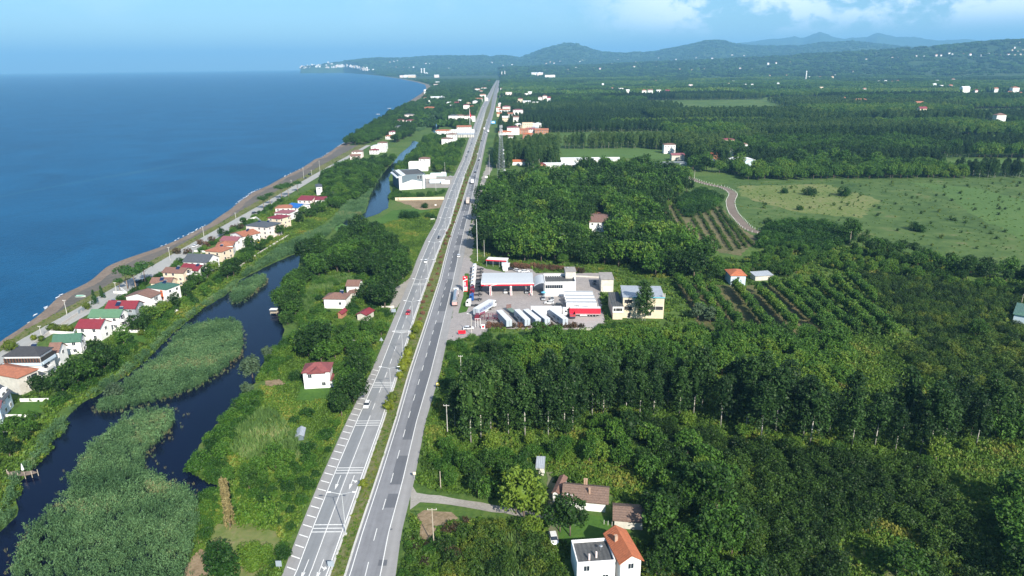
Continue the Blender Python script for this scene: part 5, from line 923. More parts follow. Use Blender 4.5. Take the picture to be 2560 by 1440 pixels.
def canopy():
    z = 5.2; a, b, c = P(1204, 715, z), P(1334, 714.5, z), P(1330, 686, z+.6); w = (b-a).length; d = c.y-b.y; ctr = Vector(((a.x+b.x)/2, a.y+d/2, 0)); root = thing('fuel_canopy', 'long white fuel station canopy with red front edge on round columns', 'canopy', ctr, 0.0)
    m = MB(); m.extr([(-d/2, z+.95), (d/2, z+1.2), (d/2, z+1.5), (0, z+1.6), (-d/2, z+1.15)], -w/2, w/2, 'x'); m.build('roof', STG, root)
    m = MB(); m.box((0, -d/2-.12, z+.45), (w+.4, .25, .75)); m.build('fascia', STR, root); m = MB(); m.box((0, -d/2-.14, z+1.05), (w+.4, .3, .42)); m.build('upper_fascia', STW, root)
    m = MB(); m.box((-w/2-.15, .1, z+.75), (.3, d, 1.1)); m.build('side_fascia', STW, root)
    m = MB(); m.poly([(-w/2+1.0, -d/2-.26, z+.75), (-w/2+3.4, -d/2-.26, z+.12), (-w/2+2.7, -d/2-.26, z+.12), (-w/2+2.0, -d/2-.26, z+.45), (-w/2+1.6, -d/2-.26, z+.4)]); m.build('bird_mark', STW, root)
    m = MB(); m.poly([(-w/2+4.0, -d/2-.26, z+.08), (-w/2+4.6, -d/2-.26, z+.08), (-w/2+7.6, -d/2-.26, z+.8), (-w/2+6.2, -d/2-.26, z+.82)]); m.build('swoosh_mark', STW, root)
    m = MB(); m.box((0, 0, z+.3), (w-1, d-1.2, .2)); m.build('ceiling', STW, root)
    for px in (1226.5, 1277.5, 1328.5):
        q = P(px, 739)
        for k, yy in enumerate((0.0, d*0.62)):
            m = MB(); m.box((q.x-ctr.x, q.y-ctr.y+yy, z/2+.2), (.9, .6, z)); m.build('column', STW, root); m = MB(); m.box((q.x-ctr.x, q.y-ctr.y+yy-.32, z/2-.2), (.35, .06, z*0.8)); m.build('column_stripe', STR, root)
    for px in (1226.5, 1277.5, 1328.5):
        for yy in (2.2, 7):
            q = P(px, 739); t = thing('fuel_pump', 'red and white fuel pump on its island under the canopy', 'fuel pump', (q.x, q.y+yy, 0.07), 0, 'fuel pumps under the canopy'); m = MB(); m.box((0, 0, .1), (1.6, 3.4, .2)); m.build('island', KERB, t); m = MB(); m.box((0, 0, 1.1), (.6, 1.1, 1.8)); m.build('housing', STR, t); m = MB(); m.box((0, 0, 1.75), (.66, .7, .4)); m.build('display', STW, t); m = MB(); m.tube((.32, .3, 1.5), (.5, .3, .7), .05); m.build('hose', DARK, t)
    keepout(root, w, d+4)
canopy()
def shop():
    z = 7.3; a, b = P(1362, 705, z), P(1440, 705, z); base = P(1400, 742); w = (b-a).length; d = 13.5; ctr = Vector(((a.x+b.x)/2, a.y+d/2, 0)); root = thing('station_shop', 'white box shaped station shop with black window band and sunken roof terrace', 'shop', ctr)
    m = MB(); m.box((0, 0, z/2-.6), (w, d, z-1.2)); 
    for c, s in (((0, -d/2+.15, z-.6), (w, .3, 1.2)), ((0, d/2-.15, z-.6), (w, .3, 1.2)), ((-w/2+.15, 0, z-.6), (.3, d-.6, 1.2)), ((w/2-.15, 0, z-.6), (.3, d-.6, 1.2))): m.box(c, s)
    m.build('wall', WALLS['white'], root); m = MB(); m.box((0, 0, z-1.14), (w-.6, d-.6, .1)); m.build('roof', ROOFS['felt'], root)
    m = MB(); m.box((-w*.2, -d/2-.02, z-2.4), (w*.56, .1, 1.7)); m.build('window_band', PANE, root)
    for i in range(9): m = MB(); m.box((-w*.48+w*.56*i/8, -d/2-.09, z-2.4), (.08, .06, 1.7)); m.build('mullion', FRAME, root)
    for i in range(7): m = MB(); m.box((-w/2+1.5+i*1.1, d*.12, z+.4), (.18, 3.6, .12), 0, .1); m.build('pergola_beam', RAIL, root)
    m = MB(); m.box((w*.38, d*.42, z/2+1.2), (5.0, 7.5, z+2.4)); m.build('stair_block', WALLS['dirty'], root); m = MB(); m.box((w*.38, d*.42, z+2.5), (5.5, 8.2, .25)); q = m.build('stair_roof', ROOFS['conc'], root); m = MB(); m.ball((w*.3, d*.55, z+2.9), .6, .5, 8); m.build('dish', METAL, q)
    keepout(root, w, d+6); 
    # vaulted link roof between canopy and shop
    a2 = P(1336, 712, 5.4); x0 = P(1334, 714, 5.4).x+.2; x1 = ctr.x-w/2-.1; ww = x1-x0; root = thing('link_roof', 'grey vaulted roof joining the canopy and the shop', 'roof', ((x0+x1)/2, ctr.y, 0)); m = MB(); pr = [(-ww/2+ww*k/10, 5.4+2.6*sin(pi*(.12+.5*k/10))-1.0) for k in range(11)]; m.extr(pr+[(x, zz-.18) for x, zz in reversed(pr)], -d/2-.3, d/2, 'y'); m.build('vault', STG, root)
    m = MB(); m.tube((ww/2-.4, -d/2+.3, 0), (ww/2-.4, -d/2+.3, 6), .15); m.build('post', METAL, root)
shop()
def flat_block(label, tl, tr, bk, z, roofm, wallm, name='building', cat='building', over=.3, thick=.25, extra=None):
    a, b, c = P(*tl, z), P(*tr, z), P(*bk, z); w = (b-a).length; d = c.y-b.y; ctr = Vector(((a.x+b.x)/2+(c.x-b.x)*0, a.y+d/2, 0)); root = thing(name, label, cat, ctr, atan2((b-a).y, (b-a).x)); m = MB(); m.box((0, 0, z/2-.2), (w-2*over, d-2*over, z+.1)); m.build('wall', wallm, root); m = MB(); m.box((0, 0, z-.0), (w, d, thick)); m.build('roof', roofm, root); keepout(root, w, d); return root, w, d
r_, w_, d_ = flat_block('narrow two storey concrete block with flat roof behind the yard', (1503, 699), (1537, 699), (1531, 681), 6.5, ROOFS['conc'], WALLS['dirty']); m = MB(); m.box((0, -d_/2+.2, 1.5), (w_*.55, .2, 2.2)); m.build('door', WALLS['white'], r_)
r_, w_, d_ = flat_block('derelict yellow two storey building with grey blue sheet roof', (1562, 745), (1668, 747), (1652, 717), 9.6, ROOFS['grey'], WALLS['yellow'], over=.2)
m = MB(); m.box((w_*.12, -d_/2-.05, 9.75), (w_*.76, .25, .4)); m.build('eave_strip', mat('turquoise trim', (.10, .42, .52), .5, .1), r_)
for x, z, ww in ((-.36, 7.8, 3.4), (-.36, 4.6, 3.4), (.22, 4.9, 2.6), (.38, 4.9, 3.2), (.12, 2.2, 3.0), (-.33, 1.2, 1.3)): window(r_, (x*w_, -d_/2+.12, z), ww, 1.7 if z > 1.5 else 2.3, 0, True)
for x in (.46, .5): m = MB(); m.box((x*w_, -d_/2+3-x*4, 10.4), (.35, .35, 2)); m.build('chimney', WALLS['dirty'], r_)
for s in range(6): window(r_, (-w_/2+.1, -d_/2+2+s*(d_-3)/6, 7.6), 1.6, 1.5, -pi/2, True)
r_, w_, d_ = flat_block('low wing with dark sheet roof and white windowed front beside the yellow building', (1533, 766), (1561, 766), (1552, 731), 6.2, ROOFS['felt'], WALLS['cream']); m = MB(); m.box((0, -d_/2+.1, 4.6), (w_-.3, .3, 2.8)); q = m.build('upper_front', WALLS['white'], r_)
for x in (-.3, -.08, .1, .3): window(r_, (x*w_, -d_/2-.08, 4.7), 1.0, 1.4, 0, True)
root = thing('car_wash', 'open car wash with red edged white roof at the back of the forecourt', 'car wash', P(1240, 668)); m = MB(); m.box((0, 3.5, 3.6), (11.5, 6, .5)); m.build('roof', STW, root); m = MB(); m.box((0, .45, 3.65), (11.6, .12, .65)); m.build('fascia', STR, root)
for x in (-5.5, -1.8, 1.8, 5.5): m = MB(); m.box((x, .7, 1.7), (.25, .25, 3.4)); m.build('post', METAL, root)
m = MB(); m.box((0, 6.2, 1.7), (11, .2, 3.4)); m.build('back_wall', WALLS['greyw'], root); m = MB(); m.box((4.2, 3.6, 1.7), (2.4, 5, 3.3)); m.build('side_room', WALLS['blue'], root); root.rotation_euler.z = -.22; keepout(root, 14, 12)
r_, w_, d_ = flat_block('small white kiosk at the end of the car wash', (1258, 664), (1272, 665), (1270, 658), 3.2, STW, WALLS['white'], 'kiosk', 'kiosk')
# totem sign
p = P(1164, 729); zt = 8.0; root = thing('price_totem', 'tall red fuel price totem with a white bird mark by the highway', 'sign', (p.x, p.y, 0), -.04); m = MB(); m.box((0, 0, zt/2), (2.3, .5, zt)); m.build('board', STR, root)
m = MB(); m.box((-.98, -.27, zt*.36), (.34, .06, zt*.7)); m.build('white_edge', STW, root); m = MB(); m.poly([(-1.14, -.29, 5.2), (1.14, -.29, 6.35), (1.14, -.29, 6.75), (-.5, -.29, 6.1), (-1.14, -.29, 5.7)][::1]); m.build('white_sweep', STW, root)
m = MB(); m.poly([(-.6, -.3, 7.7), (-.1, -.3, 7.75), (.55, -.3, 7.05), (.2, -.3, 7.0), (-.15, -.3, 7.3), (-.55, -.3, 7.35)]); m.build('bird_mark', STW, root)
for i, (z, c) in enumerate(((4.9, STW), (4.4, STW), (3.9, STW), (3.4, STW), (2.9, STB), (2.3, STW), (1.6, STW), (.9, STW))): m = MB(); m.box((-.2 if i < 4 else .1, -.3, z), (.9 if i < 4 else 1.6, .06, .28 if i < 5 else .5)); m.build('price_panel', c, root)
# ---------------------------------------------------------------- vehicles
def paint(name, c, metal=.1): return mat(name, c, .3, .03, 1, metal, coat=.5)
PW = paint('white paint', (.78, .78, .78)); PR = paint('red paint', (.50, .012, .025)); PD = paint('dark paint', (.025, .027, .032)); PG = paint('silver paint', (.42, .44, .46), .5); PBL = paint('blue paint', (.015, .09, .32)); PMA = paint('maroon paint', (.16, .015, .03)); TYRE = mat('tyre', (.02, .02, .021), .85, .2); RIMM = mat('rim', (.5, .5, .52), .35, .1, 3, .7); CHASS = mat('chassis', (.035, .035, .038), .7, .2); LAMPM = mat('head lamp', (.8, .82, .85), .15, .05)
def wheel(par, x, y, r=.33, w=.22, side=1):
    m = MB(); m.tube((0, -w/2, 0), (0, w/2, 0), r, None, 14); o = m.build('wheel', TYRE, par, (x, y, r)); m = MB(); m.tube((0, (w/2)*side, 0), (0, (w/2+.015)*side, 0), r*.6, None, 10); m.build('rim', RIMM, o)
def make_car(label, pm, van=False, loc=(0, 0, 0), rz=0, group=None, name='parked_car', cat='car'):
    root = thing(name, label, cat, loc, rz, group); L_, W_ = 4.4, 1.78
    m = MB(); m.extr([(-2.2, .32), (2.2, .32), (2.22, .62), (2.05, .82), (1.05, .95), (-1.9, .98), (-2.2, .85)], -W_/2, W_/2, 'y'); m.build('body', pm, root)
    m = MB(); i = 0; b = [(-1.85, .97), (1.15, .94)]; t = [(-1.5, 1.38), (.35, 1.42)] if not van else [(-1.8, 1.5), (.7, 1.5)]
    lo, hi = W_/2-.06, W_/2-.22; v = [(b[0][0], -lo, b[0][1]), (b[1][0], -lo, b[1][1]), (b[1][0], lo, b[1][1]), (b[0][0], lo, b[0][1]), (t[0][0], -hi, t[0][1]), (t[1][0], -hi, t[1][1]), (t[1][0], hi, t[1][1]), (t[0][0], hi, t[0][1])]
    m.v += v; fs = ((0, 1, 5, 4), (1, 2, 6, 5), (2, 3, 7, 6), (3, 0, 4, 7), (4, 5, 6, 7)); m.f += list(fs); m.m += [0]*5; m.build('windows', PANE, root)
    m = MB(); m.box(((t[0][0]+t[1][0])/2, 0, t[0][1]+.05), (t[1][0]-t[0][0]+.05, hi*2+.05, .07)); m.build('roof_panel', pm, root)
    for x in (-1.38, 1.38):
        for s in (-1, 1): wheel(root, x, s*(W_/2-.1), .33, .22, s)
    for s in (-1, 1): m = MB(); m.box((2.17, s*.62, .68), (.1, .36, .14)); m.build('headlight', LAMPM, root)
    return root
CARPROTO = {}
def car(label, px, py, heading, pm, van=False, group=None, q=None, name='car', z=.14):
    p = q or P(px, py); key = (pm.name, van); loc = (p.x, p.y, p.z+z)
    if key not in CARPROTO: CARPROTO[key] = make_car(label, pm, van, loc, heading, group, name); return CARPROTO[key]
    r = dup(CARPROTO[key], loc, heading, label, group)
    if not group and 'group' in r: del r['group']
    return r
SD, ND = -pi/2-.02, pi/2+.02
for a in (('white hatchback driving towards the camera, nearest car on the left carriageway', 918, 1016, SD, PW), ('red car on the left carriageway beside the farm drive', 1021, 785, SD, PR), ('white car on the left carriageway below the bus bay', 1065, 656, SD, PW), ('dark car on the left carriageway above the grove', 1098, 596, SD, PD), ('white car just entering beside the fuel station junction', 1147, 642, ND, PW), ('dark car on the right carriageway level with the factory', 1188, 432, ND, PD), ('dark car ahead on the right carriageway near the first bend of trees', 1197, 402, ND, PD), ('white car on the right carriageway ahead of the dark one', 1199, 397, ND, PW), ('white car on the right carriageway before the village', 1194, 386, ND, PW), ('dark car on the left carriageway near the factory gate', 1165, 394, SD, PD), ('dark car on the left carriageway further up by the trees', 1171, 381, SD, PD), ('dark car on the left carriageway beside the long tree belt', 1179, 361, SD, PD), ('dark car on the left carriageway coming out of the village', 1191, 329, SD, PD), ('dark car on the right carriageway left of the wood', 1204, 353, ND, PD), ('white car in the left lane entering the village', 1214, 333, ND, PW), ('white car among the village traffic on the right carriageway', 1216, 301, ND, PW), ('white car on the left carriageway at the market', 1201, 299, SD, PW), ('white car on the left carriageway beyond the market', 1209, 267, SD, PW), ('white car on the far right carriageway', 1239, 233, ND, PW)): car(*a)
for a in (('white car at the left pump under the canopy', 1264, 732, -pi/2, PW), ('silver car at the right pump under the canopy', 1317, 732, -pi/2, PG), ('silver car parked nose out in front of the shop corner', 1358, 749, -pi/2, PG), ('silver car parked in front of the shop wall', 1380, 750, -pi/2, PG), ('white sedan parked sideways in the yard', 1373, 760, pi-.1, PW), ('dark sedan parked sideways behind the white lorry', 1394, 765, pi, PD), ('white pickup behind the canopy, left of a pair', 1293, 679, -.9, PW), ('white car behind the canopy, right of a pair', 1313, 681, .25, PW), ('dark car behind the car wash', 1276, 675, .1, PD), ('dark car in the shade of the concrete block', 1487, 709, -pi/2-.1, PD), ('white car beside the lamp pole at the yard exit', 1171, 824, .1, PW), ('white car parked on the dirt lane beside the round tree', 1384, 1352, -pi/2+.12, PW), ('white car parked under the tin shed roof', 1352, 1176, -pi/2, PW), ('dark car on the coast road at the far bend', 763, 447, 1.2, PD), ('dark car parked on the coast road behind the pines', 775, 437, 1.2, PD), ('dark car parked beside the coast road in the village', 636, 534, 1.3, PD), ('dark car at the white gate on the coast road', 607, 549, 1.3, PD), ('white car parked behind the brown bushes', 489, 617, 1.3, PW), ('dark car parked under the tall pines on the coast road', 348, 706, 1.4, PD), ('white car in the shade of the tall pines', 360, 703, 1.4, PW), ('pale car in the factory forecourt', 1128, 443, .2, PG)): car(*a, name='parked_car')
def cab(par, x, pm, z0=0.55, name='cab'):
    m = MB(); m.extr([(x, z0), (x+2.2, z0), (x+2.25, 2.0), (x+1.95, 3.1), (x+1.0, 3.6), (x, 3.6)], -1.22, 1.22, 'y'); o = m.build(name, pm, par); m = MB(); m.v += [(x+2.27, -1.1, 2.05), (x+2.27, 1.1, 2.05), (x+1.99, 1.05, 3.0), (x+1.99, -1.05, 3.0)]; m.f.append((0, 1, 2, 3)); m.m.append(0); m.build('windscreen', PANE, o)
    for s in (-1, 1): m = MB(); m.box((x+1.4, s*1.225, 2.4), (.9, .03, .8)); m.build('side_window', PANE, o); m = MB(); m.box((x+2.2, s*1.42, 2.3), (.15, .22, .7)); m.build('mirror', CHASS, o)
    m = MB(); m.box((x+2.26, 0, 1.1), (.06, 2.0, .7)); m.build('grille', CHASS, o)
def tractor(label, loc, rz, pm, group=None):
    root = thing('truck_tractor', label, 'lorry', loc, rz, group); m = MB(); m.box((-.2, 0, .75), (5.8, .9, .35)); m.build('chassis', CHASS, root); cab(root, .8, pm)
    for x in (2.3, -1.9):
        for s in (-1, 1): wheel(root, x, s*.98, .5, .45, s)
    m = MB(); m.box((-1.6, 0, 1.1), (1.2, 1.0, .16)); m.build('fifth_wheel', CHASS, root); return root
def trailer_parts(root, L_, side, top, x0=0.0, z1=4.0):
    m = MB(); m.box((x0, 0, (1.25+z1)/2), (L_, 2.5, z1-1.25)); m.build('box_body', side, root); m = MB(); m.box((x0, 0, z1+.03), (L_+.04, 2.54, .06)); m.build('roof', top, root)
    m = MB(); m.box((x0, 0, 1.05), (L_, 2.3, .3)); m.build('chassis', CHASS, root)
    for s in (-1, 1): m = MB(); m.box((x0+.6, s*1.2, .72), (3.2, .06, .45)); m.build('side_guard', STW, root); m = MB(); m.box((x0, s*1.27, 1.28), (L_, .04, .16)); m.build('rail', STW, root)
    for k in (0, 1, 2):
        for s in (-1, 1): wheel(root, x0-L_/2+2.1+k*1.35, s*1.0, .5, .42, s)
    m = MB(); m.box((x0-L_/2-.03, 0, (1.3+z1)/2), (.06, .08, z1-1.4)); m.build('door_gap', CHASS, root)
CURT = mat('grey curtain', (.40, .45, .50), .6, .08, .6); CURW = mat('white curtain', (.76, .76, .77), .55, .04, .6); CURR = mat('red curtain', (.66, .02, .045), .5, .10, .5); TOPW = mat('trailer roof', (.62, .63, .65), .6, .08, .4); INK = mat('lettering ink', (.03, .06, .25), .6, .02); INKG = mat('grey lettering', (.08, .10, .12), .6, .02); BODY = mat('trailer door', (.70, .70, .68), .6, .06)
def trailer(label, far, near, side=CURT, top=TOPW, group=None, txt=None, withcab=None, L_=13.6, name='semi_trailer', txtside=1, rev=False, ink=None):
    a, b = P(*far, 4.0), P(*near, 4.0); ctr = (a+b)/2; v = (a-b); v.z = 0; rz = atan2(v.y, v.x)
    root = thing(name, label, 'lorry' if withcab else 'trailer', (ctr.x, ctr.y, .09), rz, group); trailer_parts(root, L_, side, top)
    if withcab: 
        cab(root, L_/2+.5, withcab); m = MB(); m.box((L_/2-.4, 0, .8), (5.5, .9, .3)); m.build('tractor_chassis', CHASS, root)
        for x in (L_/2+1.9, L_/2-1.9):
            for s in (-1, 1): wheel(root, x, s*.98, .5, .42, s)
    if txt: 
        for s, sz, off in txt: text(root, s, sz, ink or INKG, (off*txtside, -txtside*1.30, 2.1), (pi/2, 0, 0 if txtside > 0 else pi), bold=.03)
    return root
trailer('white and grey lorry reading KATIRCIOGLU crossing the yard entrance', (1228.4, 749.5), (1187.8, 773), CURT, TOPW, None, [('KATIRCIOĞLU', 1.7, .2)], PW, ink=INK)
trailer('grey sided trailer standing alone, leftmost of the slanting row', (1248.5, 776.5), (1272, 800.5), CURT)
trailer('trailer with small round logo, second of the slanting row', (1291.8, 773.6), (1319, 799.5), CURT, txt=[('obi', 1.6, 2.4), ('lojistik', .9, -1.6)], txtside=-1)
trailer('plain trailer with seamed roof, third of the slanting row', (1314.5, 773.7), (1345, 798), CURT)
trailer('plain trailer with darker side, fourth of the slanting row', (1336, 772.4), (1369, 798), CURT)
trailer('trailer with round logo parked in front of the white lorry cab', (1379, 773), (1413, 797), CURT, txt=[('obi', 1.6, 2.4), ('lojistik', .9, -1.6)], txtside=-1)
trailer('all white lorry parked sideways behind the slanting row', (1403, 768), (1328, 768), CURW, CURW, withcab=PW)
trailer('trailer with bright red curtain side', (1425.5, 768.8), (1499.5, 769.3), CURR, TOPW)
TOPG = mat('grey trailer roof', (.40, .42, .44), .6, .08, .4)
trailer('white trailer in the parallel stack, nearest the shop', (1412, 729.5), (1480, 730), CURW, TOPG); trailer('white trailer in the parallel stack, second from the shop', (1414, 738.5), (1484, 739.5), CURW, TOPG); trailer('white trailer in the parallel stack, third from the shop', (1416, 747), (1487, 747.5), CURW, TOPG)
trailer('white trailer with round logo at the front of the parallel stack', (1489, 755.5), (1418, 755), CURW, TOPG, txt=[('obi', 1.8, -2.2), ('lojistik', 1.0, 1.6)], txtside=1)
cols = [(PW, 676, 'white tractor unit at the far end of the line of cabs'), (PW, 684, 'white tractor unit second in the line of cabs'), (PW, 693, 'white tractor unit third in the line of cabs'), (PW, 702, 'white tractor unit fourth in the line of cabs'), (PW, 712, 'white tractor unit fifth in the line of cabs'), (PW, 721, 'white tractor unit next to the maroon ones'), (PMA, 731, 'maroon tractor unit, further of two'), (PMA, 740, 'maroon tractor unit, nearer of two'), (PBL, 752, 'blue tractor unit beside the maroon ones'), (PW, 767, 'white tractor unit nearest the camera in the line of cabs')]
for pm, py, l in cols: p = P(1195-(py-676)*.08-(6 if py > 760 else 0), py); tractor(l, (p.x, p.y, .09), pi+.05 if py < 760 else pi-.15, pm)
p0, p1 = P(1140.4, 722, 3.0), P(1136, 756, 3.0); c0 = (p0+p1)/2; root = thing('tanker_lorry', 'silver tanker lorry with white cab waiting on the right shoulder', 'lorry', (c0.x, c0.y, .14), atan2((p0-p1).y, (p0-p1).x)); L_ = (p0-p1).length*.8
m = MB(); m.tube((-L_/2, 0, 2.35), (L_/2, 0, 2.35), 1.2, None, 16); m.build('tank', PG, root, smooth=False); m = MB(); m.box((0, 0, .95), (L_, .9, .3)); m.build('chassis', CHASS, root); m = MB(); m.box((-L_/2-.2, 0, 1.6), (.3, 2.3, 1.3)); m.build('rear_bumper', mat('pink striped bumper', (.62, .36, .33), .5, .1), root); cab(root, L_/2+.5, PW)
for x in (L_/2+1.8, L_/2-1.5, -L_/2+1.2, -L_/2+2.5, -L_/2+3.8):
    for s in (-1, 1): wheel(root, x, s*.98, .5, .42, s)
p = P(1222, 803); root = thing('car_transporter', 'dark red empty car transporter with open frame behind the oleanders', 'lorry', (p.x, p.y+1, .09), .0)
for z in (1.0, 2.9):
    m = MB(); m.box((.8, -1.1, z), (9.6, .14, .16)); m.box((.8, 1.1, z), (9.6, .14, .16)); [m.box((-3.6+i*1.1, 0, z), (.16, 2.2, .1)) for i in range(9)]; m.build('deck', PMA, root)
for i in range(6):
    for s in (-1, 1): m = MB(); m.box((-3.8+i*1.85, s*1.15, 1.9), (.14, .1, 2.0)); m.build('post', PMA, root)
m = MB(); m.extr([(-6.2, .5), (-4.2, .5), (-4.2, 3.0), (-5.8, 3.0), (-6.2, 1.9)], -1.2, 1.2, 'y'); m.build('cab', PMA, root); m = MB(); m.quad((-4.0, -1.1, 3.0), (-1.6, -1.1, 4.0), (-1.6, 1.1, 4.0), (-4.0, 1.1, 3.0)); m.quad((-4.0, 1.1, 2.9), (-1.6, 1.1, 3.9), (-1.6, -1.1, 3.9), (-4.0, -1.1, 2.9)); m.build('upper_ramp', PR, root)
for x in (-5.2, -.5, 2.6, 4.0):
    for s in (-1, 1): wheel(root, x, s*1.0, .45, .35, s)
p = P(1431, 797); root = thing('tipper_trailer', 'red tipper trailer with blue load bed at the end of the slanting row', 'trailer', (p.x, p.y+2.5, .09), pi/2)
m = MB(); m.box((0, 0, .9), (7.5, 2.3, .3)); m.build('chassis', CHASS, root); m = MB(); m.box((0, 0, 1.3), (7.5, 2.4, .25)); m.build('bed', PBL, root)
for c_, s_ in (((0, -1.2, 2.0), (7.5, .1, 1.4)), ((0, 1.2, 2.0), (7.5, .1, 1.4)), ((3.75, 0, 2.2), (.1, 2.4, 1.9)), ((-3.75, 0, 1.9), (.1, 2.4, 1.1))): m = MB(); m.box(c_, s_); m.build('side_board', mat('faded red paint', (.38, .05, .045), .6, .2), root)
for x in (-2.4, 2.4):
    for s in (-1, 1): wheel(root, x, s*1.0, .45, .35, s)
m = MB(); p = P(1281, 796); root = thing('flatbed_trailer', 'empty green flatbed trailer between the first two box trailers', 'trailer', (p.x+.8, p.y+4.5, .09), -1.12); m.box((0, 0, 1.25), (11, 2.4, .2)); m.build('deck', mat('green deck', (.13, .20, .17), .8, .25), root); m = MB(); m.box((-5.5, 0, 2.2), (.15, 2.4, 1.9)); m.build('headboard', mat('brown headboard', (.17, .10, .09), .7, .2), root); m = MB(); m.box((0, 0, .95), (10.5, .9, .3)); m.build('chassis', CHASS, root)
for x in (3.0, 4.3):
    for s in (-1, 1): wheel(root, x, s*1.0, .45, .35, s)
# moving lorries
def box_truck(label, px, py, rz, boxm, cabm, L_=7.5): 
    p = P(px, py); root = thing('box_lorry', label, 'lorry', (p.x, p.y, p.z+.14), rz); m = MB(); m.box((-.8, 0, 2.5), (L_, 2.45, 2.7)); m.build('box_body', boxm, root); m = MB(); m.box((-.2, 0, .95), (L_+1.5, .9, .35)); m.build('chassis', CHASS, root); cab(root, L_/2-.7, cabm, .55)
    for x in (L_/2+.4, -L_/2+1):
        for s in (-1, 1): wheel(root, x, s*.98, .5, .4, s)
box_truck('beige box lorry driving away on the right carriageway', 1170, 508, ND, mat('beige box', (.55, .47, .42), .6, .1), PW, 12); box_truck('small white van lorry beside the brown plot', 1181, 459, ND, CURW, PW, 6); box_truck('white lorry in the village traffic', 1221, 331, ND, CURW, PW, 9); box_truck('white van entering the village, ahead of the lorry', 1211, 325, ND, CURW, PW, 6)
# ---------------------------------------------------------------- street furniture
POLE = mat('lamp post steel', (.55, .57, .58), .5, .08, 2, .3); CONC = mat('concrete pole', (.52, .50, .46), .9, .12); WOODP = mat('wooden pole', (.42, .36, .28), .9, .2)
root0 = thing('street_lamp', 'two armed steel street lamp in the highway median', 'street lamp', (0, 0, 0), 0, 'two armed street lamps along the median')
m = MB(); m.tube((0, 0, 0), (0, 0, 11.3), .13, .075, 8); m.build('post', POLE, root0); m = MB(); m.box((0, 0, .1), (.6, .6, .3)); m.build('base_plate', KERB, root0)
for s in (-1, 1): m = MB(); m.tube((0, 0, 11.25), (s*2.6, 0, 11.85), .055, .045, 6); a_ = m.build('arm', POLE, root0); m = MB(); m.box((s*3.0, 0, 11.88), (.95, .32, .14)); m.build('lamp_head', STW, a_)
ys = [137.6, 207.4, 239.1, 274.1, 305.1, 338.2, 375.2, 405.4]+[405.4+33.5*i for i in range(1, 34)]
first = True
for i, y in enumerate(ys):
    x = LI(y)+.75
    if first: root0.location = (x, y, .1); first = False
    else: dup(root0, (x, y, G(x, y)+.1), 0)
def upole(label, base, top, mtl=CONC, arm=0.0, r=.15, lamp=False, group=None, name='utility_pole', rz=0.0, h=None):
    p = P(*base); h = h or zat(base[0], base[1], top); root = thing(name, label, 'utility pole' if not lamp else 'street lamp', p, rz, group); m = MB(); m.tube((0, 0, -.3), (0, 0, h), r, r*.6, 8); m.build('post', mtl, root)
    if arm: m = MB(); m.box((0, 0, h-.25), (arm, .14, .14)); a_ = m.build('crossarm', mtl, root); [MB().tube((x*arm/2, 0, h-.18), (x*arm/2, 0, h+.12), .05).build('insulator', STW, a_) for x in (-.9, 0, .9)]
    if lamp: m = MB(); m.tube((0, 0, h-.2), (-1.1, 0, h+.2), .05); a_ = m.build('arm', POLE, root); m = MB(); m.box((-1.4, 0, h+.22), (.7, .3, .14)); m.build('lamp_head', STW, a_)
    return root
for a in (('wooden pole with crossarm on the eroded bank by the highway', (1085, 1368), 1272, WOODP, 2.2), ('slim concrete pole with short crossarm on the green slope', (1153, 942), 889, CONC, 1.6), ('concrete pole with crossarm in front of the poplars', (1119, 1083), 1012, CONC, 1.8), ('thin pole at the tip of the gravel track', (1102, 1225), 1178, WOODP, 0), ('pole in the hazel orchard with a small crossarm', (1848, 1345), 1308, CONC, .9), ('concrete pole above the farm trees', (887, 873), 850, CONC, .8), ('tall white pole at the fuel station junction', (1194, 655), 548, STW, 0), ('thin pole beside the tall white one', (1211, 645), 600, CONC, 0), ('pole at the head of the curving track', (1736, 446), 425, CONC, 0), ('pole at the right end of the orchard rows', (1752, 678), 655, CONC, 0), ('pole at the edge of the meadow wood', (2124, 610), 578, WOODP, 0), ('pole at the right side of the hazel field', (2552, 765), 735, WOODP, 0), ('pole beside the factory yard', (1090, 477), 437, CONC, 0), ('pole beyond the factory yard', (1113, 442), 405, CONC, 0), ('pole standing right of the highway before the wood', (1224, 442), 385, CONC, 0), ('pole further along the right verge', (1216, 490), 460, CONC, 0), ('pole by the roadside wood, third from the junction', (1207, 512), 487, CONC, 1.5), ('pole by the roadside wood, second from the junction', (1203, 545), 512, CONC, 1.5), ('pole by the roadside wood with crossarm', (1198, 585), 540, CONC, 1.8)): upole(*a)
upole('concrete lamp post on the yard edge beside the red board', (1179, 838), 785, CONC, 0, .18, True, name='street_lamp'); upole('single lamp post in front of the long white house', (1430, 1290), 1237, CONC, 0, .15, True, name='street_lamp'); upole('leaning old wooden post by the yard ditch', (1131, 842), 783, DARK, 0, .12, h=.5)
for i, (b, t) in enumerate((((168, 788), 750), ((105, 845), 815), ((426, 650), 618), ((510, 592), 566), ((590, 548), 532), ((730, 470), 450), ((760, 448), 420), ((800, 428), 402), ((780, 442), 425), ((292, 735), 706))): upole('concrete pole with lamp on the beach side of the coast road', b, t, CONC, 1.4, .16, group='poles along the coast road')
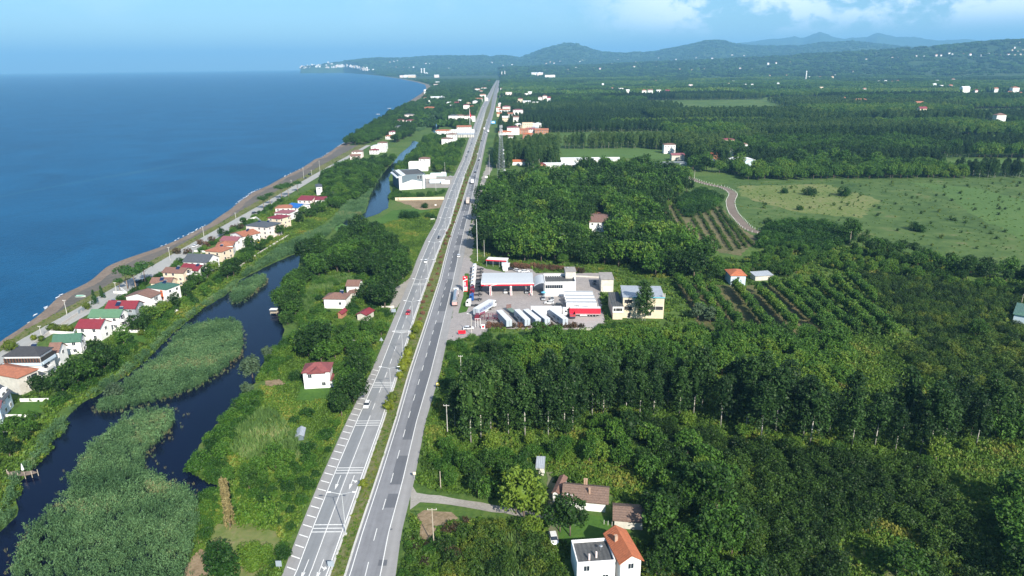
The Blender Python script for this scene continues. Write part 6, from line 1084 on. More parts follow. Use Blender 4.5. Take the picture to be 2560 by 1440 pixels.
# wires of the lattice mast
def mast():
    p = P(1254, 470); H_ = 56; root = thing('lattice_mast', 'tall steel lattice mast with white dishes right of the highway', 'mast', p, .3); w = lambda z: 3.0*(1-z/H_)+.55
    for sx in (-1, 1):
        for sy in (-1, 1): m = MB(); m.tube((sx*w(0), sy*w(0), 0), (sx*w(H_), sy*w(H_), H_), .14, .08, 5); m.build('leg', METAL, root)
    m = MB(); z = 0.0
    while z < H_-1:
        st = 3.6*(1-z/H_*.65); z2 = min(H_, z+st)
        for a, b in (((-1, -1), (1, -1)), ((1, -1), (1, 1)), ((1, 1), (-1, 1)), ((-1, 1), (-1, -1))): m.tube((a[0]*w(z), a[1]*w(z), z), (b[0]*w(z2), b[1]*w(z2), z2), .05, None, 4); m.tube((b[0]*w(z), b[1]*w(z), z), (a[0]*w(z2), a[1]*w(z2), z2), .05, None, 4); m.tube((a[0]*w(z2), a[1]*w(z2), z2), (b[0]*w(z2), b[1]*w(z2), z2), .05, None, 4)
        z = z2
    m.build('bracing', METAL, root)
    for z, s in ((16, 1.1), (24, .8), (31, .7), (34, .9), (13, .5), (48, .7)): m = MB(); m.tube((w(z)+.2, -.6, z), (w(z)+.2, -1.0, z), s*.75, s*.7, 12); m.build('dish', STW, root)
    for k, (x, y) in enumerate(((.9, -.9), (-.9, -.9), (.9, .9))): m = MB(); m.box((x, y, H_-5), (.4, .3, 2.6)); m.box((x, y, H_-1.5), (.35, .25, 2.2)); m.build('antenna', STW, root)
    keepout(root, 9, 9, 3)
mast()
def sign(label, base, top, w, h, mtl, m2=None, txt=None, ink=None, rz=0.0, posts=1, back=False, name='road_sign', shape=None):
    p = P(*base); H_ = zat(base[0], base[1], top); root = thing(name, label, 'sign', p, rz)
    for x in ((0,) if posts == 1 else (-w*.35, w*.35)): m = MB(); m.tube((x, .06, 0), (x, .06, H_), .05, None, 6); m.build('post', POLE, root)
    m = MB()
    if shape == 'tri': m.extr([(-w/2, H_-h), (w/2, H_-h), (0, H_)], -.03, .03, 'y')
    else: m.box((0, 0, H_-h/2), (w, .06, h))
    m.build('board', mtl, root)
    if m2: m = MB(); m.box((0, -.045, H_-h/2), (w*.62, .02, h*.5)); m.build('panel', m2, root)
    if txt: text(root, txt, h*.5, ink or INKG, (0, -.06, H_-h*.65), (pi/2, 0, 0))
BACK = mat('sign back', (.38, .44, .50), .5, .05, 2, .3); YSIGN = mat('yellow sign', (.85, .70, .01), .5, .03)
sign('grey backed road sign in the median at the bottom edge', (829, 1428), 1403, 1.4, 1.4, BACK); sign('grey backed road sign on the left verge at the bottom edge', (699, 1427), 1402, 1.3, 1.5, BACK); sign('grey backed sign in the median before the shrubs', (968, 1022), 1002, 1.9, 1.9, BACK); sign('grey backed sign in the median beside the upper shrubs', (999, 938), 925, 1.4, 1.6, BACK, shape=None); sign('yellow sign with white centre on the right shoulder', (1095, 974), 957, .95, .95, YSIGN, STW); sign('small cream sign at the gravel track mouth', (1037, 1200), 1180, .8, .8, mat('cream sign', (.75, .62, .42), .5, .05), STW)
sign('grey backed triangle sign on the left verge above the ticks', (954, 857), 843, 1.7, 1.6, BACK, shape='tri'); sign('grey sign by the farm drive', (985, 792), 772, 2.0, 1.6, BACK); sign('white board on the verge above the bus bay', (1018, 678), 670, 2.0, 1.6, STW); sign('pale hoarding beside the grass plot', (1082, 552), 546, 3.0, 1.2, mat('hoarding', (.5, .52, .42), .7, .1), posts=2); sign('blue board on the right verge before the village', (1233, 312), 302, 9, 5.5, mat('blue board', (.02, .25, .50), .5, .05), STW, posts=2)
sign('red low board at the yard exit', (1155, 838), 826, 3.1, 1.5, STR, posts=2, name='advert_board'); sign('white price board with red lines behind the hedge', (1208, 822), 811, 1.6, 2.0, STW, STR, posts=2, name='advert_board'); sign('white board right of the highway by the mast', (1216, 447), 440, 2.6, 2.0, STW, name='advert_board'); sign('small white board on the brown plot', (1089, 514), 511, 1.5, 1.2, STW, name='advert_board')
p = P(1195, 818); root = thing('white_frame', 'empty white metal frame beside the price board', 'frame', p); [MB().box((x, 0, 1.9), (.14, .14, 3.8)).build('post', STW, root) for x in (-1.1, 0, 1.1)]; MB().box((0, 0, 3.85), (2.5, .16, .16)).build('top_bar', STW, root)
p = P(1174, 296); root = thing('flag_pole', 'tall pole with a long red and white flag at the roadside market', 'flag pole', P(1175, 318)); h_ = 33; MB().tube((0, 0, 0), (0, 0, h_), .4, .2, 8).build('pole', STW, root); m = MB(); m.poly([(.5, 0, h_-2), (1.2, 0, h_-8), (2.8, .2, h_-14), (2.2, .1, h_-17), (.5, 0, h_-15)]); m.build('flag', STR, root)
p = P(1359, 741); root = thing('parasol', 'pale blue parasol by the shop corner', 'parasol', p); MB().tube((0, 0, 0), (0, 0, 2.5), .05).build('pole', METAL, root); MB().tube((0, 0, 2.1), (0, 0, 2.7), 1.4, .05, 8).build('cover', mat('blue cloth', (.12, .40, .62), .8, .05), root)
p = P(645, 614); root = thing('parasol', 'yellow parasol in the garden of the white rounded house', 'parasol', p); MB().tube((0, 0, 0), (0, 0, 2.6), .06).build('pole', METAL, root); MB().tube((0, 0, 2.1), (0, 0, 2.9), 2.6, .05, 10).build('cover', mat('yellow cloth', (.85, .60, .03), .8, .05), root)
def person(label, q, rz, shirt, trousers, pose=0.0):
    m = bpy.data.meshes.new('person'); v = [(0, 0, .95), (0, 0, 1.2), (0, 0, 1.45), (0, 0, 1.58), (0, .02, 1.72), (.1, 0, .9), (.12, .1+pose, .5), (.12, 0, .06), (-.1, 0, .9), (-.12, -.1, .5), (-.12, .05, .06), (.2, 0, 1.42), (.26, .05, 1.15), (.26, .18, .92), (-.2, 0, 1.42), (-.26, .02, 1.15), (-.26, .12, .9), (.12, .14, .04), (-.12, .18, .04)]
    e = [(0, 1), (1, 2), (2, 3), (3, 4), (0, 5), (5, 6), (6, 7), (0, 8), (8, 9), (9, 10), (2, 11), (11, 12), (12, 13), (2, 14), (14, 15), (15, 16), (7, 17), (10, 18)]; m.from_pydata(v, e, []); o = link('person', m, None, q, rz); s = o.modifiers.new('skin', 'SKIN'); rad = [.15, .14, .15, .07, .11, .1, .075, .05, .1, .075, .05, .07, .05, .035, .07, .05, .035, .04, .04]
    for i, r_ in enumerate(rad): m.skin_vertices[0].data[i].radius = (r_, r_*.8)
    m.skin_vertices[0].data[0].use_root = True; u = o.modifiers.new('sub', 'SUBSURF'); u.levels = 1; u.render_levels = 1
    mm, nt, b_ = nodes('clothes %s' % label[:14]); g = nt.nodes.new('ShaderNodeTexCoord'); sp = nt.nodes.new('ShaderNodeSeparateXYZ'); rp = nt.nodes.new('ShaderNodeValToRGB'); mp = nt.nodes.new('ShaderNodeMath'); mp.operation = 'DIVIDE'; mp.inputs[1].default_value = 1.85; nt.links.new(g.outputs['Object'], sp.inputs[0]); nt.links.new(sp.outputs[2], mp.inputs[0]); nt.links.new(mp.outputs[0], rp.inputs[0]); rp.color_ramp.interpolation = 'CONSTANT'; e_ = rp.color_ramp.elements; e_[0].color = (*trousers, 1); e_[1].position = .53; e_[1].color = (*shirt, 1); k = e_.new(.82); k.color = (.45, .27, .19, 1); k = e_.new(.95); k.color = (.03, .02, .015, 1); nt.links.new(rp.outputs[0], b_.inputs['Base Color']); m.materials.append(mm)
    tag(o, label, 'person')
person('person in pinkish clothes standing beside the right hand pump', P(1323, 742)+Vector((0, 0, .08)), 2.8, (.6, .25, .28), (.4, .3, .3)); person('second person in pale clothes at the right hand pump', P(1326, 741)+Vector((.5, 0, .08)), 3.3, (.65, .55, .5), (.2, .2, .25)); person('person in dark clothes walking behind the canopy', P(1257, 681)+Vector((0, 0, .08)), .4, (.05, .05, .06), (.04, .04, .05), .1)
# track fence
for side, e in enumerate(TREDGE):
    acc = 0.0; first_ = None; g_ = 'white posts along the curving track'
    for i in range(len(e)-1):
        d = (e[i+1]-e[i]).length; 
        while acc < d:
            q = e[i].lerp(e[i+1], acc/d); off = (q-TRC[i]).normalized()*.4; q = q+off
            if first_ is None: m = MB(); m.box((0, 0, .6), (.19, .19, 1.3)); FP = m.mesh('post', RAIL); first_ = FP
            o = link('fence_post', FP if side == 0 else FP, None, (q.x, q.y, G(q.x, q.y))); tag(o, 'short white post lining the curving dirt track', 'post', g_); acc += 4.2
        acc -= d
# garden walls by the beach houses
def wall(label, pts, h=1.1, mtl='white', t=.25, name='garden_wall'):
    w = [P(*p) for p in pts]; m = MB()
    for a, b in zip(w[:-1], w[1:]): d = b-a; m.box(((a.x+b.x)/2, (a.y+b.y)/2, h/2), (d.to_2d().length+t*.9, t, h), 0, atan2(d.y, d.x))
    tag(m.build(name, WALLS[mtl]), label, 'wall')
wall('white garden wall below the bright lawn with round tree', [(283, 830), (375, 832)]); wall('white wall at the top of the lawn by the grey blue house', [(52, 1004), (122, 1003)]); wall('white wall below the lawn by the grey blue house', [(15, 1044), (90, 1044)]); wall('low garden wall at the left edge above the timber deck', [(-10, 1088), (20, 1086)]); wall('white wall below the tall gabled house', [(385, 779), (445, 780), (425, 800)]); wall('white front wall by the golden shrubs', [(125, 833), (185, 836), (190, 826)]); wall('white wall behind the small umbrella pine', [(285, 733), (318, 735), (300, 722)]); wall('cream wall between the coast road and the joined houses', [(487, 630), (513, 631)]); wall('long stone wall along the bank above the floating weed', [(600, 668), (640, 640), (680, 615), (722, 590)], .9, 'dirty', .8); wall('cream coast road wall by the brown bushes', [(556, 596), (585, 597), (600, 583)], 1, 'cream'); wall('concrete front wall along the coast road by the golden shrubs', [(60, 880), (125, 833), (180, 796), (205, 780)], 1.1, 'concw'); wall('dark gate and wall at the red roofed grey house', [(196, 786), (212, 775)], 1.8, 'greyw'); wall('white wall facing the sea by the brick roofs', [(600, 557), (640, 545), (650, 552)]); wall('yard boundary wall below the yellow building', [(1445, 829), (1485, 829)], 1.4, 'dirty'); wall('low wall behind the yard', [(1440, 692), (1500, 695)], .8, 'dirty'); wall('white wall by the farm gate', [(953, 768), (955, 772), (985, 770)], 1.2, 'dirty')
# water side: pier, deck, boat
p = P(686, 785); root = thing('lagoon_pier', 'small white roofed pier standing on stilts in the lagoon', 'pier', (p.x, p.y, .1)); m = MB(); m.box((0, 0, 2.3), (3.4, 2.4, .14)); m.build('roof', STW, root); MB().box((0, 0, .7), (3.2, 2.2, .14)).build('deck', WOODP, root); [MB().tube((x, y, -.3), (x, y, 2.3), .07).build('post', WOODP, root) for x in (-1.4, 1.4) for y in (-.9, .9)]
p = P(52, 1196); root = thing('timber_deck', 'curved timber deck on stilts over the water at the left', 'deck', (p.x, p.y, .1)); m = MB(); n = 9
for i in range(n): a0, a1 = -2.7+i*2.2/n, -2.7+(i+1)*2.2/n; m.poly([(cos(a0)*5, sin(a0)*3.2+2.5, 1.1), (cos(a1)*5, sin(a1)*3.2+2.5, 1.1), (cos(a1)*2.2, sin(a1)*1+2.5, 1.1), (cos(a0)*2.2, sin(a0)*1+2.5, 1.1)])
m.build('boards', mat('grey brown boards', (.20, .15, .12), .9, .25), root)
for i in range(7): a0 = -2.7+i*2.2/6; MB().tube((cos(a0)*4.8, sin(a0)*3.0+2.5, -.4), (cos(a0)*4.8, sin(a0)*3.0+2.5, 2.0), .09).build('stilt', WOODP, root)
root = thing('parasol', 'closed white parasol on the timber deck', 'parasol', (p.x+.2, p.y+1.2, 1.2)); MB().tube((0, 0, 0), (0, 0, 2.6), .05).build('pole', METAL, root); MB().tube((0, 0, .8), (0, 0, 2.7), .38, .05, 8).build('cover', STW, root)
def boat(label, q, rz, L_, w, hull, inner, name='boat'):
    root = thing(name, label, 'boat', q, rz); n = 10; m = MB(); pr = [(-L_/2+L_*i/n, w/2*min(1, 1.25*sin(pi*min(1, (i/n)*.78+.22)))) for i in range(n+1)]
    for s in (-1, 1):
        for (a, wa), (b, wb) in zip(pr[:-1], pr[1:]): q4 = [(a, s*wa*.6, 0), (b, s*wb*.6, 0), (b, s*wb, .8), (a, s*wa, .8)]; m.quad(*(q4 if s < 0 else q4[::-1]))
    m.poly([(a, -wa*.6, 0) for a, wa in pr]+[(a, wa*.6, 0) for a, wa in reversed(pr)]); m.build('hull', hull, root); m = MB(); m.poly([(a, -wa*.92, .62) for a, wa in pr]+[(a, wa*.92, .62) for a, wa in reversed(pr)]); m.build('cover', inner, root)
boat('green topped rowing boat pulled up on the beach verge', P(202, 743)+Vector((0, 0, .1)), .1, 4.6, 1.9, mat('boat hull', (.45, .50, .47), .6, .1), mat('green boat top', (.03, .42, .25), .5, .1))
for px, py, l in ((973, 271.5, 'white boat just off the far beach'), (943, 286, 'white buoy boat, left of two offshore'), (947, 286, 'white buoy boat, right of two offshore')): boat(l, P(px, py, -.6), .2, 9 if px > 960 else 5, 3, STW, STW)
for i in range(5): p = P(1510+i*10, 1311+i*2.2); o = MB().box((0, 0, .6), (.12, .12, 1.3)).build('fence_post', CONC, None, (p.x, p.y, 0)); tag(o, 'thin concrete fence post across the mown lawn', 'post', 'fence posts on the lawn')
p = P(576, 1318); root = thing('dry_cypress', 'tall brown dried column shaped cypress', 'tree', p); h_ = zat(576, 1318, 1195); link('foliage', v_cone(301, F_BROWN, h_, 1.35, 150, .32)[0][1], root) if False else None
# tall narrow cypress: needs the leaf builder
def column_tree():
    q = np.random.default_rng(4); n = 230; z = q.random(n)*h_*.98+.2; rad = (1.15-.5*z/h_)*(.8+.25*q.random(n)); a = q.random(n)*2*pi
    link('foliage', leafmesh('foliage', F_BROWN, np.stack([rad*np.cos(a), rad*np.sin(a), z], -1), 14, .34, .38, 5, [(0, 0, h_/2, .75, .75, h_*.5)]), root)['tint'] = .6
    MB().tube((0, 0, -.2), (0, 0, h_*.7), .15, .06).build('trunk', BARK, root)
column_tree()
# ---------------------------------------------------------------- planting
STUFFLABEL.update(poplar_tree='more poplars standing close together further back', broadleaf_tree='mixed woodland further off beyond the nearer trees', young_tree='young trees further off in rows', hazel_bush='dense low hazel orchard spreading over the right side', green_shrub='scrub and undergrowth further off', small_seedling='small bushes dotted over the far meadow', oleander_bush='more oleander')
zone('poplar_tree', [(1118, 1128), (1250, 1128), (1400, 1088), (1560, 1048), (1700, 1058), (1900, 1104), (2100, 1128), (2330, 1150), (2450, 1118), (2530, 1080), (2430, 1046), (2300, 1078), (2150, 1086), (2000, 1055), (1850, 1012), (1600, 995), (1350, 1002), (1135, 1040)], 6.1, 0.72, 1.18, 'tall poplar with pale trunk in the plantation across the right half', 'poplars of the plantation right of the highway', (0.0, 0.55), 0.42)
zone('broadleaf_tree', [(1200, 985), (1290, 900), (1330, 862), (1500, 852), (1700, 852), (1900, 835), (2080, 850), (2130, 930), (2100, 985), (1990, 1005), (1850, 955), (1600, 940), (1350, 950)], 5.6, 0.62, 0.85, 'bright green alder behind the tall poplars', 'bright trees between the poplars and the parked trailers', (0.45, 0.85), 0.4)
zone('green_shrub', [(1120, 985), (1118, 860), (1200, 845), (1300, 838), (1500, 832), (1700, 838), (1760, 850), (1500, 856), (1330, 865), (1280, 900), (1200, 985)], 3.6, 0.7, 1.35, 'bright green shrub on the slope below the fuel station', 'shrubs on the slope below the fuel station', (0.2, 1.0), 0.45, 0, 0.85)
zone('broadleaf_tree', [(1180, 900), (1260, 870), (1280, 930), (1200, 945)], 6.5, 0.5, 0.65, 'dark bushy tree on the slope left of the poplars', 'trees on the slope left of the poplars', (0.1, 0.4))
rows = [((1700, 715), (1765, 800)), ((1740, 715), (1800, 815)), ((1775, 735), (1850, 832)), ((1835, 725), (1922, 835)), ((1892, 735), (1992, 838)), ((1925, 715), (2065, 842)), ((1975, 730), (2108, 855)), ((1990, 718), (2155, 855)), ((2035, 712), (2200, 848)), ((2085, 712), (2240, 852)), ((2120, 700), (2190, 765))]
for i, (a, b) in enumerate(rows):
    A = P(*a); B = P(*b); n = int((B-A).length/2.7)
    for k in range(n):
        q = A.lerp(B, (k+random.uniform(-.25, .25))/n); 
        if random.random() < 0.94: put('young_tree', q.x+random.uniform(-.4, .4), q.y, random.uniform(0.75, 1.15), 'young leafy tree in a slanting orchard row below the orange roofed house', 'trees of the slanting orchard rows', random.uniform(0.35, 0.8))
zone('hazel_bush', [(2150, 690), (2300, 700), (2560, 735), (2700, 760), (2700, 860), (2560, 838), (2420, 850), (2330, 868), (2270, 830), (2200, 760)], 4.1, 0.75, 0.95, 'low hazel bush in the dark orchard at the right edge', 'hazel bushes at the right edge', (0.0, 0.9), 0.3)
zone('hazel_bush', [(2250, 870), (2420, 858), (2560, 842), (2720, 860), (2760, 1100), (2560, 1090), (2470, 1050), (2390, 980), (2310, 940), (2220, 890)], 4.2, 0.75, 1.1, 'hazel bush on the slope right of the poplars', 'hazel bushes right of the poplars', (0.1, 1.0), 0.4)
zone('hazel_bush', [(1540, 1068), (1700, 1074), (1900, 1120), (2100, 1145), (2310, 1168), (2350, 1230), (2440, 1330), (2500, 1460), (2330, 1470), (2280, 1330), (2200, 1300), (2130, 1350), (2110, 1460), (1880, 1480), (1850, 1350), (1840, 1220), (1760, 1130), (1640, 1120), (1550, 1105)], 4.3, 0.85, 1.2, 'dark hazel bush in the orchard at lower right', 'hazel bushes of the lower right orchard', (0.0, 0.6), 0.35)
zone('broadleaf_tree', [(1380, 1120), (1560, 1100), (1740, 1130), (1830, 1230), (1700, 1310), (1640, 1230), (1560, 1190), (1420, 1170), (1370, 1150)], 6.0, 0.5, 0.82, 'bushy green tree behind the brown roofed house', 'trees around the brown roofed house', (0.1, 0.9), 0.45)
zone('green_shrub', [(1070, 1150), (1120, 1130), (1250, 1140), (1400, 1110), (1600, 1080), (1560, 1110), (1380, 1160), (1340, 1200), (1240, 1180), (1080, 1200)], 3.6, 0.8, 1.3, 'green shrub in front of the poplar trunks', 'shrubs in front of the poplars', (0.2, 1.0), 0.45)
zone('broadleaf_tree', [(1100, 1225), (1130, 1175), (1250, 1165), (1330, 1200), (1350, 1270), (1200, 1245)], 5.2, 0.42, 0.62, 'rounded tree beside the gravel track', 'trees above the gravel track', (0.2, 0.6), 0.4)
zone('hazel_bush', [(1110, 1460), (1100, 1390), (1150, 1340), (1260, 1300), (1380, 1340), (1420, 1470), (1300, 1500)], 3.9, 0.7, 1.1, 'bush in the thicket below the gravel track', 'bushes below the gravel track', (0.3, 1.0), 0.4)
zone('green_shrub', [(1000, 1450), (1030, 1330), (1100, 1340), (1120, 1470), (1060, 1500)], 3.4, 0.6, 1.0, 'shrub beside the highway at the bottom', 'shrubs at the bottom beside the highway', (0.4, 1.0), 0.45, 0, 0.7)
zone('broadleaf_tree', [(1620, 1300), (1700, 1290), (1850, 1330), (1900, 1500), (1620, 1500)], 6.0, 0.6, 0.95, 'dark tree right of the orange roofed house', 'trees right of the orange roofed house', (0.0, 0.6), 0.4)
zone('broadleaf_tree', [(2440, 1260), (2560, 1290), (2700, 1300), (2700, 1500), (2500, 1480), (2480, 1360)], 6.5, 0.6, 1.0, 'dark tree in the lower right corner', 'trees in the lower right corner', (0.0, 0.6), 0.4)
zone('broadleaf_tree', [(2470, 1050), (2560, 1060), (2700, 1080), (2680, 1130), (2540, 1110), (2480, 1100)], 6.5, 0.7, 1.0, 'leafy tree at the right edge beyond the poplars', 'trees at the right edge beyond the poplars', (0.2, 0.8), 0.4)
zone('broadleaf_tree', [(1118, 1130), (1250, 1130), (1400, 1090), (1560, 1050), (1700, 1060), (1900, 1106), (2100, 1130), (2330, 1152), (2440, 1122), (2450, 1134), (2330, 1166), (2100, 1144), (1900, 1120), (1700, 1072), (1560, 1064), (1400, 1104), (1250, 1144), (1118, 1144)], 4.0, 0.3, 0.6, 'bushy young tree at the foot of the poplars', 'young trees at the foot of the poplars', (0.2, 1.0), 0.5, 0, 0.7)
# middle distance, right of the highway
zone('broadleaf_tree', [(1192, 615), (1196, 560), (1212, 500), (1225, 480), (1262, 478), (1420, 440), (1560, 430), (1640, 436), (1700, 446), (1720, 480), (1640, 530), (1660, 600), (1700, 640), (1800, 675), (1740, 700), (1600, 690), (1560, 672), (1470, 668), (1390, 664), (1290, 655), (1210, 640)], 7.8, 0.65, 1.75, 'broad dark tree in the wood between highway and curving track', 'trees of the wood right of the highway', (0.0, 0.8), 0.48)
zone('broadleaf_tree', [(1640, 660), (1680, 640), (1800, 668), (1850, 690), (1880, 650), (1960, 620), (2060, 640), (2140, 640), (2280, 660), (2420, 700), (2560, 740), (2700, 770), (2700, 800), (2500, 740), (2300, 700), (2150, 690), (2050, 668), (1960, 700), (1880, 690), (1780, 710), (1680, 705)], 6.4, 0.36, 0.62, 'leafy tree in the belt above the slanting orchard rows', 'trees above the orchard rows', (0.2, 0.8), 0.4)
zone('broadleaf_tree', [(2120, 615), (2200, 612), (2300, 640), (2450, 675), (2570, 690), (2760, 740), (2760, 775), (2560, 725), (2400, 700), (2250, 665), (2140, 640)], 9.0, 0.55, 0.95, 'dark tree in the hedge line below the wide meadow', 'trees in the hedge line below the meadow', (0.0, 0.35), 0.35)
zone('green_shrub', [(1900, 585), (1960, 560), (2060, 560), (2130, 600), (2060, 640), (1960, 625), (1900, 620)], 4.5, 1.2, 2.2, 'large shrub beside the lower end of the curving track', 'large shrubs beside the curving track', (0.0, 0.5), 0.4)
zone('green_shrub', [(1700, 500), (1760, 480), (1800, 500), (1790, 520), (1720, 545), (1700, 530)], 4.5, 1.5, 2.4, 'large shrub at the top of the planted rows', 'shrubs at the top of the planted rows', (0.0, 0.4), 0.4)
for a, b in (((1741, 522), (1802, 625)), ((1763, 522), (1830, 630)), ((1783, 520), (1851, 625)), ((1800, 527), (1868, 622)), ((1820, 548), (1882, 615)), ((1722, 530), (1775, 622)), ((1661, 510), (1692, 568)), ((1682, 515), (1716, 578)), ((1790, 505), (1806, 525))):
    a = P(*a); b = P(*b); n = int((b-a).length/2.9)
    for j in range(n):
        q = a.lerp(b, (j+random.uniform(-.2, .2))/n); put('small_seedling', q.x+random.uniform(-.3, .3), q.y, random.uniform(1.1, 1.75), 'small bush in the planted rows beside the curving track', 'bushes of the planted rows beside the track', random.uniform(0.3, 0.8))
zone('small_seedling', [(1860, 470), (2100, 455), (2560, 450), (2700, 500), (2700, 700), (2560, 665), (2350, 625), (2150, 605), (1960, 585), (1870, 540)], 15, 0.4, 1.9, 'small bush dotted over the wide meadow', 'small bushes on the wide meadow', (0.2, 1.0), 0.9, 0, 0.7)
for px, py, s in ((2025, 488, 2.6), (2110, 490, 2.9), (1960, 483, 1.8), (1920, 560, 1.6), (2288, 575, 2.2), (2300, 580, 1.9), (1998, 525, 1.3), (1775, 500, 2.4), (2550, 700, 2.2), (2100, 600, 2.4), (2130, 590, 2.0)):
    p = P(px, py); put('green_shrub', p.x, p.y, s, 'big dark bush standing alone on the meadow', 'lone big bushes on the meadow', 0.1)
p = P(2126, 604); put('broadleaf_tree', p.x, p.y, 1.15, 'tall slim tree with bare trunk at the edge of the meadow', None, 0.4, None, 1.25)
p = P(2440, 850); put('broadleaf_tree', p.x, p.y, 0.75, 'lone tree casting a long shadow over the hazel orchard', None, 0.3)
p = P(1605, 805); put('poplar_tree', p.x, p.y, 1.0, 'poplar standing in front of the yellow building', None, 0.55)
p = P(1612, 803); put('poplar_tree', p.x, p.y, 0.9, 'lower poplar leaning on the one in front of the yellow building', None, 0.6)
for px, py, s in ((1745, 800, 1.0), (1775, 805, 0.9)): p = P(px, py); put('willow_tree', p.x, p.y, s, 'silvery willow right of the yellow building' if s == 1.0 else 'smaller silvery willow beside the bigger one', None, 0.6)
# oleander hedge behind and before the yard
for i in range(26): p = P(1275+i*7.2, 668+i*0.5+random.uniform(-2, 2)); put('oleander_bush', p.x, p.y, random.uniform(0.9, 1.3), 'reddish oleander bush in the hedge behind the fuel station', 'oleanders behind the fuel station')
for px in (1222, 1236, 1250, 1283, 1300, 1318, 1345, 1362, 1376, 1412, 1424, 1436, 1455): p = P(px, 819); put('oleander_bush', p.x, p.y, random.uniform(0.85, 1.15), 'reddish oleander bush in front of the parked trailers', 'oleanders in front of the trailers')
for i in range(24): p = P(1500+i*3.2, 822); put('green_shrub', p.x, p.y+random.uniform(-2, 2), random.uniform(0.5, 0.9), 'low shrub along the yard wall below the yellow building', 'low shrubs below the yellow building')
# median shrubs
for px, py, s in ((1046, 822, 1.1), (1039, 833, 1.1), (1031, 848, .8), (1024, 880, 1.0), (1020, 893, 1.1), (1014, 912, 1.15), (1007, 928, 1.1), (1000, 945, .8), (982, 1003, 1.0), (972, 1024, 1.05), (908, 1217, .65)):
    p = P(px, py); put('golden_shrub', p.x, p.y, s*1.25, 'round golden green shrub in the highway median', 'golden shrubs in the median', None)
for py in list(range(800, 640, -14))+list(range(640, 440, -9))+list(range(440, 300, -5)):
    x = P(1000, py).y; xm = (LI(x)+RI(x))/2; put('oleander_bush', xm+random.uniform(-1.4, 1.4), x, random.uniform(0.35, 0.75), 'small dark red shrub in the highway median', 'dark red shrubs in the median', 0.9)
for px, py, s in ((1115, 1330, .8), (1070, 1370, .7), (1105, 1375, 1.1), (1140, 1330, 1.0), (1165, 1310, .8), (1040, 1375, .6), (1130, 1400, 1.2), (1060, 1410, .7), (1030, 1350, .4)): p = P(px, py); put('oleander_bush', p.x, p.y, s, 'dry brownish bush on the eroded bank below the gravel track', 'dry bushes on the eroded bank', 0.15)
# between lagoon and highway
zone('broadleaf_tree', [(768, 700), (760, 660), (830, 612), (900, 588), (950, 592), (1005, 640), (1018, 690), (990, 725), (960, 712), (880, 695), (830, 692)], 6.2, 0.85, 1.15, 'dense dark tree in the grove at the head of the lagoon', 'trees of the grove at the head of the lagoon', (0.05, 0.5), 0.35)
zone('broadleaf_tree', [(702, 795), (696, 752), (735, 700), (760, 690), (770, 715), (740, 760), (745, 805), (725, 820)], 5.0, 0.6, 0.85, 'tree leaning over the east shore of the lagoon', 'trees on the east shore of the lagoon', (0.1, 0.45), 0.35)
zone('broadleaf_tree', [(922, 785), (930, 740), (985, 715), (1000, 722), (988, 770), (970, 790)], 6.5, 0.95, 1.25, 'big dark tree between the farmhouse and the highway', 'big trees between farmhouse and highway', (0.0, 0.3), 0.3)
zone('broadleaf_tree', [(745, 890), (745, 850), (790, 830), (900, 850), (955, 815), (975, 835), (955, 880), (930, 905), (850, 905), (800, 915)], 6.0, 0.6, 0.9, 'leafy green tree above the red hip roofed house', 'trees above the red hip roofed house', (0.2, 0.8), 0.35)
for px, py, s, t, l in ((795, 900, 1.5, 0.05, 'huge dark tree above the red hip roofed house'), (265, 935, 1.05, 0.05, 'large round dark tree beside the green lawn'), (200, 970, 1.1, 0.25, 'leafy tree below the dark roofed villa'), (160, 985, 0.9, 0.15, 'dark rounded tree left of the reed channel'), (100, 985, 0.75, 0.0, 'dark bushy tree by the white garden wall'), (225, 950, .85, .2, 'tree left of the large round dark tree'), (350, 830, 0.85, 0.05, 'dark round tree behind the light green roofed house'), (375, 815, 0.65, 0.1, 'small round tree next to the dark round one'), (440, 775, 0.65, 0.05, 'round tree below the house with the orange panel'), (585, 690, 1.0, 0.1, 'tall dark tree right of the slate roofed house'), (570, 700, 0.8, 0.2, 'lower tree beside the tall dark one'), (620, 660, 0.75, 0.4, 'bright tree below the yellow parasol'), (650, 630, 0.75, 0.3, 'tree left of the stone garden wall'), (700, 590, 0.8, 0.1, 'round tree by the slate hip roofed house'), (750, 560, 0.7, 0.0, 'dark round tree below the blue roofed house'), (775, 545, 0.8, 0.2, 'tree among the brick roofed houses'), (240, 885, .6, .2, 'small tree beside the red roofed white house'), (1310, 1300, 1.15, 0.95, 'large bright yellow green tree beside the brown roofed house'), (1290, 1285, .9, 0.9, 'second bright tree leaning left of the large one'), (1400, 1330, .75, .2, 'dark tree beside the white car'), (1425, 1340, .85, .1, 'round dark tree on the lawn edge by the white car'), (1330, 1340, .5, .9, 'little bright tree by the garden gate'), (1790, 1290, 1.2, .25, 'big dark tree in the middle of the hazel orchard'), (1750, 1270, 1.0, .35, 'big tree left of the one in the hazel orchard'), (885, 1010, 1.0, .1, 'dark tree leaning to the highway'), (855, 1045, .75, .05, 'dark round tree right beside the highway shoulder'), (900, 960, .9, .2, 'tree above the dark one near the highway'), (1410, 655, 1.35, .1, 'towering dark tree in front of the small white house'), (2240, 1440, .9, .3, 'tree standing in the grassy corner')):
    p = P(px, py); put('broadleaf_tree', p.x, p.y, s, l, None, t)
zone('broadleaf_tree', [(835, 1035), (840, 960), (880, 912), (925, 905), (908, 960), (880, 1010), (868, 1040)], 5.4, 0.55, 0.8, 'tree crowding the left edge of the highway', 'trees along the left edge of the highway', (0.1, 0.9), 0.35)
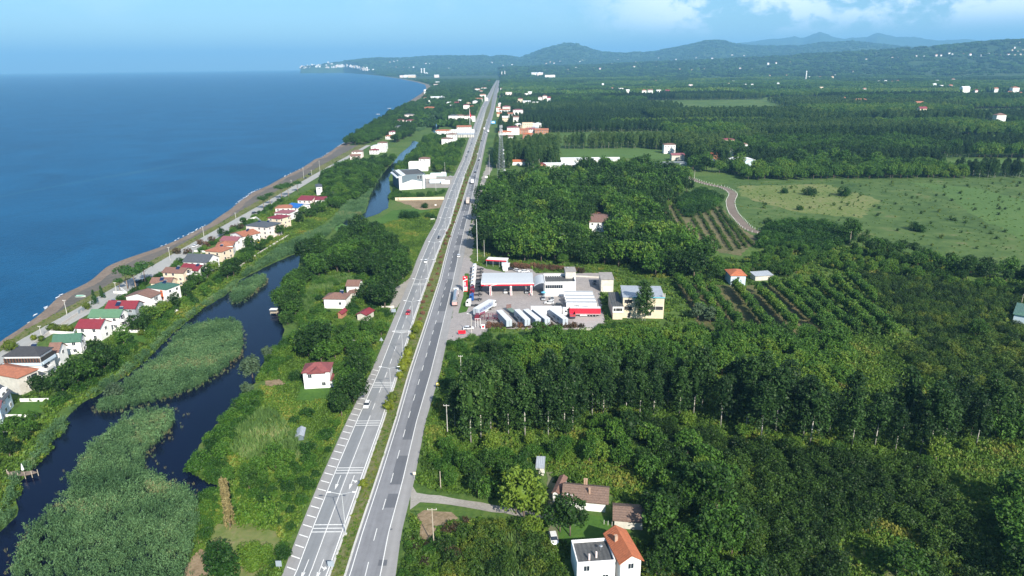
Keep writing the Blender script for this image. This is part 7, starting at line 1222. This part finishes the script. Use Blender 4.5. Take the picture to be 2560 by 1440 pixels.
zone('green_shrub', [(490, 1190), (485, 1160), (520, 1100), (560, 1060), (610, 1000), (640, 985), (650, 1010), (600, 1080), (560, 1130), (560, 1215)], 3.0, 0.9, 1.5, 'bright shrub on the east shore of the lagoon', 'shrubs on the east shore of the lagoon', (0.0, 0.8), 0.4)
zone('green_shrub', [(650, 960), (660, 900), (700, 860), (740, 850), (740, 890), (700, 930), (680, 960)], 3.4, 0.8, 1.3, 'shrub between lagoon and garden', 'shrubs between lagoon and garden', (0.2, 0.9), 0.4)
zone('green_shrub', [(740, 740), (780, 700), (900, 690), (980, 720), (970, 800), (900, 840), (760, 840), (730, 800)], 4.6, 0.8, 1.4, 'green shrub around the farmhouse', 'shrubs around the farmhouse', (0.1, 1.0), 0.45, 0, 0.8)
zone('green_shrub', [(470, 1250), (560, 1225), (760, 1140), (850, 1040), (872, 1050), (790, 1240), (730, 1380), (700, 1440), (640, 1480), (660, 1400), (690, 1330), (620, 1290), (560, 1300), (520, 1340), (440, 1440), (400, 1500), (420, 1400)], 3.0, 0.55, 1.05, 'green shrub in the overgrown strip left of the highway', 'shrubs left of the highway', (0.1, 0.9), 0.45, 0, 0.75)
zone('broadleaf_tree', [(560, 1215), (600, 1180), (730, 1150), (740, 1200), (640, 1225), (580, 1235)], 4.2, 0.38, 0.52, 'low rounded tree below the maize field', 'low trees below the maize field', (0.35, 0.7), 0.35)
for px, py, s, l in ((620, 1303, 1.6, 'bright round willow bush behind the picnic ground, left of a pair'), (668, 1308, 1.75, 'bright round willow bush behind the picnic ground, right of a pair')): p = P(px, py); put('green_shrub', p.x, p.y, s, l, None, 0.95, None, 1.25)
for px, py, s, l in ((765, 1135, 1.5, 'round shrub beside the small tin shelter'), (815, 1100, 1.3, 'dark shrub at the edge of the highway verge'), (770, 1040, 1.3, 'dark shrub in the garden grass'), (735, 1060, 1.1, 'reddish green shrub in the garden grass'), (740, 950, 1.3, 'dark shrub at the corner of the red hip roofed house'), (545, 1400, 1.7, 'dark feathery shrub on the picnic ground'), (560, 1435, 2.0, 'clipped round bush at the bottom of the picnic ground'))+tuple((640+dx, 1400+dy, sc, 'spreading yellow green bush in the cluster on the picnic ground') for dx, dy, sc in ((-28, -18, .9), (0, -22, 1.1), (25, -12, 1.0), (-20, 8, 1.1), (8, 4, 1.2), (34, 10, .9), (-4, 26, 1.0))): p = P(px, py); put('green_shrub', p.x, p.y, s, l, 'yellow green bush cluster' if 'cluster' in l else None, 0.95 if 'yellow' in l else 0.1)
for px, py, s, l in ((632, 945, 1.1, 'silvery willow leaning over the lagoon shore'), (668, 895, 0.65, 'small silvery willow by the water'), (620, 985, 0.6, 'low silvery willow below the leaning one'), (835, 500, 0.9, 'silvery tree behind the long red roofed house'), (290, 1000, .8, 'grey green willow by the reed channel')): p = P(px, py); put('willow_tree', p.x, p.y, s, l, None, 0.5)
# broken edge in front of the far plantations
zone('broadleaf_tree', [(1690, 430), (1720, 432), (1900, 440), (2060, 436), (2200, 438), (2360, 428), (2560, 432), (2700, 440), (2700, 400), (2350, 425), (2050, 412), (1900, 420), (1720, 412)], 9.5, 0.7, 1.6, 'ragged tree along the far edge of the wide meadow', 'ragged trees along the far edge of the meadow', (0.0, 0.9), 0.5)
# upper left strip
zone('broadleaf_tree', [(805, 445), (870, 415), (930, 410), (985, 400), (975, 440), (940, 470), (900, 500), (840, 525), (800, 520), (800, 480)], 6.5, 0.6, 0.9, 'green tree in the gardens left of the upper lagoon', 'trees left of the upper lagoon', (0.1, 0.7), 0.4)
zone('broadleaf_tree', [(810, 415), (850, 372), (880, 352), (940, 310), (985, 282), (1030, 262), (1060, 260), (1060, 290), (1030, 340), (990, 360), (960, 345), (900, 372), (870, 400), (830, 425)], 8.5, 0.85, 1.1, 'pine dark tree behind the far beach houses', 'dark trees behind the far beach houses', (0.1, 0.5), 0.35)
zone('broadleaf_tree', [(1000, 440), (985, 425), (1020, 398), (1050, 370), (1060, 350), (1110, 340), (1150, 345), (1165, 350), (1150, 400), (1130, 435), (1090, 430), (1060, 420), (1010, 430)], 8.0, 0.6, 0.85, 'tree between the upper lagoon and the highway', 'trees between the upper lagoon and the highway', (0.2, 0.8), 0.4)
zone('broadleaf_tree', [(1060, 262), (1068, 228), (1110, 212), (1180, 205), (1235, 203), (1222, 232), (1205, 255), (1185, 290), (1170, 330), (1110, 315), (1104, 290), (1090, 275)], 11, 0.9, 1.2, 'tree in the village strip between beach and highway', 'trees in the village strip', (0.1, 0.6), 0.4)
zone('green_shrub', [(975, 500), (985, 470), (1000, 485), (1060, 490), (1110, 480), (1090, 495), (1000, 500)], 5, 0.8, 1.4, 'shrub around the factory', 'shrubs around the factory', (0.1, 0.7), 0.4)
for px, py, s in ((1010, 545, 2.0), (1025, 547, 2.2), (1040, 545, 2.0), (1062, 520, 1.6), (1070, 545, 1.6), (1082, 548, 1.5)): p = P(px, py); put('green_shrub', p.x, p.y, s, 'dark green bush on the plot below the factory', 'bushes on the plot below the factory', 0.1)
# west gardens
zone('broadleaf_tree', [(60, 1030), (120, 1010), (200, 985), (240, 960), (240, 930), (330, 860), (400, 800), (470, 745), (560, 680), (620, 630), (680, 590), (740, 550), (800, 540), (860, 505), (890, 470), (850, 470), (800, 500), (720, 560), (640, 610), (560, 660), (470, 720), (400, 770), (330, 830), (240, 900), (150, 960), (60, 1010)], 8.5, 0.35, 0.8, 'small tree in the back gardens of the beach houses', 'small trees in the back gardens', (0.0, 0.9), 0.5, 0, 0.8)
zone('broadleaf_tree', [(-30, 1180), (-20, 1060), (60, 1050), (110, 1060), (90, 1100), (40, 1150)], 6, 0.4, 0.65, 'dark garden tree at the left edge above the timber deck', 'dark garden trees at the left edge', (0.0, 0.4), 0.4)
zone('broadleaf_tree', [(255, 770), (330, 715), (420, 655), (520, 600), (620, 540), (650, 545), (560, 590), (440, 655), (340, 725)], 11, 0.35, 0.55, 'small dark tree in a front garden on the coast road', 'small trees along the coast road', (0.0, 0.5), 0.5, 0, 0.8)
zone('green_shrub', [(0, 1230), (0, 1080), (60, 1050), (120, 1030), (200, 1000), (240, 960), (300, 920), (330, 880), (400, 830), (470, 780), (560, 700), (600, 660), (650, 625), (700, 590), (680, 585), (620, 620), (560, 670), (480, 740), (400, 790), (320, 860), (240, 930), (150, 1000), (60, 1060), (-40, 1150), (-40, 1260)], 3.8, 0.7, 1.5, 'garden shrub between the beach houses and the reeds', 'garden shrubs behind the beach houses', (0.0, 0.9), 0.45, 0, 0.75)
zone('green_shrub', [(250, 775), (330, 720), (420, 660), (520, 605), (620, 545), (700, 490), (712, 500), (640, 550), (540, 610), (440, 668), (350, 730), (270, 785)], 4.2, 0.7, 1.2, 'shrub in a front garden along the coast road', 'shrubs along the coast road', (0.0, 0.9), 0.4, 0, 0.8)
for px, py, s, l in ((320, 722, 1.1, 'stone pine at the coast road, nearest of the leaning group'), (342, 730, 1.15, 'stone pine with the thick trunk in the middle of the coast road group'), (364, 712, 1.1, 'stone pine at the back of the coast road group'), (300, 725, .55, 'small umbrella shaped pine by the road'), (660, 525, 1.0, 'dark pine at the bend of the coast road'), (676, 512, .9, 'second pine at the coast road bend'), (705, 500, 1.2, 'wide dark pine beside the blue roofed house'), (722, 492, 1.1, 'pine next to the wide dark one'), (745, 480, .9, 'pine behind the red roofed terrace')): p = P(px, py); put('stone_pine', p.x, p.y, s, l, None, 0.4)
for px, py, s in ((131, 826, 1.3), (145, 828, 1.2), (160, 829, 1.2), (175, 829, 1.25), (28, 876, 1.7), (86, 850, .9), (104, 852, .9), (218, 773, 1.3), (354, 838, 1), (350, 870, 1.0)): p = P(px, py); put('golden_shrub', p.x, p.y, s, 'round golden shrub in a beach house garden', 'golden shrubs in the beach house gardens')
for px, py, s in ((238, 760, 1.0), (256, 745, 0.9)): p = P(px, py); put('cypress_tree', p.x, p.y, s, 'dark conical tree beside the coast road' if s == 1 else 'second dark conical tree beside the coast road', None, 0.1)
for px, py in ((442, 622), (470, 622), (500, 600), (515, 605), (530, 592), (585, 562), (600, 560)): p = P(px, py+12); put('oleander_bush', p.x, p.y, 1.5, 'brown red bush in a front garden on the coast road', 'brown red bushes on the coast road', 0.3)
run_zones()
# distant plain: blocks of plantation, each with its own height and tone, rows aligned with the road
def far_woods():
    r = random.Random(3); near = {'poplar_tree': [], 'broadleaf_tree': []}; far = []
    y = P(1300, 440).y-40
    rowi = 0
    while y < 5200:
        dep = r.uniform(60, 130)*(1 if y < 1500 else 1.5); x = RO(min(y, 5000))+18
        while x < y*0.86+60:
            wdt = r.uniform(110, 330)*(1 if y < 1500 else 1.6); kindp = r.random(); h = r.uniform(0.55, 1.05); tn = r.uniform(0.1, 0.9); gap = r.random() < 0.14; jt = r.choice((0.2, 0.45, 0.6))
            sp = (6.5 if y < 1500 else 9.0) if y < 2300 else 17
            if not gap:
                ys = y
                while ys < y+dep-7:
                    xs = x
                    while xs < x+wdt-5:
                        px, py = xs+r.uniform(-jt, jt)*sp, ys+r.uniform(-jt, jt)*sp
                        if y < 2300: near['poplar_tree' if kindp < 0.55 else 'broadleaf_tree'].append((px, py, h*r.uniform(.78, 1.15)*(1.0 if kindp < .55 else 1.35), min(1, max(0, tn+r.uniform(-.15, .15)))))
                        else: far.append((px, py, h*r.uniform(0.9, 1.2), tn+r.uniform(-.1, .1)))
                        xs += sp
                    ys += sp
            x += wdt+r.uniform(2, 9)
        y += dep+(r.uniform(6, 16) if y < 2300 else r.uniform(8, 30)); rowi += 1
    return near, far
FARW = far_woods()
# ---------------------------------------------------------------- uncountable cover
def reeds(name, polys, spacing, label, m=F_REED, h=2.6, protos=None, seed=1, tint=(0.0, 0.75), keep=1.0, z=0.1, edge_sparse=0.0):
    def reed_proto(s):
        q = np.random.default_rng(s); c = np.stack([q.normal(0, .42, 16), q.normal(0, .42, 16), h*(0.52+0.42*q.random(16))], -1)
        return joined('reed tuft', [('a', leafmesh('reed heads', m, c, 3, 0.34, 0.3, s, None, 0.2, 0.8)), ('b', tuft('reed stems', m, 12, h*0.9, 0.6, 0.07, s, 0.3))])
    pr = protos or [reed_proto(s) for s in (1, 2, 3, 4)]; out = []; r = np.random.default_rng(seed)
    for k, (poly, dens) in enumerate(polys):
        w = xyl(poly); a = np.array(w); area_ = (np.ptp(a[:, 0]))*(np.ptp(a[:, 1])); n = int(area_/(spacing*spacing)*dens)
        p = np.stack([r.uniform(a[:, 0].min(), a[:, 0].max(), n), r.uniform(a[:, 1].min(), a[:, 1].max(), n)], -1); p = p[inside(p, w)]
        t = 0.5+0.6*fnoise(p[:, 0], p[:, 1], 26, 4, k); brown = np.clip(t*0.85, 0, 1)
        for (x, y), b in zip(p, brown): out.append((x, y, G(x, y)+z, r.uniform(0.75, 1.25), r.uniform(0, 6.28), float(np.clip(tint[0]+(tint[1]-tint[0])*b+r.uniform(-.12, .12), 0, 1)), r.integers(len(pr)), r.uniform(0.85, 1.15)))
    return scatter(name, out, pr, label)
ISL1 = [(255, 1012), (240, 1026), (262, 1036), (300, 1030), (350, 1020), (440, 992), (500, 968), (560, 930), (600, 893), (608, 852), (600, 815), (572, 804), (520, 812), (462, 828), (440, 852), (420, 882), (370, 922), (330, 952), (290, 982)]
ISL2 = [(430, 1036), (438, 1058), (400, 1112), (355, 1147), (362, 1182), (425, 1212), (480, 1242), (500, 1300), (480, 1380), (450, 1500), (20, 1500), (50, 1400), (80, 1330), (170, 1262), (190, 1190), (240, 1120), (290, 1075), (350, 1048), (400, 1026)]
ISL2S = [(290, 1062), (240, 1100), (180, 1180), (150, 1260), (60, 1340), (30, 1460), (80, 1330), (170, 1262), (190, 1190), (240, 1120), (290, 1075), (400, 1026), (350, 1032)]
ISL3 = [(578, 748), (588, 728), (602, 714), (632, 700), (664, 692), (666, 710), (632, 737), (602, 758), (582, 760)]
BANK = [(165, 1085), (130, 1108), (132, 1132), (100, 1155), (78, 1185), (46, 1214), (44, 1292), (0, 1333), (-40, 1370), (-60, 1330), (20, 1275), (22, 1215), (66, 1172), (95, 1115), (145, 1065), (188, 1028), (230, 990), (274, 958), (332, 914), (384, 870), (420, 836), (455, 806), (505, 768), (558, 734), (590, 706), (640, 665), (700, 622), (760, 592), (830, 560), (870, 500), (900, 470), (940, 430), (960, 430), (940, 462), (924, 492), (912, 532), (888, 546), (852, 562), (800, 608), (752, 632), (725, 640), (690, 655), (640, 680), (598, 702), (590, 716), (565, 740), (510, 772), (465, 808), (430, 838), (400, 868), (350, 918), (290, 958), (250, 988), (205, 1012), (168, 1048)]
reeds('reed_bed', [(ISL1, 1.0), (ISL2, 1.0), (ISL2S, 0.22), (ISL3, 1.0), (BANK, 0.6), ([(1050, 290), (1075, 275), (1092, 290), (1080, 312), (1050, 330), (1030, 325)], .3)], 0.95, 'dense grey green reeds filling the islands and banks of the lagoon')
rim = []
for poly, amp in ((ISL1, 2.2), (ISL2, 4.0), (ISL3, 2.0)):                  # thin brown fringe standing in the water round the reed beds
    w = xyl(poly)
    for a, b in zip(w, w[1:]+w[:1]):
        n = int(sqrt((a[0]-b[0])**2+(a[1]-b[1])**2)*1.7)
        for k in range(n):
            t = random.random(); rim.append((a[0]+(b[0]-a[0])*t+random.gauss(0, amp*0.45), a[1]+(b[1]-a[1])*t+random.gauss(0, amp*0.45), 0.1, random.uniform(.3, .7), random.uniform(0, 6.28), random.uniform(.6, 1), random.randrange(2), 1))
scatter('reed_fringe', rim, [tuft('fringe tuft', F_REED, 12, 1.8, 0.6, 0.12, s, 0.4) for s in (5, 6)], 'thin brownish reeds at the rim of the reed beds')
corn = [tuft('maize tuft', F_CORN, 16, 2.1, 0.35, 0.20, s, 0.45) for s in (7, 8, 9)]
reeds('maize_field', [([(572, 1132), (600, 1070), (645, 1030), (680, 1028), (712, 1060), (742, 1100), (752, 1150), (620, 1156)], 1.0), ([(752, 790), (758, 745), (790, 702), (868, 690), (885, 704), (850, 715), (800, 735), (775, 780)], 1.0), ([(1190, 1460), (1215, 1360), (1240, 1320), (1330, 1330), (1350, 1400), (1345, 1460)], 1.2)], 0.9, 'maize standing in the small fields beside the highway', protos=corn, tint=(0.1, 0.7))
weed = [v_bush(s, F_WEED, 0.9, 0.55, 9, 0.5, 7)[0][1] for s in (101, 102, 103)]+[tuft('grass tuft', F_WEED, 16, 0.7, 0.6, 0.16, 104, 0.5)]
wp = []
r = np.random.default_rng(5)
def weeds(poly, n, smin, smax, tint):
    w = xyl(poly); a = np.array(w); p = np.stack([r.uniform(a[:, 0].min(), a[:, 0].max(), n), r.uniform(a[:, 1].min(), a[:, 1].max(), n)], -1); p = p[inside(p, w)]; p = p[free(p)]
    t = 0.5+0.45*fnoise(p[:, 0], p[:, 1], 30, 3, 2)
    for (x, y), b in zip(p, t): wp.append((x, y, G(x, y), r.uniform(smin, smax), r.uniform(0, 6.28), float(np.clip(tint[0]+(tint[1]-tint[0])*b+r.uniform(-.15, .15), 0, 1)), r.integers(4), r.uniform(.7, 1.3)))
weeds([(985, 1500), (1030, 1200), (1072, 1000), (1108, 870), (1500, 826), (1900, 830), (2700, 850), (2700, 1500)], 46000, 0.6, 1.3, (0.1, 0.9))
weeds([(380, 1500), (480, 1200), (640, 980), (760, 840), (700, 760), (960, 560), (1110, 520), (1075, 600), (940, 930), (730, 1440), (710, 1500)], 46000, 0.5, 1.1, (0.1, 0.9))
weeds([(-80, 1400), (-20, 1040), (200, 840), (500, 650), (720, 500), (860, 440), (960, 430), (760, 600), (560, 720), (350, 920), (130, 1130)], 16000, 0.6, 1.6, (0.1, 0.9))
weeds([(1180, 830), (1190, 640), (1220, 440), (1700, 430), (1710, 470), (1640, 560), (1700, 620), (1850, 650), (1950, 610), (2200, 620), (2700, 740), (2600, 860), (1700, 830)], 34000, 0.6, 1.5, (0.1, 0.95))
weeds([(1720, 470), (1850, 455), (2560, 440), (2700, 480), (2700, 720), (2400, 640), (1940, 590), (1860, 560)], 2600, 0.35, 0.9, (0.2, 0.9))
for i in range(5200):                                                    # dry tufts in the median and on the verges
    y = 90+(i/5200)**1.3*900; e = r.random(); x = LI(y)+.5+(RI(y)-LI(y)-1.2)*r.random() if i % 2 else (vg_l(y)+(cr_l(y)-vg_l(y))*r.random()); wp.append((x, y, G(x, y)+.05, r.uniform(.3, .65), r.uniform(0, 6.28), r.uniform(.5, 1.0), 3 if i % 3 else 1, .7))
scatter('undergrowth', wp, weed, 'rough green undergrowth of weeds and grass')
# far woods
near, far = FARW
pr = {'poplar_tree': [joined('poplar whole', v) for v in KINDS['poplar_tree']['v'][:3]], 'broadleaf_tree': [joined('broad whole', v) for v in KINDS['broadleaf_tree']['v'][:4]]}
pts = []
for k, off in (('poplar_tree', 0), ('broadleaf_tree', 3)):
    a = np.array([(q[0], q[1]) for q in near[k]]); ok = free(a)
    for q, o_ in zip(near[k], ok):
        if o_ and in_view(q[0], q[1], 20): pts.append((q[0], q[1], G(q[0], q[1]), q[2], random.uniform(0, 6.28), q[3], off+random.randrange(3 if off == 0 else 4), 1.0 if off == 0 else 1.15))
scatter('plantation_wood', pts, pr['poplar_tree']+pr['broadleaf_tree'], 'plantation blocks and woods covering the plain beyond the fields')
def v_grove(s):
    q = np.random.default_rng(s); c = []; core = []
    for i in range(9):
        x, y = q.uniform(-11, 11, 2); h = q.uniform(8, 15); c.append(sph(9, (x, y, h*0.62), (4.2, 4.2, h*0.4), s*20+i, -0.3, 0.85, 0.3)); core.append((x, y, h*0.5, 3.8, 3.8, h*0.45))
    return leafmesh('grove', F_BROAD, np.concatenate(c), 7, 2.6, 1.9, s, core)
gp = []
if far:
    a = np.array([(q[0], q[1]) for q in far]); ok = free(a)
    for q, o_ in zip(far, ok):
        if o_ and in_view(q[0], q[1], 20): gp.append((q[0], q[1], G(q[0], q[1]), random.uniform(.85, 1.2), random.uniform(0, 6.28), q[3], random.randrange(4), q[2]*1.1))
for yv in np.arange(1250, 5200, 17.0):                                   # strip between beach and highway
    x0 = shore_x(yv)+45; x1 = LO(min(yv, 5000))-14
    for xv in np.arange(x0, x1, 17.0):
        if random.random() < 0.8: gp.append((xv+random.uniform(-5, 5), yv+random.uniform(-5, 5), G(xv, yv), random.uniform(.6, .9), random.uniform(0, 6.28), random.uniform(.1, .6), random.randrange(4), 0.9))
gp = [g for g, o_ in zip(gp, free(np.array([(g[0], g[1]) for g in gp]))) if o_]
# wooded slopes of the hills
az = rng.uniform(-0.3, 0.74, 26000); D = 5000+rng.random(26000)**0.8*8500; hh = hill_h(az, D)*(land_k(az, D) > 0.6)
for a_, d_, h_ in zip(az, D, hh):
    if h_ > 3: x, y = d_*sin(a_), d_*cos(a_); gp.append((x, y, G(x, y)+h_-2, random.uniform(1.2, 2.2), random.uniform(0, 6.28), random.uniform(0, .7), random.randrange(4), .7))
scatter('distant_wood', gp, [v_grove(s) for s in (201, 202, 203, 204)], 'endless woods of the coastal plain fading into haze')
if not globals().get("FAST"): flush_plants()
HAZE_COL = (0.27, 0.63, 1.0, 1); HAZE_D = 0.000076
# ---------------------------------------------------------------- air
def make_haze():
    mb = MB(); mb.box((0, 0, 0), (100000, 100000, 1)); me = mb.mesh('haze', []); 
    lo, hi = -330.0, 1050.0
    for v in me.vertices: v.co.z = hi if v.co.z > 0 else lo
    m = bpy.data.materials.new('haze air'); m.use_nodes = True; nt = m.node_tree; nt.nodes.clear()
    out = nt.nodes.new('ShaderNodeOutputMaterial'); v = nt.nodes.new('ShaderNodeVolumePrincipled')
    v.inputs['Color'].default_value = HAZE_COL; v.inputs['Density'].default_value = HAZE_D; v.inputs['Anisotropy'].default_value = 0.0
    nt.links.new(v.outputs[0], out.inputs['Volume']); me.materials.append(m)
    tag(link('haze', me), 'thin blue haze in the air', 'haze', None, 'stuff')
make_haze()
